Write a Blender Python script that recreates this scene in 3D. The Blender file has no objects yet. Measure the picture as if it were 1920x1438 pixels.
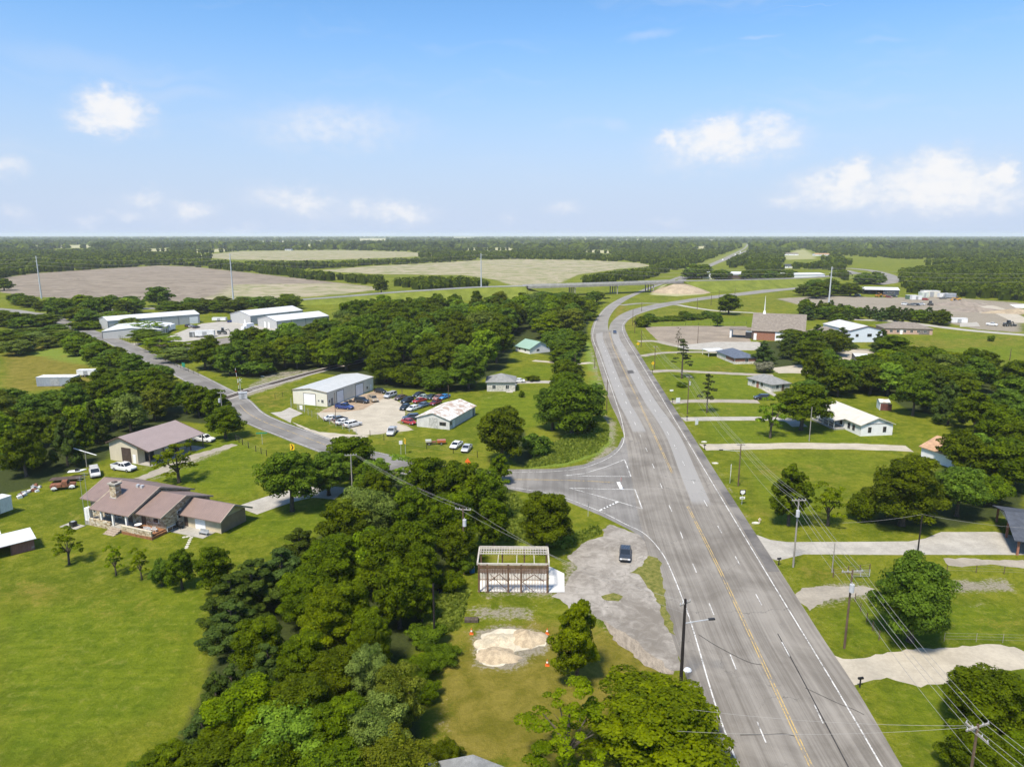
import bpy, bmesh, math, random
import numpy as np
from mathutils import Vector, Matrix

R = math.radians
SC = bpy.context.scene
COL = SC.collection
random.seed(7)
RNG = np.random.default_rng(11)

# ------------------------------------------------------------------ camera
CAM_H, FOC, PITCH = 50.0, 1332.0, math.atan(279 / 1332.0)
cam_data = bpy.data.cameras.new('camera')
cam_data.sensor_width = 36.0
cam_data.lens = 36.0 * FOC / 1920.0
cam_data.clip_start = 0.5
cam_data.clip_end = 40000
cam = bpy.data.objects.new('camera', cam_data)
COL.objects.link(cam)
cam.location = (0, 0, CAM_H)
cam.rotation_euler = (R(90) - PITCH, 0, 0)
SC.camera = cam

# ------------------------------------------------------------------ view
SC.view_settings.view_transform = 'Standard'
SC.view_settings.look = 'None'
SC.view_settings.exposure = 0.89
SC.view_settings.gamma = 1.0
SC.view_settings.use_curve_mapping = False
SC.render.engine = 'CYCLES'
SC.cycles.max_bounces = 6
SC.cycles.diffuse_bounces = 3
SC.cycles.glossy_bounces = 2
SC.cycles.transmission_bounces = 3
SC.cycles.volume_bounces = 1
SC.cycles.transparent_max_bounces = 6
SC.cycles.caustics_reflective = False
SC.cycles.caustics_refractive = False

# ------------------------------------------------------------------ sun
SUN_EL, SUN_AZ = 60.0, -150.0          # azimuth: degrees clockwise from +Y (negative = left)
sd = Vector((math.sin(R(SUN_AZ)) * math.cos(R(SUN_EL)), math.cos(R(SUN_AZ)) * math.cos(R(SUN_EL)), math.sin(R(SUN_EL))))
sun_data = bpy.data.lights.new('sun', 'SUN')
sun_data.energy = 3.7
sun_data.angle = R(9.0)
sun_data.color = (1.0, 0.92, 0.79)
sun = bpy.data.objects.new('sun', sun_data)
COL.objects.link(sun)
sun.rotation_euler = sd.to_track_quat('Z', 'Y').to_euler()

# ------------------------------------------------------------------ node helper
class NT:
    def __init__(s, tree):
        s.t = tree; s.n = tree.nodes; s.l = tree.links
    def add(s, kind, **kw):
        n = s.n.new(kind)
        for k, v in kw.items():
            setattr(n, k, v)
        return n
    def put(s, sock, v):
        if v is None: return
        if isinstance(v, bpy.types.NodeSocket): s.l.new(v, sock)
        elif isinstance(v, (tuple, list)):
            sock.default_value = tuple(v) + ((1.0,) if len(sock.default_value) == 4 and len(v) == 3 else ())
        else: sock.default_value = v
    def m(s, op, a, b=None, c=None, clamp=False):
        n = s.add('ShaderNodeMath', operation=op, use_clamp=clamp)
        s.put(n.inputs[0], a); s.put(n.inputs[1], b); s.put(n.inputs[2], c)
        return n.outputs[0]
    def v(s, op, a, b=None, out=0):
        n = s.add('ShaderNodeVectorMath', operation=op)
        s.put(n.inputs[0], a)
        if op == 'SCALE': s.put(n.inputs[3], b)
        else: s.put(n.inputs[1], b)
        return n.outputs[out]
    def mix(s, f, a, b, blend='MIX'):
        n = s.add('ShaderNodeMix', data_type='RGBA', blend_type=blend)
        s.put(n.inputs[0], f); s.put(n.inputs[6], a); s.put(n.inputs[7], b)
        return n.outputs[2]
    def smooth(s, x, lo, hi, a=0.0, b=1.0):
        n = s.add('ShaderNodeMapRange', interpolation_type='SMOOTHSTEP')
        s.put(n.inputs[0], x); s.put(n.inputs[1], lo); s.put(n.inputs[2], hi); s.put(n.inputs[3], a); s.put(n.inputs[4], b)
        return n.outputs[0]
    def noise(s, vec, scale, detail=4, rough=.55, dist=0.0, out=0):
        n = s.add('ShaderNodeTexNoise')
        s.put(n.inputs['Vector'], vec); n.inputs['Scale'].default_value = scale
        n.inputs['Detail'].default_value = detail; n.inputs['Roughness'].default_value = rough
        n.inputs['Distortion'].default_value = dist
        return n.outputs[out]
    def attr(s, name, out='Fac'):
        return s.add('ShaderNodeAttribute', attribute_name=name).outputs[out]
    def xyz(s, v):
        n = s.add('ShaderNodeSeparateXYZ'); s.put(n.inputs[0], v); return n.outputs
    def comb(s, x, y, z):
        n = s.add('ShaderNodeCombineXYZ'); s.put(n.inputs[0], x); s.put(n.inputs[1], y); s.put(n.inputs[2], z); return n.outputs[0]
    def bump(s, h, strength=.3, dist=.1):
        n = s.add('ShaderNodeBump'); n.inputs['Strength'].default_value = strength; n.inputs['Distance'].default_value = dist
        s.put(n.inputs['Height'], h); return n.outputs[0]

# ------------------------------------------------------------------ sky
world = bpy.data.worlds.new('World')
SC.world = world
world.use_nodes = True
W = NT(world.node_tree)
W.n.clear()
sky = W.add('ShaderNodeTexSky', sky_type='NISHITA', sun_disc=False)
sky.sun_elevation = R(SUN_EL); sky.sun_rotation = R(SUN_AZ)
sky.altitude = 150; sky.air_density = 1.0; sky.dust_density = 0.6; sky.ozone_density = 2.5
dirv = W.add('ShaderNodeTexCoord').outputs['Generated']
dx, dy, dz = W.xyz(dirv)
az = W.m('ARCTAN2', dx, dy)
el = W.m('ARCSINE', dz)
ae = W.comb(az, el, 0.0)
n1 = W.noise(W.v('MULTIPLY', ae, (1.0, 1.35, 1.0)), 42, 9, .62, out=1)
n2 = W.noise(ae, 11, 3, .5, out=1)
wob = W.v('ADD', W.v('SCALE', W.v('SUBTRACT', n1, (.5, .5, .5)), .036), W.v('SCALE', W.v('SUBTRACT', n2, (.5, .5, .5)), .032))
aew = W.v('MULTIPLY', W.v('ADD', ae, wob), (1, 1, 0))
def sky_at(px, py):                      # photo pixel -> azimuth / elevation of that direction
    c, s = math.cos(PITCH), math.sin(PITCH)
    cy, X = (719 - py) / FOC, (px - 960) / FOC
    Y, Z = c + cy * s, -s + cy * c
    return math.atan2(X, Y), math.atan2(Z, math.hypot(X, Y))
PUFFS = [  # centre, half width, half height (photo pixels), density
    (215, 205, 66, 40, .95), (165, 222, 42, 22, .7), (285, 207, 22, 14, .4), (15, 320, 40, 24, .5), (35, 405, 36, 17, .4),
    (275, 372, 46, 19, .5), (365, 388, 48, 19, .55), (165, 410, 30, 14, .45), (237, 405, 32, 15, .45), (457, 426, 40, 12, .35),
    (555, 374, 105, 28, .55), (680, 390, 40, 26, .5), (745, 400, 80, 26, .6), (620, 262, 140, 32, .26), (685, 272, 40, 20, .34),
    (1345, 255, 66, 42, 1.15), (1258, 262, 28, 20, .7), (1300, 300, 92, 30, .42), (1440, 230, 66, 26, .6), (1430, 285, 46, 24, .4),
    (1600, 335, 52, 40, .9), (1540, 352, 55, 26, .5), (1475, 378, 46, 20, .5), (1765, 320, 80, 52, 1.1), (1885, 325, 48, 32, .9), (1830, 370, 150, 44, .6),
    (1350, 275, 130, 50, .72), (1770, 350, 185, 70, .8), (1580, 362, 130, 46, .68), (640, 392, 190, 34, .28), (310, 392, 150, 34, .25), (215, 222, 90, 32, .4), (1440, 262, 85, 50, .6), (620, 240, 170, 44, .45),
    (1700, 385, 110, 34, .45), (1055, 387, 38, 15, .45), (950, 406, 18, 14, .35), (1770, 392, 60, 22, .5), (1250, 415, 40, 12, .3),
    (-260, 300, 150, 70, .9), (-480, 380, 120, 40, .7), (2250, 300, 170, 80, 1.0), (2560, 360, 150, 50, .7), (-700, 240, 120, 50, .8),
]
mask = None
for (px, py, hw, hh, den) in PUFFS:
    a, e = sky_at(px, py)
    a2, e2 = sky_at(px + hw, py - hh)
    d = W.v('MULTIPLY', W.v('SUBTRACT', aew, (a, e, 0)), (.78 / abs(a2 - a), .78 / abs(e2 - e), 0))
    r = W.v('LENGTH', d, out=1)
    k = W.smooth(r, .05, 1.4, min(1.25, den * 1.3 + .08), 0.0)
    mask = k if mask is None else W.m('MAXIMUM', mask, k)
fine = W.noise(W.v('MULTIPLY', ae, (1, 1.4, 1)), 60, 6, .55)
cum = W.m('MULTIPLY', mask, W.smooth(fine, .27, .70, .74, 1.05))
cum = W.m('MULTIPLY', W.smooth(cum, .02, 1.15), .93, clamp=True)
# thin high cirrus, stretched along the horizon, all round the sky
cir_v = W.v('MULTIPLY', W.v('ADD', ae, W.v('SCALE', W.v('SUBTRACT', n2, (.5, .5, .5)), .06)), (1.6, 9.0, 1))
cir = W.m('MULTIPLY', W.smooth(W.noise(cir_v, 2.2, 7, .6), .5, .85), .34)
cir = W.m('MULTIPLY', cir, W.smooth(el, .02, .12))
for (px, py, hw, hh, den) in [(600, 216, 150, 16, .42), (1215, 64, 60, 14, .26), (1420, 78, 40, 9, .24), (1150, 232, 44, 18, .22), (1500, 8, 120, 14, .3), (1660, 70, 70, 14, .14), (330, 175, 120, 12, .2), (150, 118, 200, 16, .16)]:
    a, e = sky_at(px, py); a2, e2 = sky_at(px + hw, py - hh)
    d = W.v('MULTIPLY', W.v('SUBTRACT', W.v('ADD', ae, W.v('SCALE', W.v('SUBTRACT', n2, (.5, .5, .5)), .05)), (a, e, 0)), (1 / abs(a2 - a), 1 / abs(e2 - e), 0))
    cir = W.m('MAXIMUM', cir, W.smooth(W.v('LENGTH', d, out=1), .1, 1.2, den, 0.0))
# colour of the clear air: the physical sky, more saturated as the photograph's is, paling into blue-white haze low down
hs = W.add('ShaderNodeHueSaturation'); hs.inputs['Saturation'].default_value = 1.0; hs.inputs['Hue'].default_value = .492
W.l.new(sky.outputs[0], hs.inputs['Color'])
clear = W.mix(1.0, hs.outputs[0], (.95, 1.02, 1.18), 'MULTIPLY')
clear = W.mix(W.smooth(el, .02, .27), clear, W.mix(1.0, clear, (1.0, 1.22, 1.30), 'MULTIPLY'))
skyc = W.mix(W.smooth(el, .30, -.02, 0.0, .93), clear, (4.3, 5.15, 6.8))
SKY_STR = 0.072
cl_col = W.mix(W.smooth(cum, .15, .9), (5.7, 6.1, 7.0), (7.2, 7.15, 7.2))
withc = W.mix(W.m('MAXIMUM', cum, cir), skyc, cl_col)
bg = W.add('ShaderNodeBackground'); bg.inputs['Strength'].default_value = SKY_STR
W.l.new(withc, bg.inputs['Color'])
wo = W.add('ShaderNodeOutputWorld'); W.l.new(bg.outputs[0], wo.inputs['Surface'])

# ------------------------------------------------------------------ photograph geometry -> ground points
_c, _s = math.cos(PITCH), math.sin(PITCH)
def G(px, py, z=0.0):
    cy = (719 - py) / FOC; X = (px - 960) / FOC
    Y = _c + cy * _s; Z = -_s + cy * _c
    t = (z - CAM_H) / Z
    return Vector((t * X, t * Y, z))
def PXY(x, y, z):                        # arrays: world -> photo pixel
    zz = z - CAM_H
    d = y * _c - zz * _s; u = y * _s + zz * _c
    return 960 + FOC * x / d, 719 - FOC * u / d
def height_at(p, ypx):
    lo, hi = 0.0, 90.0
    for _ in range(40):
        m = (lo + hi) / 2
        if PXY(p[0], p[1], m)[1] > ypx: lo = m
        else: hi = m
    return lo

# ------------------------------------------------------------------ object helpers
def tag(o, label=None, cat=None, group=None, kind=None):
    if label: o['label'] = label
    if cat: o['category'] = cat
    if group: o['group'] = group
    if kind: o['kind'] = kind
    return o
def thing(name, label, cat, loc=(0, 0, 0), rz=0.0, group=None):
    o = bpy.data.objects.new(name, None)
    o.empty_display_size = .3
    COL.objects.link(o); o.location = loc; o.rotation_euler = (0, 0, rz)
    return tag(o, label, cat, group)
def link(name, me, parent=None, loc=None):
    o = bpy.data.objects.new(name, me); COL.objects.link(o)
    if parent is not None: o.parent = parent
    if loc is not None: o.location = loc
    return o
class MB:
    """collects faces; build() makes ONE mesh object"""
    def __init__(s): s.v = []; s.f = []; s.mi = []; s.cur = 0
    def mat(s, i): s.cur = i; return s
    def poly(s, pts):
        b = len(s.v); s.v += [tuple(p) for p in pts]; s.f.append(tuple(range(b, b + len(pts)))); s.mi.append(s.cur); return s
    def box(s, x0, x1, y0, y1, z0, z1):
        b = len(s.v)
        s.v += [(x0, y0, z0), (x1, y0, z0), (x1, y1, z0), (x0, y1, z0), (x0, y0, z1), (x1, y0, z1), (x1, y1, z1), (x0, y1, z1)]
        for q in ((0, 3, 2, 1), (4, 5, 6, 7), (0, 1, 5, 4), (1, 2, 6, 5), (2, 3, 7, 6), (3, 0, 4, 7)):
            s.f.append(tuple(b + i for i in q)); s.mi.append(s.cur)
        return s
    def hexa(s, bot, top):
        """prism between two rings with the same number of points (counter-clockwise from above)"""
        n = len(bot); b = len(s.v); s.v += [tuple(p) for p in bot] + [tuple(p) for p in top]
        s.f.append(tuple(b + i for i in reversed(range(n)))); s.mi.append(s.cur)
        s.f.append(tuple(b + n + i for i in range(n))); s.mi.append(s.cur)
        for i in range(n):
            j = (i + 1) % n
            s.f.append((b + i, b + j, b + n + j, b + n + i)); s.mi.append(s.cur)
        return s
    def bar(s, p0, p1, w, h=None):
        h = h or w
        p0, p1 = Vector(p0), Vector(p1); d = (p1 - p0).normalized()
        up = Vector((0, 0, 1)) if abs(d.z) < .95 else Vector((0, 1, 0))
        a = d.cross(up).normalized() * w / 2; b = a.cross(d).normalized() * h / 2
        ring = lambda p: [p - a - b, p + a - b, p + a + b, p - a + b]
        return s.hexa(ring(p0), ring(p1))
    def cyl(s, p0, p1, r0, r1=None, n=8, caps=True):
        r1 = r0 if r1 is None else r1
        p0, p1 = Vector(p0), Vector(p1); d = (p1 - p0).normalized()
        up = Vector((0, 0, 1)) if abs(d.z) < .95 else Vector((0, 1, 0))
        a = d.cross(up).normalized(); b = d.cross(a).normalized()
        k = len(s.v)
        for p, r in ((p0, r0), (p1, r1)):
            for i in range(n):
                t = 2 * math.pi * i / n
                s.v.append(tuple(p + a * (r * math.cos(t)) - b * (r * math.sin(t))))
        for i in range(n):
            j = (i + 1) % n
            s.f.append((k + i, k + j, k + n + j, k + n + i)); s.mi.append(s.cur)
        if caps:
            s.f.append(tuple(k + i for i in reversed(range(n)))); s.mi.append(s.cur)
            s.f.append(tuple(k + n + i for i in range(n))); s.mi.append(s.cur)
        return s
    def loft(s, rings, close=True, caps=True):
        k = len(s.v); n = len(rings[0])
        for r in rings: s.v += [tuple(p) for p in r]
        for q in range(len(rings) - 1):
            for i in range(n if close else n - 1):
                j = (i + 1) % n
                s.f.append((k + q * n + i, k + q * n + j, k + (q + 1) * n + j, k + (q + 1) * n + i)); s.mi.append(s.cur)
        if caps:
            s.f.append(tuple(k + i for i in reversed(range(n)))); s.mi.append(s.cur)
            b = k + (len(rings) - 1) * n
            s.f.append(tuple(b + i for i in range(n))); s.mi.append(s.cur)
        return s
    def mesh(s, name, mats, smooth=False):
        me = bpy.data.meshes.new(name)
        me.from_pydata(s.v, [], s.f)
        for m_ in (mats if isinstance(mats, (list, tuple)) else [mats]): me.materials.append(m_)
        me.polygons.foreach_set('material_index', s.mi)
        if smooth: me.polygons.foreach_set('use_smooth', [True] * len(s.f))
        me.update()
        return me
    def build(s, name, mats, parent=None, smooth=False, loc=None):
        return link(name, s.mesh(name, mats, smooth), parent, loc)
def np_mesh(name, verts, faces, material, attrs=None, smooth=False):
    """verts n x 3, faces m x k (all the same k)"""
    me = bpy.data.meshes.new(name)
    m_, k = faces.shape
    me.vertices.add(len(verts)); me.vertices.foreach_set('co', np.asarray(verts, np.float32).ravel())
    me.loops.add(m_ * k); me.loops.foreach_set('vertex_index', faces.astype(np.int32).ravel())
    me.polygons.add(m_); me.polygons.foreach_set('loop_start', np.arange(0, m_ * k, k, dtype=np.int32))
    me.update(calc_edges=True)
    if smooth: me.polygons.foreach_set('use_smooth', np.ones(m_, bool))
    for an, vals in (attrs or {}).items():
        a = me.attributes.new(an, 'FLOAT', 'POINT'); a.data.foreach_set('value', np.asarray(vals, np.float32))
    me.materials.append(material)
    me.validate()
    return me

# ------------------------------------------------------------------ materials
MATS = {}
def pm(name, col, rough=.7, var=.18, scale=1.5, metal=0.0, spec=.35, bump=0.0, bscale=20, stretch=(1, 1, 1), col2=None, coat=0.0):
    """a procedural material: base colour varied by two noises, optional fine relief"""
    if name in MATS: return MATS[name]
    m_ = bpy.data.materials.new(name); m_.use_nodes = True
    N = NT(m_.node_tree); N.n.clear()
    tc = N.add('ShaderNodeTexCoord').outputs['Object']
    v = N.v('MULTIPLY', tc, stretch)
    a = N.noise(v, scale, 5, .6); b = N.noise(v, scale * 7.3, 4, .6)
    f = N.m('ADD', N.m('MULTIPLY', a, .6), N.m('MULTIPLY', b, .4))
    c2 = col2 or tuple(max(0, x * (1 - 2.2 * var)) for x in col)
    c1 = tuple(min(1, x * (1 + var)) for x in col)
    p = N.add('ShaderNodeBsdfPrincipled')
    N.put(p.inputs['Base Color'], N.mix(N.smooth(f, .35, .66), c2, c1))
    N.put(p.inputs['Roughness'], N.smooth(b, .2, .8, rough * .85, min(1, rough * 1.12)))
    p.inputs['Metallic'].default_value = metal
    p.inputs['Specular IOR Level'].default_value = spec
    if coat: p.inputs['Coat Weight'].default_value = coat
    if bump: N.put(p.inputs['Normal'], N.bump(N.noise(v, bscale, 4, .6), bump, .05))
    o = N.add('ShaderNodeOutputMaterial'); N.l.new(p.outputs[0], o.inputs[0])
    MATS[name] = m_
    return m_
def ribbed(name, col, pitch=.3, axis=0, rough=.5, var=.1, metal=0.0, rust=None, depth=.5):
    """ribbed sheet metal: ribs every PITCH metres as relief across object axis"""
    if name in MATS: return MATS[name]
    m_ = bpy.data.materials.new(name); m_.use_nodes = True
    N = NT(m_.node_tree); N.n.clear()
    tc = N.add('ShaderNodeTexCoord').outputs['Object']
    comp = N.xyz(tc)
    sg = N.m('SINE', N.m('MULTIPLY', comp[axis], 2 * math.pi / pitch)) if axis < 3 else N.m('SINE', N.m('MULTIPLY', N.m('ADD', comp[0], comp[1]), 2 * math.pi / pitch))
    rib = N.smooth(sg, .55, .95)
    a = N.noise(tc, .6, 5, .6); b = N.noise(N.v('MULTIPLY', tc, (2.5, 2.5, .4)), 2.0, 5, .65)
    f = N.m('ADD', N.m('MULTIPLY', a, .5), N.m('MULTIPLY', b, .5))
    base = N.mix(N.smooth(f, .3, .7), tuple(x * (1 - 2 * var) for x in col), tuple(min(1, x * (1 + var)) for x in col))
    if rust: base = N.mix(N.smooth(N.noise(tc, .55, 7, .68), rust[1], rust[1] + .14, 0, .85), base, rust[0])
    p = N.add('ShaderNodeBsdfPrincipled')
    N.put(p.inputs['Base Color'], base); p.inputs['Roughness'].default_value = rough; p.inputs['Metallic'].default_value = metal
    N.put(p.inputs['Normal'], N.bump(rib, depth, .04))
    o = N.add('ShaderNodeOutputMaterial'); N.l.new(p.outputs[0], o.inputs[0])
    MATS[name] = m_
    return m_
def glass_mat():
    if 'window_glass' in MATS: return MATS['window_glass']
    m_ = bpy.data.materials.new('window_glass'); m_.use_nodes = True
    N = NT(m_.node_tree); p = N.n['Principled BSDF']
    tc = N.add('ShaderNodeTexCoord').outputs['Object']
    N.put(p.inputs['Base Color'], N.mix(N.noise(tc, 1.2, 2), (.012, .015, .02), (.03, .036, .045)))
    p.inputs['Roughness'].default_value = .06; p.inputs['Specular IOR Level'].default_value = .6
    MATS['window_glass'] = m_
    return m_
# ================================================================== GROUND
def grow(a0, a1, step, rate):
    out = [a0]
    while out[-1] < a1: out.append(out[-1] + max(step, rate * abs(out[-1])))
    return np.array(out)
_gx = grow(0, 14000, 1.15, .016)
_gx = np.concatenate([-_gx[:0:-1], _gx])
_gy = np.concatenate([np.arange(-60, 40, 10.0), grow(40, 24000, 1.1, .0135)])
GX, GY = np.meshgrid(_gx, _gy)
gx, gy = GX.ravel(), GY.ravel()
gpx, gpy = PXY(gx, np.maximum(gy, 1.0), np.zeros_like(gx))
gpx[gy < 25] = -99999

def wpoly(poly, z=0.0): return np.array([G(p[0], p[1], z)[:2] for p in poly])
def inside(px, py, poly):
    res = np.zeros(px.shape, bool); n = len(poly)
    for i in range(n):
        (x0, y0), (x1, y1) = poly[i], poly[(i + 1) % n]
        if y0 == y1: continue
        c = ((y0 > py) != (y1 > py)) & (px < (x1 - x0) * (py - y0) / (y1 - y0) + x0)
        res ^= c
    return res
def soft_mask(wp, soft):
    """1 inside, 0 outside, linear over +-soft metres of the outline (soft grows with distance)"""
    out = np.zeros(gx.shape, np.float32)
    x0, y0 = wp.min(0) - soft * 2 - 5; x1, y1 = wp.max(0) + soft * 2 + 5
    idx = np.nonzero((gx > x0) & (gx < x1) & (gy > y0) & (gy < y1))[0]
    if not len(idx): return out
    X, Y = gx[idx], gy[idx]; d = np.full(X.shape, 1e9)
    n = len(wp)
    for i in range(n):
        ax, ay = wp[i]; bx, by = wp[(i + 1) % n]
        ex, ey = bx - ax, by - ay; L = ex * ex + ey * ey + 1e-9
        t = np.clip(((X - ax) * ex + (Y - ay) * ey) / L, 0, 1)
        d = np.minimum(d, np.hypot(X - ax - t * ex, Y - ay - t * ey))
    s_ = np.where(inside(X, Y, wp), -d, d)
    sf = np.maximum(soft, Y * .006)
    out[idx] = np.clip(.5 - s_ / (2 * sf), 0, 1)
    return out

MASK = {k: np.zeros(gx.shape, np.float32) for k in ('lush', 'dry', 'dirt', 'plow', 'straw', 'shade_floor', 'weed', 'stubble')}
def paint(kind, poly, soft=1.5, amt=1.0):
    MASK[kind] = np.maximum(MASK[kind], soft_mask(wpoly(poly), soft) * amt)

# mown lawns
for p in ([(400, 800), (500, 850), (470, 950), (560, 960), (620, 930), (700, 880), (640, 1000), (420, 1010), (470, 940), (300, 900), (250, 890), (330, 850)],
          [(1305, 790), (1500, 790), (1550, 800), (1700, 815), (1700, 832), (1330, 834)], [(1240, 700), (1430, 703), (1420, 748), (1262, 748)],
          [(1270, 758), (1420, 758), (1470, 770), (1500, 785), (1285, 780)], [(1215, 670), (1340, 670), (1400, 690), (1225, 692)],
          [(1205, 600), (1480, 590), (1490, 610), (1205, 612)], [(1640, 1285), (1780, 1290), (1900, 1260), (1920, 1438), (1720, 1438)],
          [(1540, 1150), (1640, 1130), (1900, 1130), (1920, 1200), (1730, 1205), (1580, 1225)], [(975, 690), (1040, 683), (1040, 710), (975, 712)],
          [(900, 745), (960, 735), (1030, 725), (1020, 800), (900, 810), (890, 790)], [(0, 1150), (400, 1080), (380, 1200), (330, 1330), (0, 1438)]):
    paint('lush', p, 5, .9)
paint('lush', [(1330, 845), (1700, 845), (1640, 900), (1560, 980), (1500, 1010), (1420, 990), (1380, 920)], 6, .55)
paint('lush', [(1750, 620), (1920, 640), (1920, 680), (1760, 660)], 6, .7)
paint('lush', [(1300, 545), (1560, 525), (1520, 560), (1330, 552)], 8, .35)
# dry, yellowish turf
for p, a in (([(860, 1190), (1000, 1160), (1180, 1190), (1290, 1290), (1300, 1438), (820, 1438), (800, 1270)], 1.0), ([(0, 1060), (330, 1100), (380, 1180), (200, 1200), (0, 1160)], .35),
             ([(0, 650), (130, 650), (210, 700), (200, 720), (0, 740)], .8), ([(440, 745), (560, 720), (540, 770), (470, 765)], .5), ([(570, 780), (610, 790), (690, 820), (620, 825)], .55),
             ([(1460, 1060), (1620, 1050), (1640, 1095), (1520, 1100)], .6), ([(1640, 1090), (1920, 1090), (1920, 1130), (1640, 1150)], .5), ([(740, 830), (900, 850), (950, 870), (940, 880), (790, 860)], .5),
             ([(440, 780), (540, 830), (480, 840), (400, 830)], .45), ([(1205, 610), (1480, 590), (1500, 545), (1300, 560), (1220, 580)], .4), ([(1330, 900), (1420, 960), (1480, 990), (1380, 940)], .5),
             ([(1400, 860), (1650, 850), (1600, 930), (1440, 930)], .4), ([(1150, 575), (1180, 570), (1150, 620)], .8), ([(1230, 600), (1110, 660), (1095, 720), (1150, 560)], .5),
             ([(0, 590), (120, 600), (200, 660), (140, 650), (0, 640)], .4), ([(240, 655), (330, 700), (400, 735), (440, 730), (350, 690)], .45), ([(1560, 640), (1920, 630), (1920, 650), (1700, 660)], .5)):
    paint('dry', p, 5, a)
# bare, sandy or gravelly ground round the drives
for p, a in (([(880, 1180), (940, 1165), (1035, 1185), (1030, 1225), (960, 1262), (880, 1250)], .75), ([(870, 1135), (1010, 1130), (1010, 1170), (880, 1165)], .6), ([(890, 1095), (1070, 1100), (1060, 1125), (890, 1125)], .55),
             ([(1060, 1040), (1250, 1000), (1275, 1260), (1180, 1215), (1100, 1160), (1030, 1110)], .6), ([(800, 1320), (850, 1300), (860, 1438), (830, 1438)], .5), ([(1510, 1095), (1640, 1085), (1640, 1125), (1500, 1150)], .6),
             ([(1760, 1060), (1920, 1060), (1920, 1070), (1770, 1072)], .4), ([(1760, 1085), (1890, 1085), (1910, 1110), (1780, 1115)], .75), ([(1800, 1120), (1870, 1118), (1860, 1140), (1810, 1142)], .5),
             ([(575, 755), (700, 740), (780, 745), (790, 810), (690, 822), (590, 790)], .45), ([(255, 905), (400, 840), (440, 835), (430, 846), (300, 900)], .55), ([(440, 742), (575, 695), (580, 706), (445, 752)], .7),
             ([(1125, 770), (1160, 790), (1160, 845), (1100, 880), (1030, 890), (960, 892), (1090, 870), (1140, 830)], .65), ([(1100, 640), (1118, 660), (1140, 740), (1130, 760), (1105, 690)], .55), ([(845, 805), (905, 720), (1000, 745), (860, 760)], .3),
             ([(500, 700), (590, 690), (580, 702), (470, 740), (440, 750), (440, 735)], .55), ([(1570, 650), (1640, 655), (1625, 700), (1560, 690)], .7), ([(1450, 690), (1520, 690), (1500, 700), (1440, 700)], .6),
             ([(290, 855), (400, 850), (330, 880), (230, 890)], .35)):
    paint('dirt', p, 2.0, a)
for x, y, r, a in ((60, 1110, 70, .7), (250, 1130, 60, .6), (150, 1230, 80, .5), (330, 1190, 50, .6), (40, 1330, 80, .5), (230, 1330, 60, .45), (120, 1040, 60, .5), (1440, 880, 50, .6), (1560, 900, 60, .5), (1420, 960, 40, .6), (1600, 870, 40, .5), (1500, 730, 40, .5), (1360, 770, 40, .45), (1350, 690, 40, .5), (1880, 1170, 60, .6), (1680, 1330, 50, .4), (720, 830, 40, .5), (860, 760, 40, .4), (480, 880, 40, .35), (110, 960, 50, .4)):
    paint('dry', [(x - r, y), (x - r * .3, y - r * .33), (x + r * .8, y - r * .2), (x + r, y + r * .15), (x + r * .2, y + r * .36), (x - r * .7, y + r * .25)], 5, a)
for x, y, r, a in ((1490, 1078, 26, .42), (1540, 1170, 26, .38), (1830, 1130, 44, .5), (1660, 1165, 30, .3), (130, 1062, 30, .35), (270, 1075, 40, .3), (480, 840, 22, .4), (1400, 1000, 16, .4), (560, 720, 20, .4), (1310, 640, 20, .3), (930, 1140, 30, .4), (1000, 1160, 30, .45), (840, 1250, 30, .35), (870, 1400, 40, .4)):
    paint('dirt', [(x - r, y), (x - r * .3, y - r * .35), (x + r * .8, y - r * .2), (x + r, y + r * .15), (x + r * .2, y + r * .4), (x - r * .7, y + r * .25)], 2.5, a)
# verge of the highway
paint('dirt', [(1692, 1438), (1543, 1198), (1460, 1070), (1378, 941), (1256, 752), (1197, 660), (1204, 660), (1268, 752), (1392, 941), (1478, 1070), (1560, 1198), (1720, 1438)], 1.2, .5)
paint('dirt', [(1345, 1438), (1293, 1287), (1260, 1193), (1238, 1110), (1232, 1110), (1252, 1193), (1283, 1287), (1325, 1438)], 1.0, .45)
# construction ground and plough land
SITE = [(1450, 560), (1560, 553), (1650, 558), (1760, 556), (1920, 568), (1920, 625), (1830, 618), (1760, 603), (1690, 595), (1600, 582), (1500, 573)]
paint('dirt', SITE, 4, .6); paint('plow', SITE, 5, .75)
F1 = [(0, 522), (60, 513), (180, 505), (300, 498), (360, 500), (480, 513), (640, 531), (730, 541), (640, 551), (520, 560), (420, 566), (330, 570), (250, 562), (130, 560), (60, 556), (0, 548)]
F2 = [(600, 507), (700, 499), (800, 494), (900, 488), (960, 486), (1100, 488), (1200, 493), (1222, 499), (1150, 506), (1085, 515), (1050, 531), (960, 536), (930, 525), (870, 516), (760, 515), (700, 514), (640, 511)]
F3 = [(345, 481), (450, 471), (640, 469), (760, 472), (850, 479), (700, 485), (560, 489), (430, 487)]
paint('plow', F1, 5); paint('stubble', [(430, 533), (640, 531), (730, 541), (640, 553), (420, 568), (330, 570), (400, 552)], 14, .8)
paint('stubble', F2, 6); paint('stubble', F3, 6, .7)
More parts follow.
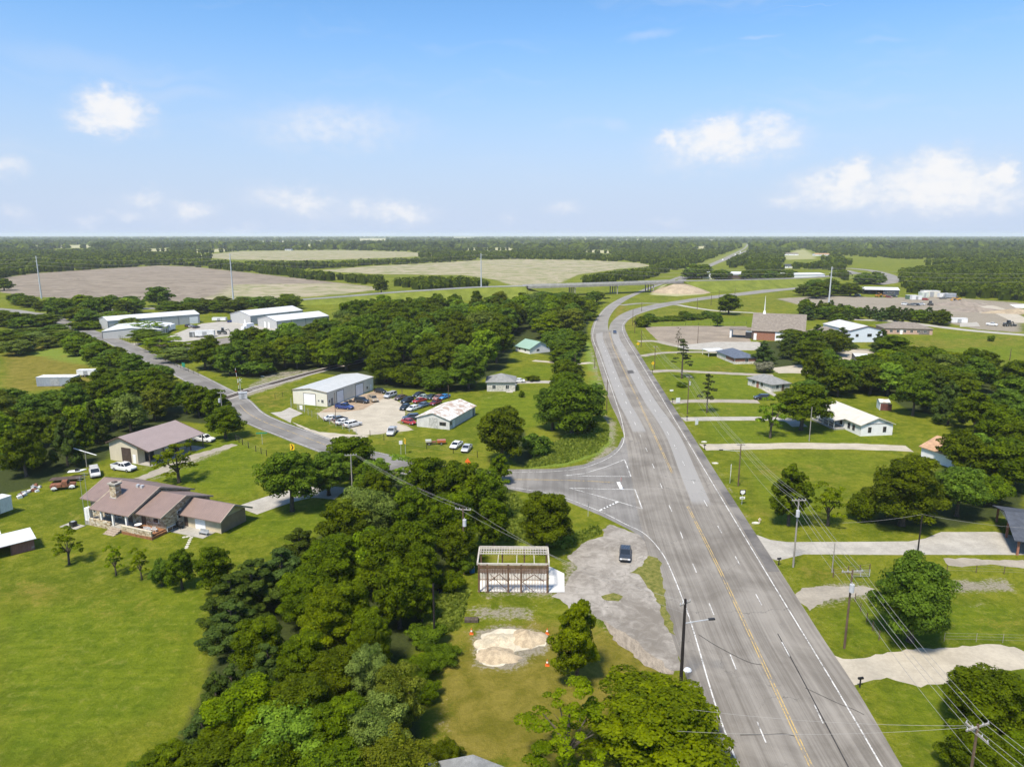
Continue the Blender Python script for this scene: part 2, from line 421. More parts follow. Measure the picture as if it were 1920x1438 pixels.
PALE = [[(30, 463), (100, 460.5), (175, 460), (165, 465), (60, 465)], [(335, 455.5), (480, 453), (670, 451), (670, 453), (480, 455), (345, 457.5)], [(672, 447.5), (726, 447.5), (726, 451.5), (672, 451.5)],
        [(800, 465.5), (960, 465), (960, 469), (880, 469)], [(1092, 469), (1145, 470), (1142, 475), (1100, 473)], [(1285, 463), (1365, 461), (1360, 464.5), (1290, 467)], [(1190, 449.2), (1230, 449), (1230, 451), (1190, 451)],
        [(1040, 448.7), (1180, 449), (1180, 450.5), (1040, 450)], [(1320, 450), (1355, 450), (1355, 451.5), (1320, 451.5)], [(240, 468), (330, 466), (310, 471), (225, 471)], [(365, 469), (440, 466), (440, 471), (365, 474)], [(850, 445), (890, 445), (890, 447), (850, 447)], [(1420, 455), (1500, 454.5), (1500, 456.5), (1430, 457)], [(1600, 462), (1680, 461), (1690, 463.5), (1610, 465)], [(960, 458), (1040, 457.5), (1040, 459.5), (965, 460)], [(60, 472), (130, 470.5), (130, 473), (70, 474.5)], [(500, 460), (610, 459), (610, 461.5), (505, 462)]]
PALE = [[(x, sum(q[1] for q in p) / len(p) + 1.15 * (y - sum(q[1] for q in p) / len(p))) for x, y in p] for p in PALE]
for p in PALE: paint('straw', p, 10)
paint('straw', [(1463, 482), (1490, 468), (1515, 468), (1535, 480), (1535, 486), (1470, 488)], 8, .55)
CONE = [(1215, 553), (1240, 535), (1275, 530), (1300, 540), (1326, 552), (1270, 556)]
paint('straw', CONE, 5, .8)
paint('straw', [(1225, 540), (1310, 492), (1380, 468), (1405, 455), (1412, 462), (1380, 482), (1300, 512), (1262, 530)], 6, .4)
# tall weeds and the floor of the woods
paint('weed', [(985, 880), (1005, 850), (1060, 815), (1130, 775), (1152, 800), (1150, 828), (1130, 850), (1060, 873)], 2.0)
paint('weed', [(1090, 640), (1112, 640), (1120, 670), (1138, 730), (1135, 765), (1105, 760)], 3, .7)
paint('weed', [(0, 600), (90, 610), (230, 660), (300, 690), (200, 700), (0, 660)], 6, .6)
paint('weed', [(800, 1190), (860, 1180), (880, 1110), (820, 1100), (790, 1160)], 2.5, .8)
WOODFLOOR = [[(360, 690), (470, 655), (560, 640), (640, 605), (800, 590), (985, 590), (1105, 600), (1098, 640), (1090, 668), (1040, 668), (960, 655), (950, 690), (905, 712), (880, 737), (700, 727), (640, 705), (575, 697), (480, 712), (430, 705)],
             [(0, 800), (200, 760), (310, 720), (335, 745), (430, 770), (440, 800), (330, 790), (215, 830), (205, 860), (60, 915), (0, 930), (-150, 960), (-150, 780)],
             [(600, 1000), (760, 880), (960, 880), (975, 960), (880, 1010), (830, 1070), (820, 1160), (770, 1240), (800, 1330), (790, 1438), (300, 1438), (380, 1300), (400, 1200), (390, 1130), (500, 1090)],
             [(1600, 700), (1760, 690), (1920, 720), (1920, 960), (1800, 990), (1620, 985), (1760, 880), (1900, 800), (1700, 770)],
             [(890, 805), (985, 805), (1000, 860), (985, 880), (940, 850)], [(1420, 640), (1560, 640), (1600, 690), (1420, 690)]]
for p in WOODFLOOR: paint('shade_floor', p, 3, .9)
paint('weed', [(850, 930), (960, 930), (1060, 1030), (1040, 1050), (900, 1080), (850, 1010)], 4, .5)
FAR = np.clip((gy - 560) / 200, 0, 1).astype(np.float32)

def ground_material():
    m_ = bpy.data.materials.new('ground'); m_.use_nodes = True
    N = NT(m_.node_tree); N.n.clear()
    pos = N.add('ShaderNodeNewGeometry').outputs['Position']
    nA = N.noise(pos, .045, 6, .6)             # 20 m patches
    nB = N.noise(pos, .30, 7, .72, .6)         # 3 m patches
    nC = N.noise(pos, 2.2, 5, .7)              # tufts
    nD = N.noise(pos, 9.0, 3, .7)
    mow = N.noise(N.v('MULTIPLY', pos, (.09, 1.1, 1)), 1.0, 3, .5)
    var = N.m('ADD', N.m('MULTIPLY', nA, .45), N.m('MULTIPLY', nB, .55))
    def edge(name, k=.55, lo=.36, hi=.62):
        x = N.m('ADD', N.attr(name), N.m('MULTIPLY', N.m('SUBTRACT', N.m('ADD', N.m('MULTIPLY', nB, .55), N.m('MULTIPLY', nC, .45)), .5), k * 1.6))
        return N.smooth(x, lo, hi)
    tuft = N.smooth(N.m('ADD', N.m('MULTIPLY', nC, .6), N.m('MULTIPLY', nD, .4)), .34, .68)
    g0 = N.mix(N.smooth(var, .41, .59), (.094, .122, .005), (.200, .204, .015))
    g0 = N.mix(tuft, N.mix(.5, g0, (.060, .092, .004)), g0)
    g0 = N.mix(N.m('MULTIPLY', N.smooth(nB, .56, .75), .5), g0, (.235, .205, .062))
    lush = N.mix(N.smooth(N.m('ADD', N.m('MULTIPLY', mow, .4), N.m('MULTIPLY', nB, .6)), .36, .64), (.084, .126, .004), (.164, .198, .008))
    lush = N.mix(tuft, N.mix(.4, lush, (.062, .096, .008)), lush)
    c = N.mix(N.m('MULTIPLY', edge('lush', .7), .85), g0, lush)
    nE = N.noise(pos, .95, 6, .74, .8)
    c = N.mix(N.m('MULTIPLY', N.smooth(nE, .50, .68), .52), c, (.050, .080, .003)); c = N.mix(N.m('MULTIPLY', N.smooth(nE, .48, .32), .48), c, (.235, .222, .045))
    dry = N.mix(N.smooth(nB, .35, .66), (.140, .122, .010), (.255, .198, .038))
    dry = N.mix(tuft, N.mix(.45, dry, (.09, .085, .02)), dry)
    c = N.mix(N.m('MULTIPLY', edge('dry', 1.1, .3, .75), .85), c, dry)
    weed = N.mix(N.smooth(nC, .34, .62), (.095, .145, .014), (.185, .235, .035))
    weed = N.mix(N.smooth(nA, .52, .64), weed, (.22, .17, .03))
    c = N.mix(edge('weed'), c, weed)
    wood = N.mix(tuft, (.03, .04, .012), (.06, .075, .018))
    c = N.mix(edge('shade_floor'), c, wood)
    furrow = N.noise(N.v('MULTIPLY', N.v('ADD', pos, N.v('SCALE', N.noise(pos, .01, 2, out=1), 30)), (.012, .12, 1)), 1.0, 5, .6)
    stub = N.mix(N.smooth(N.m('ADD', N.m('MULTIPLY', furrow, .6), N.m('MULTIPLY', nA, .4)), .40, .56), (.155, .175, .055), (.335, .285, .20))
    plow = N.mix(N.smooth(N.m('ADD', N.m('MULTIPLY', furrow, .7), N.m('MULTIPLY', nA, .3)), .38, .62), (.165, .135, .102), (.265, .222, .172))
    c = N.mix(edge('plow', .5, .3, .7), c, plow)
    c = N.mix(edge('stubble', .9, .3, .75), c, stub)
    c = N.mix(edge('straw', .3, .3, .7), c, N.mix(nB, (.29, .28, .14), (.37, .345, .20)))
    grit = N.mix(N.smooth(nC, .3, .7), (.20, .175, .135), (.37, .33, .265))
    grit = N.mix(N.smooth(nD, .35, .7), N.mix(.5, grit, (.2, .17, .12)), grit)
    c = N.mix(N.m('MULTIPLY', edge('dirt', 1.15, .38, .66), .92), c, grit)
    p = N.add('ShaderNodeBsdfPrincipled')
    N.put(p.inputs['Base Color'], c); p.inputs['Roughness'].default_value = .95; p.inputs['Specular IOR Level'].default_value = .08
    hgt = N.m('ADD', N.m('MULTIPLY', nC, .7), N.m('MULTIPLY', nD, .3))
    N.put(p.inputs['Normal'], N.bump(hgt, .8, .5))
    o = N.add('ShaderNodeOutputMaterial'); N.l.new(p.outputs[0], o.inputs[0])
    return m_
_ny, _nx = GX.shape
_i = np.arange(_ny * _nx).reshape(_ny, _nx)
_f = np.stack([_i[:-1, :-1].ravel(), _i[:-1, 1:].ravel(), _i[1:, 1:].ravel(), _i[1:, :-1].ravel()], 1)
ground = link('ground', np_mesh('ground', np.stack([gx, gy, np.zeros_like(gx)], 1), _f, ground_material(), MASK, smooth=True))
tag(ground, kind='structure')

# ================================================================== ROADS AND PAVED AREAS
from mathutils.geometry import tessellate_polygon
from mathutils import noise as MN
def asphalt(name, c1, c2, streak=1.0, pale=None):
    m_ = bpy.data.materials.new(name); m_.use_nodes = True
    N = NT(m_.node_tree); N.n.clear()
    uv = N.add('ShaderNodeUVMap', uv_map='road').outputs[0]
    pos = N.add('ShaderNodeNewGeometry').outputs['Position']
    u, v_, _ = N.xyz(uv)
    st = N.noise(N.comb(N.m('MULTIPLY', u, 1.3), N.m('MULTIPLY', v_, .012), 0.0), 1.0, 4, .6)
    st2 = N.noise(N.comb(N.m('MULTIPLY', u, 5.0), N.m('MULTIPLY', v_, .05), 3.0), 1.0, 4, .65)
    blot = N.noise(pos, .09, 6, .62, .8)
    fine = N.noise(pos, 6.0, 4, .7)
    f = N.m('ADD', N.m('ADD', N.m('MULTIPLY', st, .34 * streak), N.m('MULTIPLY', st2, .2 * streak)), N.m('ADD', N.m('MULTIPLY', blot if streak else N.m('ADD', N.m('MULTIPLY', blot, .5), N.m('MULTIPLY', N.noise(pos, .55, 7, .72, 1.2), .5)), (.95 - .54 * streak)), N.m('MULTIPLY', fine, .05)))
    c = N.mix(N.smooth(f, .38, .62), c1, c2)
    if pale:                                   # newer, paler overlay on some lanes: (u0, u1, v0, v1)
        for (u0, u1, v0, v1) in pale:
            k = N.m('MULTIPLY', N.m('MULTIPLY', N.smooth(u, u0 - .12, u0 + .12), N.smooth(u, u1 + .12, u1 - .12)), N.m('MULTIPLY', N.smooth(v_, v0 - 2, v0 + 2), N.smooth(v_, v1 + 20, v1 - 20)))
            c = N.mix(N.m('MULTIPLY', k, .8), c, (.285, .275, .26))
    # hairline cracks and sealed joints
    cr = N.add('ShaderNodeTexVoronoi', feature='DISTANCE_TO_EDGE'); cr.inputs['Scale'].default_value = .075
    N.put(cr.inputs['Vector'], N.v('ADD', pos, N.v('SCALE', N.noise(pos, .25, 4, .6, out=1), 6.0)))
    c = N.mix(N.m('MULTIPLY', N.smooth(cr.outputs['Distance'], .006, .001), N.smooth(blot, .46, .6, 0, .55)), c, (.05, .048, .045))
    c = N.mix(N.m('MULTIPLY', N.smooth(N.noise(pos, .35, 5, .7), .63, .72), .45), c, (.09, .086, .082))
    p = N.add('ShaderNodeBsdfPrincipled')
    N.put(p.inputs['Base Color'], c); p.inputs['Roughness'].default_value = .88; p.inputs['Specular IOR Level'].default_value = .2
    N.put(p.inputs['Normal'], N.bump(fine, .25, .03))
    o = N.add('ShaderNodeOutputMaterial'); N.l.new(p.outputs[0], o.inputs[0])
    return m_
def resample(pts, step):
    pts = [Vector(p) for p in pts]; out = [pts[0]]
    for a, b in zip(pts, pts[1:]):
        n = max(1, int((b - a).length / step))
        out += [a.lerp(b, (i + 1) / n) for i in range(n)]
    return out
def catmull(pts, n=8):
    P = [Vector(p) for p in pts]; P = [2 * P[0] - P[1]] + P + [2 * P[-1] - P[-2]]; out = []
    for i in range(1, len(P) - 2):
        p0, p1, p2, p3 = P[i - 1:i + 3]
        for k in range(n):
            t = k / n
            out.append(.5 * ((2 * p1) + (p2 - p0) * t + (2 * p0 - 5 * p1 + 4 * p2 - p3) * t * t + (3 * p1 - p0 - 3 * p2 + p3) * t ** 3))
    out.append(P[-2]); return out
def strip_mesh(name, L, Rr, material, dz=0.0, nu=4, thick=0.0):
    """ribbon between two lists of world points; uv 'road' in metres"""
    me = bpy.data.meshes.new(name); vs, fs, uvs = [], [], []; dist = 0.0; prev = None
    for a, b in zip(L, Rr):
        mid = (a + b) / 2
        if prev is not None: dist += (mid - prev).length
        prev = mid; w = (b - a).length
        for k in range(nu + 1):
            p = a.lerp(b, k / nu); vs.append((p.x, p.y, p.z + dz)); uvs.append((w * k / nu, dist))
    n = nu + 1
    for i in range(len(L) - 1):
        for k in range(nu): fs.append((i * n + k, i * n + k + 1, (i + 1) * n + k + 1, (i + 1) * n + k))
    if thick:
        b0 = len(vs); m0 = len(L)
        for a, b in zip(L, Rr):
            vs += [(a.x, a.y, a.z + dz - thick), (b.x, b.y, b.z + dz - thick)]; uvs += [(0, 0), (0, 0)]
        for i in range(m0 - 1):
            fs.append((i * n, (i + 1) * n, b0 + 2 * i + 2, b0 + 2 * i)); fs.append((i * n + nu, b0 + 2 * i + 1, b0 + 2 * i + 3, (i + 1) * n + nu))
            fs.append((b0 + 2 * i, b0 + 2 * i + 2, b0 + 2 * i + 3, b0 + 2 * i + 1))
    me.from_pydata(vs, [], fs); me.materials.append(material)
    u = me.uv_layers.new(name='road')
    for lp in me.loops: u.data[lp.index].uv = uvs[lp.vertex_index]
    me.update(); return me
def centre_strip(pts, width, n=8):
    c = catmull(pts, n); L, Rr = [], []
    for i, p in enumerate(c):
        d = (c[min(i + 1, len(c) - 1)] - c[max(i - 1, 0)]); d.z = 0; d.normalize()
        w = width if not callable(width) else width(i / (len(c) - 1))
        nrm = Vector((d.y, -d.x, 0)) * w / 2
        L.append(p - nrm); Rr.append(p + nrm)
    return L, Rr
def road(name, px, width, material, dz, n=8, rag=None):
    pts = [G(*p) for p in px]
    L, Rr = centre_strip(pts, width, n)
    if rag is None: rag = .45 if material in (GRAVEL, CALICHE) else .05
    c = resample([(a + b) / 2 for a, b in zip(L, Rr)], 1.2 if rag > .1 else 6)
    if rag > .1:
        w = width if not callable(width) else width(.5); L, Rr = [], []
        for i, p in enumerate(c):
            d = c[min(i + 1, len(c) - 1)] - c[max(i - 1, 0)]; nn = Vector((d.y, -d.x, 0)).normalized()
            f = lambda q: MN.noise(q * .21) + .7 * MN.noise(q * .8)
            L.append(p - nn * (w / 2 + rag * f(p + Vector((50, 0, 0))))); Rr.append(p + nn * (w / 2 + rag * f(p)))
    return tag(link(name, strip_mesh(name, L, Rr, material, dz)), kind='structure')
def sheet(name, px, material, dz, rag=.5, step=.8, world=False):
    """paved or gravelled area: outline densified and made ragged"""
    pts = [Vector((p[0], p[1], 0)) for p in px] if world else [G(*p) for p in px]
    pts = resample(pts + [pts[0]], step)[:-1]
    out = []
    for i, p in enumerate(pts):
        k = MN.noise(p * .23) + .6 * MN.noise(p * .9) + .3 * MN.noise(p * 2.7)
        t = pts[(i + 1) % len(pts)] - pts[i - 1]; nrm = Vector((t.y, -t.x, 0)).normalized()
        out.append(p + nrm * (rag * k))
    tris = tessellate_polygon([out])
    me = bpy.data.meshes.new(name)
    me.from_pydata([(p.x, p.y, dz) for p in out], [], [tuple(t) for t in tris]); me.materials.append(material)
    u = me.uv_layers.new(name='road')
    for lp in me.loops:
        p = out[lp.vertex_index]; u.data[lp.index].uv = (p.x - .07 * p.y, p.y)
    bm = bmesh.new(); bm.from_mesh(me); bmesh.ops.recalc_face_normals(bm, faces=bm.faces)
    if sum(f.normal.z for f in bm.faces) < 0: bmesh.ops.reverse_faces(bm, faces=bm.faces)
    bm.to_mesh(me); bm.free(); me.update()
    return tag(link(name, me), kind='structure')

A_HWY = asphalt('highway_asphalt', (.132, .117, .099), (.255, .233, .202), 1.0, [(10.6, 14.2, 74, 400), (2.6, 6.0, 124, 400)])
A_SIDE = asphalt('side_road_asphalt', (.135, .126, .115), (.225, .212, .195), .7)
A_FAR = asphalt('far_road_asphalt', (.185, .172, .152), (.245, .23, .205), .4)
A_LOT = asphalt('old_lot_asphalt', (.17, .15, .125), (.34, .31, .27), .0)
GRAVEL = pm('pale_gravel', (.31, .275, .22), .95, .10, .3, bump=.4, bscale=11, spec=.1)
CALICHE = pm('caliche', (.40, .355, .28), .95, .08, .28, bump=.35, bscale=11, spec=.1)
CONCRETE = pm('drive_concrete', (.365, .34, .295), .9, .10, .35, bump=.15, bscale=14, spec=.15)
BROWN_LOT = pm('brown_lot', (.26, .215, .165), .95, .12, .1, bump=.2, bscale=3, spec=.1)
WHITE_PAINT = pm('white_road_paint', (.72, .71, .68), .7, .12, 1.2, spec=.2)
YELLOW_PAINT = pm('yellow_road_paint', (.5, .34, .1), .75, .14, .8, spec=.2)

# --- highway: one ribbon as far as the median nose, then two carriageways
HL = [(1378, 1520), (1345, 1438), (1293, 1287), (1260, 1193), (1238, 1110), (1215, 1037), (1196, 960), (1183, 890), (1172, 824), (1158, 785), (1144, 755), (1131, 716), (1115, 660), (1108, 636), (1109, 620)]
HR = [(1744, 1520), (1692, 1438), (1603, 1287), (1541, 1193), (1488, 1110), (1441, 1037), (1390, 960), (1345, 890), (1303, 824), (1278, 785), (1258, 755), (1232, 716), (1197, 660), (1181, 636), (1173, 620)]
def densify(pp, n=6): return catmull([G(*p) for p in pp], n)
highway = tag(link('highway', strip_mesh('highway', densify(HL), densify(HR), A_HWY, .030, 8)), kind='structure')
SH_L = [(1194, 664), (1216, 700), (1247, 752), (1275, 798), (1302, 843), (1330, 888), (1368, 950), (1412, 1025), (1440, 1072)]
SH_R = [(1198, 664), (1224, 702), (1257, 753), (1286, 798), (1316, 845), (1345, 890), (1384, 950), (1433, 1026), (1462, 1072)]
tag(link('road_shoulder', strip_mesh('road_shoulder', densify(SH_L), densify(SH_R), asphalt('shoulder_asphalt', (.095, .088, .085), (.20, .185, .165), .15), .046, 2)), kind='structure')
LCL = [(1107, 628), (1110, 613), (1118, 597), (1136, 576), (1162, 560), (1188, 550), (1214, 539.5), (1235, 533), (1256, 524.5), (1287, 513.5), (1316, 501), (1345, 489), (1375, 475.5), (1395, 465), (1401, 457)]
LCR = [(1141, 621), (1140, 609), (1143, 595), (1156, 577), (1178, 561), (1204, 548.5), (1226, 539.5), (1248, 531.5), (1268, 524.5), (1298, 513.5), (1326, 501), (1353, 489), (1381, 475.5), (1399, 465), (1404, 457)]
tag(link('highway', strip_mesh('left_carriageway', densify(LCL), densify(LCR), A_FAR, .045)), kind='structure')
RBL = [(1141, 621), (1143, 612), (1147, 604), (1162, 591), (1188, 580), (1227, 571), (1258, 566), (1318, 557), (1386, 549), (1480, 538), (1560, 531)]
RBR = [(1175, 625), (1172, 616), (1172, 608), (1183, 597), (1204, 587), (1240, 577), (1292, 566.5), (1344, 559.5), (1412, 552), (1480, 544), (1560, 536)]
tag(link('slip_road', strip_mesh('slip_road', densify(RBL), densify(RBR), A_FAR, .06)), kind='structure')
road('link_road', [(1165, 572.5), (1200, 569), (1235, 569.5), (1270, 572)], 6, A_FAR, .015)
road('church_drive', [(1270, 571.5), (1300, 577), (1345, 583), (1400, 586), (1440, 588)], 5, CONCRETE, .012)
far_hwy = [(1415, 462), (1400, 470), (1370, 483), (1335, 497), (1300, 513), (1275, 527)]
road('frontage_road', far_hwy, 9, A_FAR, .02)
# --- side road, crossing and junction mouth
JUNCTION = [(950, 880), (1039, 879), (1095, 871), (1137, 854), (1158, 838), (1167, 820), (1205, 838), (1262, 960), (1240, 1040), (1224, 1033), (1200, 1004), (1170, 988), (1125, 966), (1060, 939), (950, 916)]
sheet('junction_mouth', JUNCTION, A_SIDE, .022, .08, 1.5)
SIDE = [(960, 899), (900, 893), (840, 886), (760, 876), (708, 861), (640, 845), (588, 827), (540, 809), (500, 794), (467, 777), (440, 751), (395, 726), (345, 700), (300, 680), (262, 661), (215, 640), (165, 622), (115, 603), (98, 591)]
road('side_road', SIDE, 8.2, A_SIDE, .016)
road('farm_road', [(-120, 574), (-40, 577), (20, 582), (60, 588), (98, 590)], 9, A_FAR, .026)
# --- drives and lots
sheet('gravel_lot', [(1143, 983), (1200, 1003), (1221, 1032), (1238, 1090), (1250, 1140), (1262, 1195), (1278, 1258), (1246, 1260), (1190, 1218), (1140, 1178), (1110, 1152), (1062, 1142), (1040, 1118), (1068, 1087), (1085, 1062), (1064, 1046), (1090, 1021), (1130, 1005)], A_LOT, .010, .9)
sheet('concrete_drive', [(1414, 1001), (1445, 1012), (1477, 1016), (1704, 1015), (1736, 1009), (1765, 997), (1867, 997), (1905, 1005), (1960, 1040), (1902, 1040), (1681, 1040), (1506, 1039), (1459, 1051), (1443, 1046)], CONCRETE, .014, .08)
sheet('gravel_drive', [(1556, 1226), (1580, 1233), (1619, 1231), (1725, 1216), (1862, 1207), (1902, 1210), (1930, 1225), (1930, 1253), (1817, 1259), (1771, 1280), (1725, 1286), (1664, 1271), (1600, 1281), (1590, 1284)], CALICHE, .010, .7)
sheet('gravel_patch', [(1494, 1122), (1506, 1103), (1560, 1101), (1619, 1097), (1640, 1104), (1622, 1116), (1560, 1122), (1518, 1146), (1508, 1138)], GRAVEL, .008, .7)
sheet('gravel_patch', [(1770, 1047), (1850, 1048), (1930, 1052), (1930, 1066), (1860, 1060), (1780, 1060)], GRAVEL, .008, .7)
sheet('shop_yard', [(614, 765), (660, 744), (702, 734), (723, 740), (740, 750), (756, 756), (760, 785), (744, 792), (779, 806), (740, 810), (700, 815), (672, 818), (661, 805), (607, 786), (594, 776)], CALICHE, .010, .6)
sheet('shop_apron', [(614, 765.5), (700.5, 733), (728, 742), (680, 768), (640, 773), (600, 773)], pm('apron', (.34, .255, .175), .95, .14, .3, bump=.2, bscale=6, spec=.1), .018, .2)
sheet('concrete_drive', [(507, 774), (527, 772), (543, 764), (568, 775), (547, 784), (545, 793)], CONCRETE, .022, .06)
sheet('gravel_drive', [(545, 790), (600, 810), (672, 815), (694, 818), (660, 828), (600, 822)], CALICHE, .009, .5)
road('farm_track', [(262, 898), (310, 880), (360, 858), (400, 845), (440, 833)], 3.0, GRAVEL, .006, rag=.9)
road('house_drive', [(640, 925), (590, 922), (545, 930), (505, 942), (462, 957)], 6.5, CONCRETE, .014)
for px, w, mt in (([(1280, 786), (1340, 785), (1440, 785), (1480, 788), (1500, 800)], 4.2, CONCRETE), ([(1318, 839), (1400, 837), (1500, 836), (1600, 837), (1705, 841)], 5.0, CALICHE), ([(1258, 754), (1300, 752), (1380, 752), (1422, 753)], 4.5, GRAVEL),
                  ([(1220, 697), (1260, 695), (1340, 699), (1450, 704)], 4.5, GRAVEL), ([(1203, 668), (1240, 662), (1300, 660), (1345, 661)], 4.0, GRAVEL), ([(1110, 680), (1080, 682), (1045, 680), (1000, 676)], 3.5, CALICHE), ([(1045, 717), (1010, 716), (965, 717)], 4.4, CONCRETE), ([(965, 717), (958, 730), (955, 736)], 2.2, CONCRETE)):
    road('driveway', px, w, mt, .012)
sheet('house_walk', [(1418, 712), (1424, 722), (1445, 733), (1462, 744), (1460, 747), (1440, 737), (1420, 725), (1414, 713)], CONCRETE, .013, .05)
sheet('parking_lot', [(1208, 613), (1300, 611), (1400, 612), (1405, 633), (1412, 650), (1340, 648), (1262, 650), (1235, 640), (1222, 628)], BROWN_LOT, .010, .3, 2)
sheet('parking_lot', [(1262, 649), (1340, 641), (1420, 641), (1440, 648), (1420, 657), (1330, 657), (1285, 655)], CONCRETE, .018, .2, 2)
road('church_drive', [(1196, 640), (1230, 640), (1265, 648)], 5, GRAVEL, .013)
sheet('gravel_yard', [(1560, 672), (1600, 655), (1640, 660), (1638, 690), (1625, 705), (1590, 700)], CALICHE, .010, .7, 2)
sheet('gravel_yard', [(1445, 690), (1500, 684), (1540, 690), (1520, 700), (1460, 700)], CALICHE, .010, .6, 2)
sheet('warehouse_yard', [(322, 628), (378, 607), (441, 600), (486, 612), (560, 617), (520, 622), (470, 626), (400, 634), (350, 640), (318, 646), (300, 640)], CONCRETE, .012, .3, 2)
sheet('gravel_yard', [(300, 650), (400, 636), (510, 622), (500, 634), (420, 645), (330, 664)], pm('grey_gravel', (.22, .195, .165), .95, .15, .2, spec=.1), .008, .6, 2)
road('warehouse_drive', [(210, 648), (245, 645), (285, 645), (330, 640)], 6, CONCRETE, .011)
road('site_road', [(1560, 597), (1620, 600), (1680, 603), (1747, 611), (1822, 620), (1930, 629)], 8, CONCRETE, .020)
road('site_road', [(1825, 568), (1860, 577), (1890, 590), (1925, 606)], 12, CALICHE, .018)
sheet('concrete_pad', [(1800, 606), (1832, 604), (1838, 612), (1800, 613)], CONCRETE, .02, .3, 2)
sheet('concrete_pad', [(1893, 571), (1930, 570), (1930, 578), (1905, 577)], WHITE_PAINT, .02, .3, 2)
for px in ([(1812, 577), (1838, 576), (1842, 579), (1815, 580)], [(1830, 582), (1862, 582), (1858, 587), (1838, 587)], [(1775, 567), (1795, 566), (1795, 569), (1778, 570)]):
    sheet('concrete_pad', px, CALICHE, .02, .4, 2)
road('far_road', [(1590, 503), (1630, 507), (1660, 514), (1676, 522), (1672, 529), (1640, 534)], 14, A_FAR, .02)
road('far_road', [(1585, 507), (1605, 513), (1620, 519), (1612, 525)], 12, A_FAR, .024)
sheet('shed_slab', [(896, 1109), (1027, 1111), (1021, 1075), (904, 1073)], pm('slab_white', (.66, .63, .58), .9, .12, .6, spec=.15), .05, .05)

DRYTURF = pm('dry_turf', (.165, .15, .045), .95, .25, 1.3, bump=.5, bscale=3, col2=(.075, .09, .015), spec=.05)
sheet('grass_strip', [(1216, 1040), (1234, 1046), (1246, 1110), (1256, 1160), (1266, 1190), (1254, 1186), (1238, 1140), (1222, 1110), (1196, 1078), (1180, 1074), (1206, 1062)], DRYTURF, .034, .6, .6)
sheet('grass_strip', [(1128, 1118), (1150, 1113), (1166, 1118), (1158, 1126), (1132, 1126)], DRYTURF, .026, .5, .5)
sheet('rutted_earth', [(1132, 1160), (1150, 1172), (1185, 1196), (1215, 1225), (1245, 1252), (1268, 1258), (1262, 1264), (1240, 1262), (1205, 1240), (1170, 1212), (1144, 1188), (1126, 1168)], pm('rutted_brown_earth', (.29, .245, .19), .95, .17, 1.1, bump=.5, bscale=2.5, stretch=(2.2, .6, 1), spec=.05), .030, .8, .6)
# --- painted markings
def line_mesh(pts, width, dz, name, material, parent):
    pts = [Vector((p.x, p.y, dz)) for p in pts]; L, Rr = [], []
    for i, p in enumerate(pts):
        d = (pts[min(i + 1, len(pts) - 1)] - pts[max(i - 1, 0)]).normalized(); nrm = Vector((d.y, -d.x, 0)) * width / 2
        L.append(p - nrm); Rr.append(p + nrm)
    return link(name, strip_mesh(name, L, Rr, material, 0, 1), parent)
def worn(base, name, thr):
    """paint worn through to the asphalt in flecks"""
    m_ = bpy.data.materials.new(name); m_.use_nodes = True
    N = NT(m_.node_tree); N.n.clear()
    pos = N.add('ShaderNodeNewGeometry').outputs['Position']
    f = N.smooth(N.m('ADD', N.m('MULTIPLY', N.noise(pos, .5, 6, .7), .6), N.m('MULTIPLY', N.noise(pos, 4, 5, .7), .4)), thr, thr + .16)
    p = N.add('ShaderNodeBsdfPrincipled'); N.put(p.inputs['Base Color'], N.mix(f, (.17, .16, .15), base)); p.inputs['Roughness'].default_value = .8
    o = N.add('ShaderNodeOutputMaterial'); N.l.new(p.outputs[0], o.inputs[0]); return m_
WW, WY = worn((.56, .55, .52), 'worn_white_line', .39), worn((.50, .34, .10), 'worn_yellow_line', .40)
right_edge = densify([(1700, 1520), (1654, 1438), (1549, 1259), (1427, 1058), (1300, 846), (1189, 660), (1175, 637), (1168, 622), (1168, 609), (1178, 598), (1199, 588), (1238, 577), (1292, 566)])
line_mesh(right_edge, .17, .062, 'edge_line', WW, highway)
left_low = densify([(1420, 1520), (1385, 1438), (1340, 1317), (1293, 1160), (1257, 1067), (1236, 1030), (1207, 1000), (1173, 983), (1127, 960), (1060, 934), (1010, 922), (958, 914)])
line_mesh(left_low, .17, .062, 'edge_line', WW, highway)
left_up = densify([(958, 886), (1039, 884), (1095, 877), (1139, 860), (1161, 843), (1170, 824), (1168, 799), (1158, 763), (1136, 699), (1122, 660), (1112, 636), (1113, 618), (1121, 597), (1140, 575), (1165, 560), (1191, 550)])
line_mesh(left_up, .17, .066, 'edge_line', WW, highway)
for a in ([(1062, 891.3), (1095, 888), (1136, 875.5), (1171, 861.6)], [(1171, 861.6), (1183, 893.6)], [(1183, 893.6), (1120, 893), (1057, 891.6)], [(1068, 915), (1130, 917), (1190.6, 918)], [(1190.6, 918), (1204, 954)], [(1204, 954), (1136, 934), (1068, 915)]):
    line_mesh(resample([G(*p) for p in a], 2), .22, .050, 'island_line', WW, highway)
line_mesh([G(1159, 904), G(1166, 918)], .7, .055, 'stop_line', WHITE_PAINT, highway)
for off in (-.16, .16):
    for seg in ([(1560, 1520), (1521, 1438), (1360, 1091), (1310, 990), (1289, 949)], [(1261, 888), (1215, 790), (1154, 660), (1147, 640), (1142, 622)]):
        pts = densify(seg); line_mesh([p + Vector((off, 0, 0)) for p in pts], .115, .060, 'centre_line', WY, highway)
line_mesh(densify([(958, 899), (1040, 900), (1100, 902), (1150, 904.7)]), .18, .050, 'centre_line', WY, highway)
line_mesh(densify([(700, 859), (640, 844), (588, 826), (540, 808), (500, 793), (467, 776), (450, 760)]), .16, .050, 'centre_line', WY, highway)
SIDE_W = [G(*p) for p in SIDE[:16]]
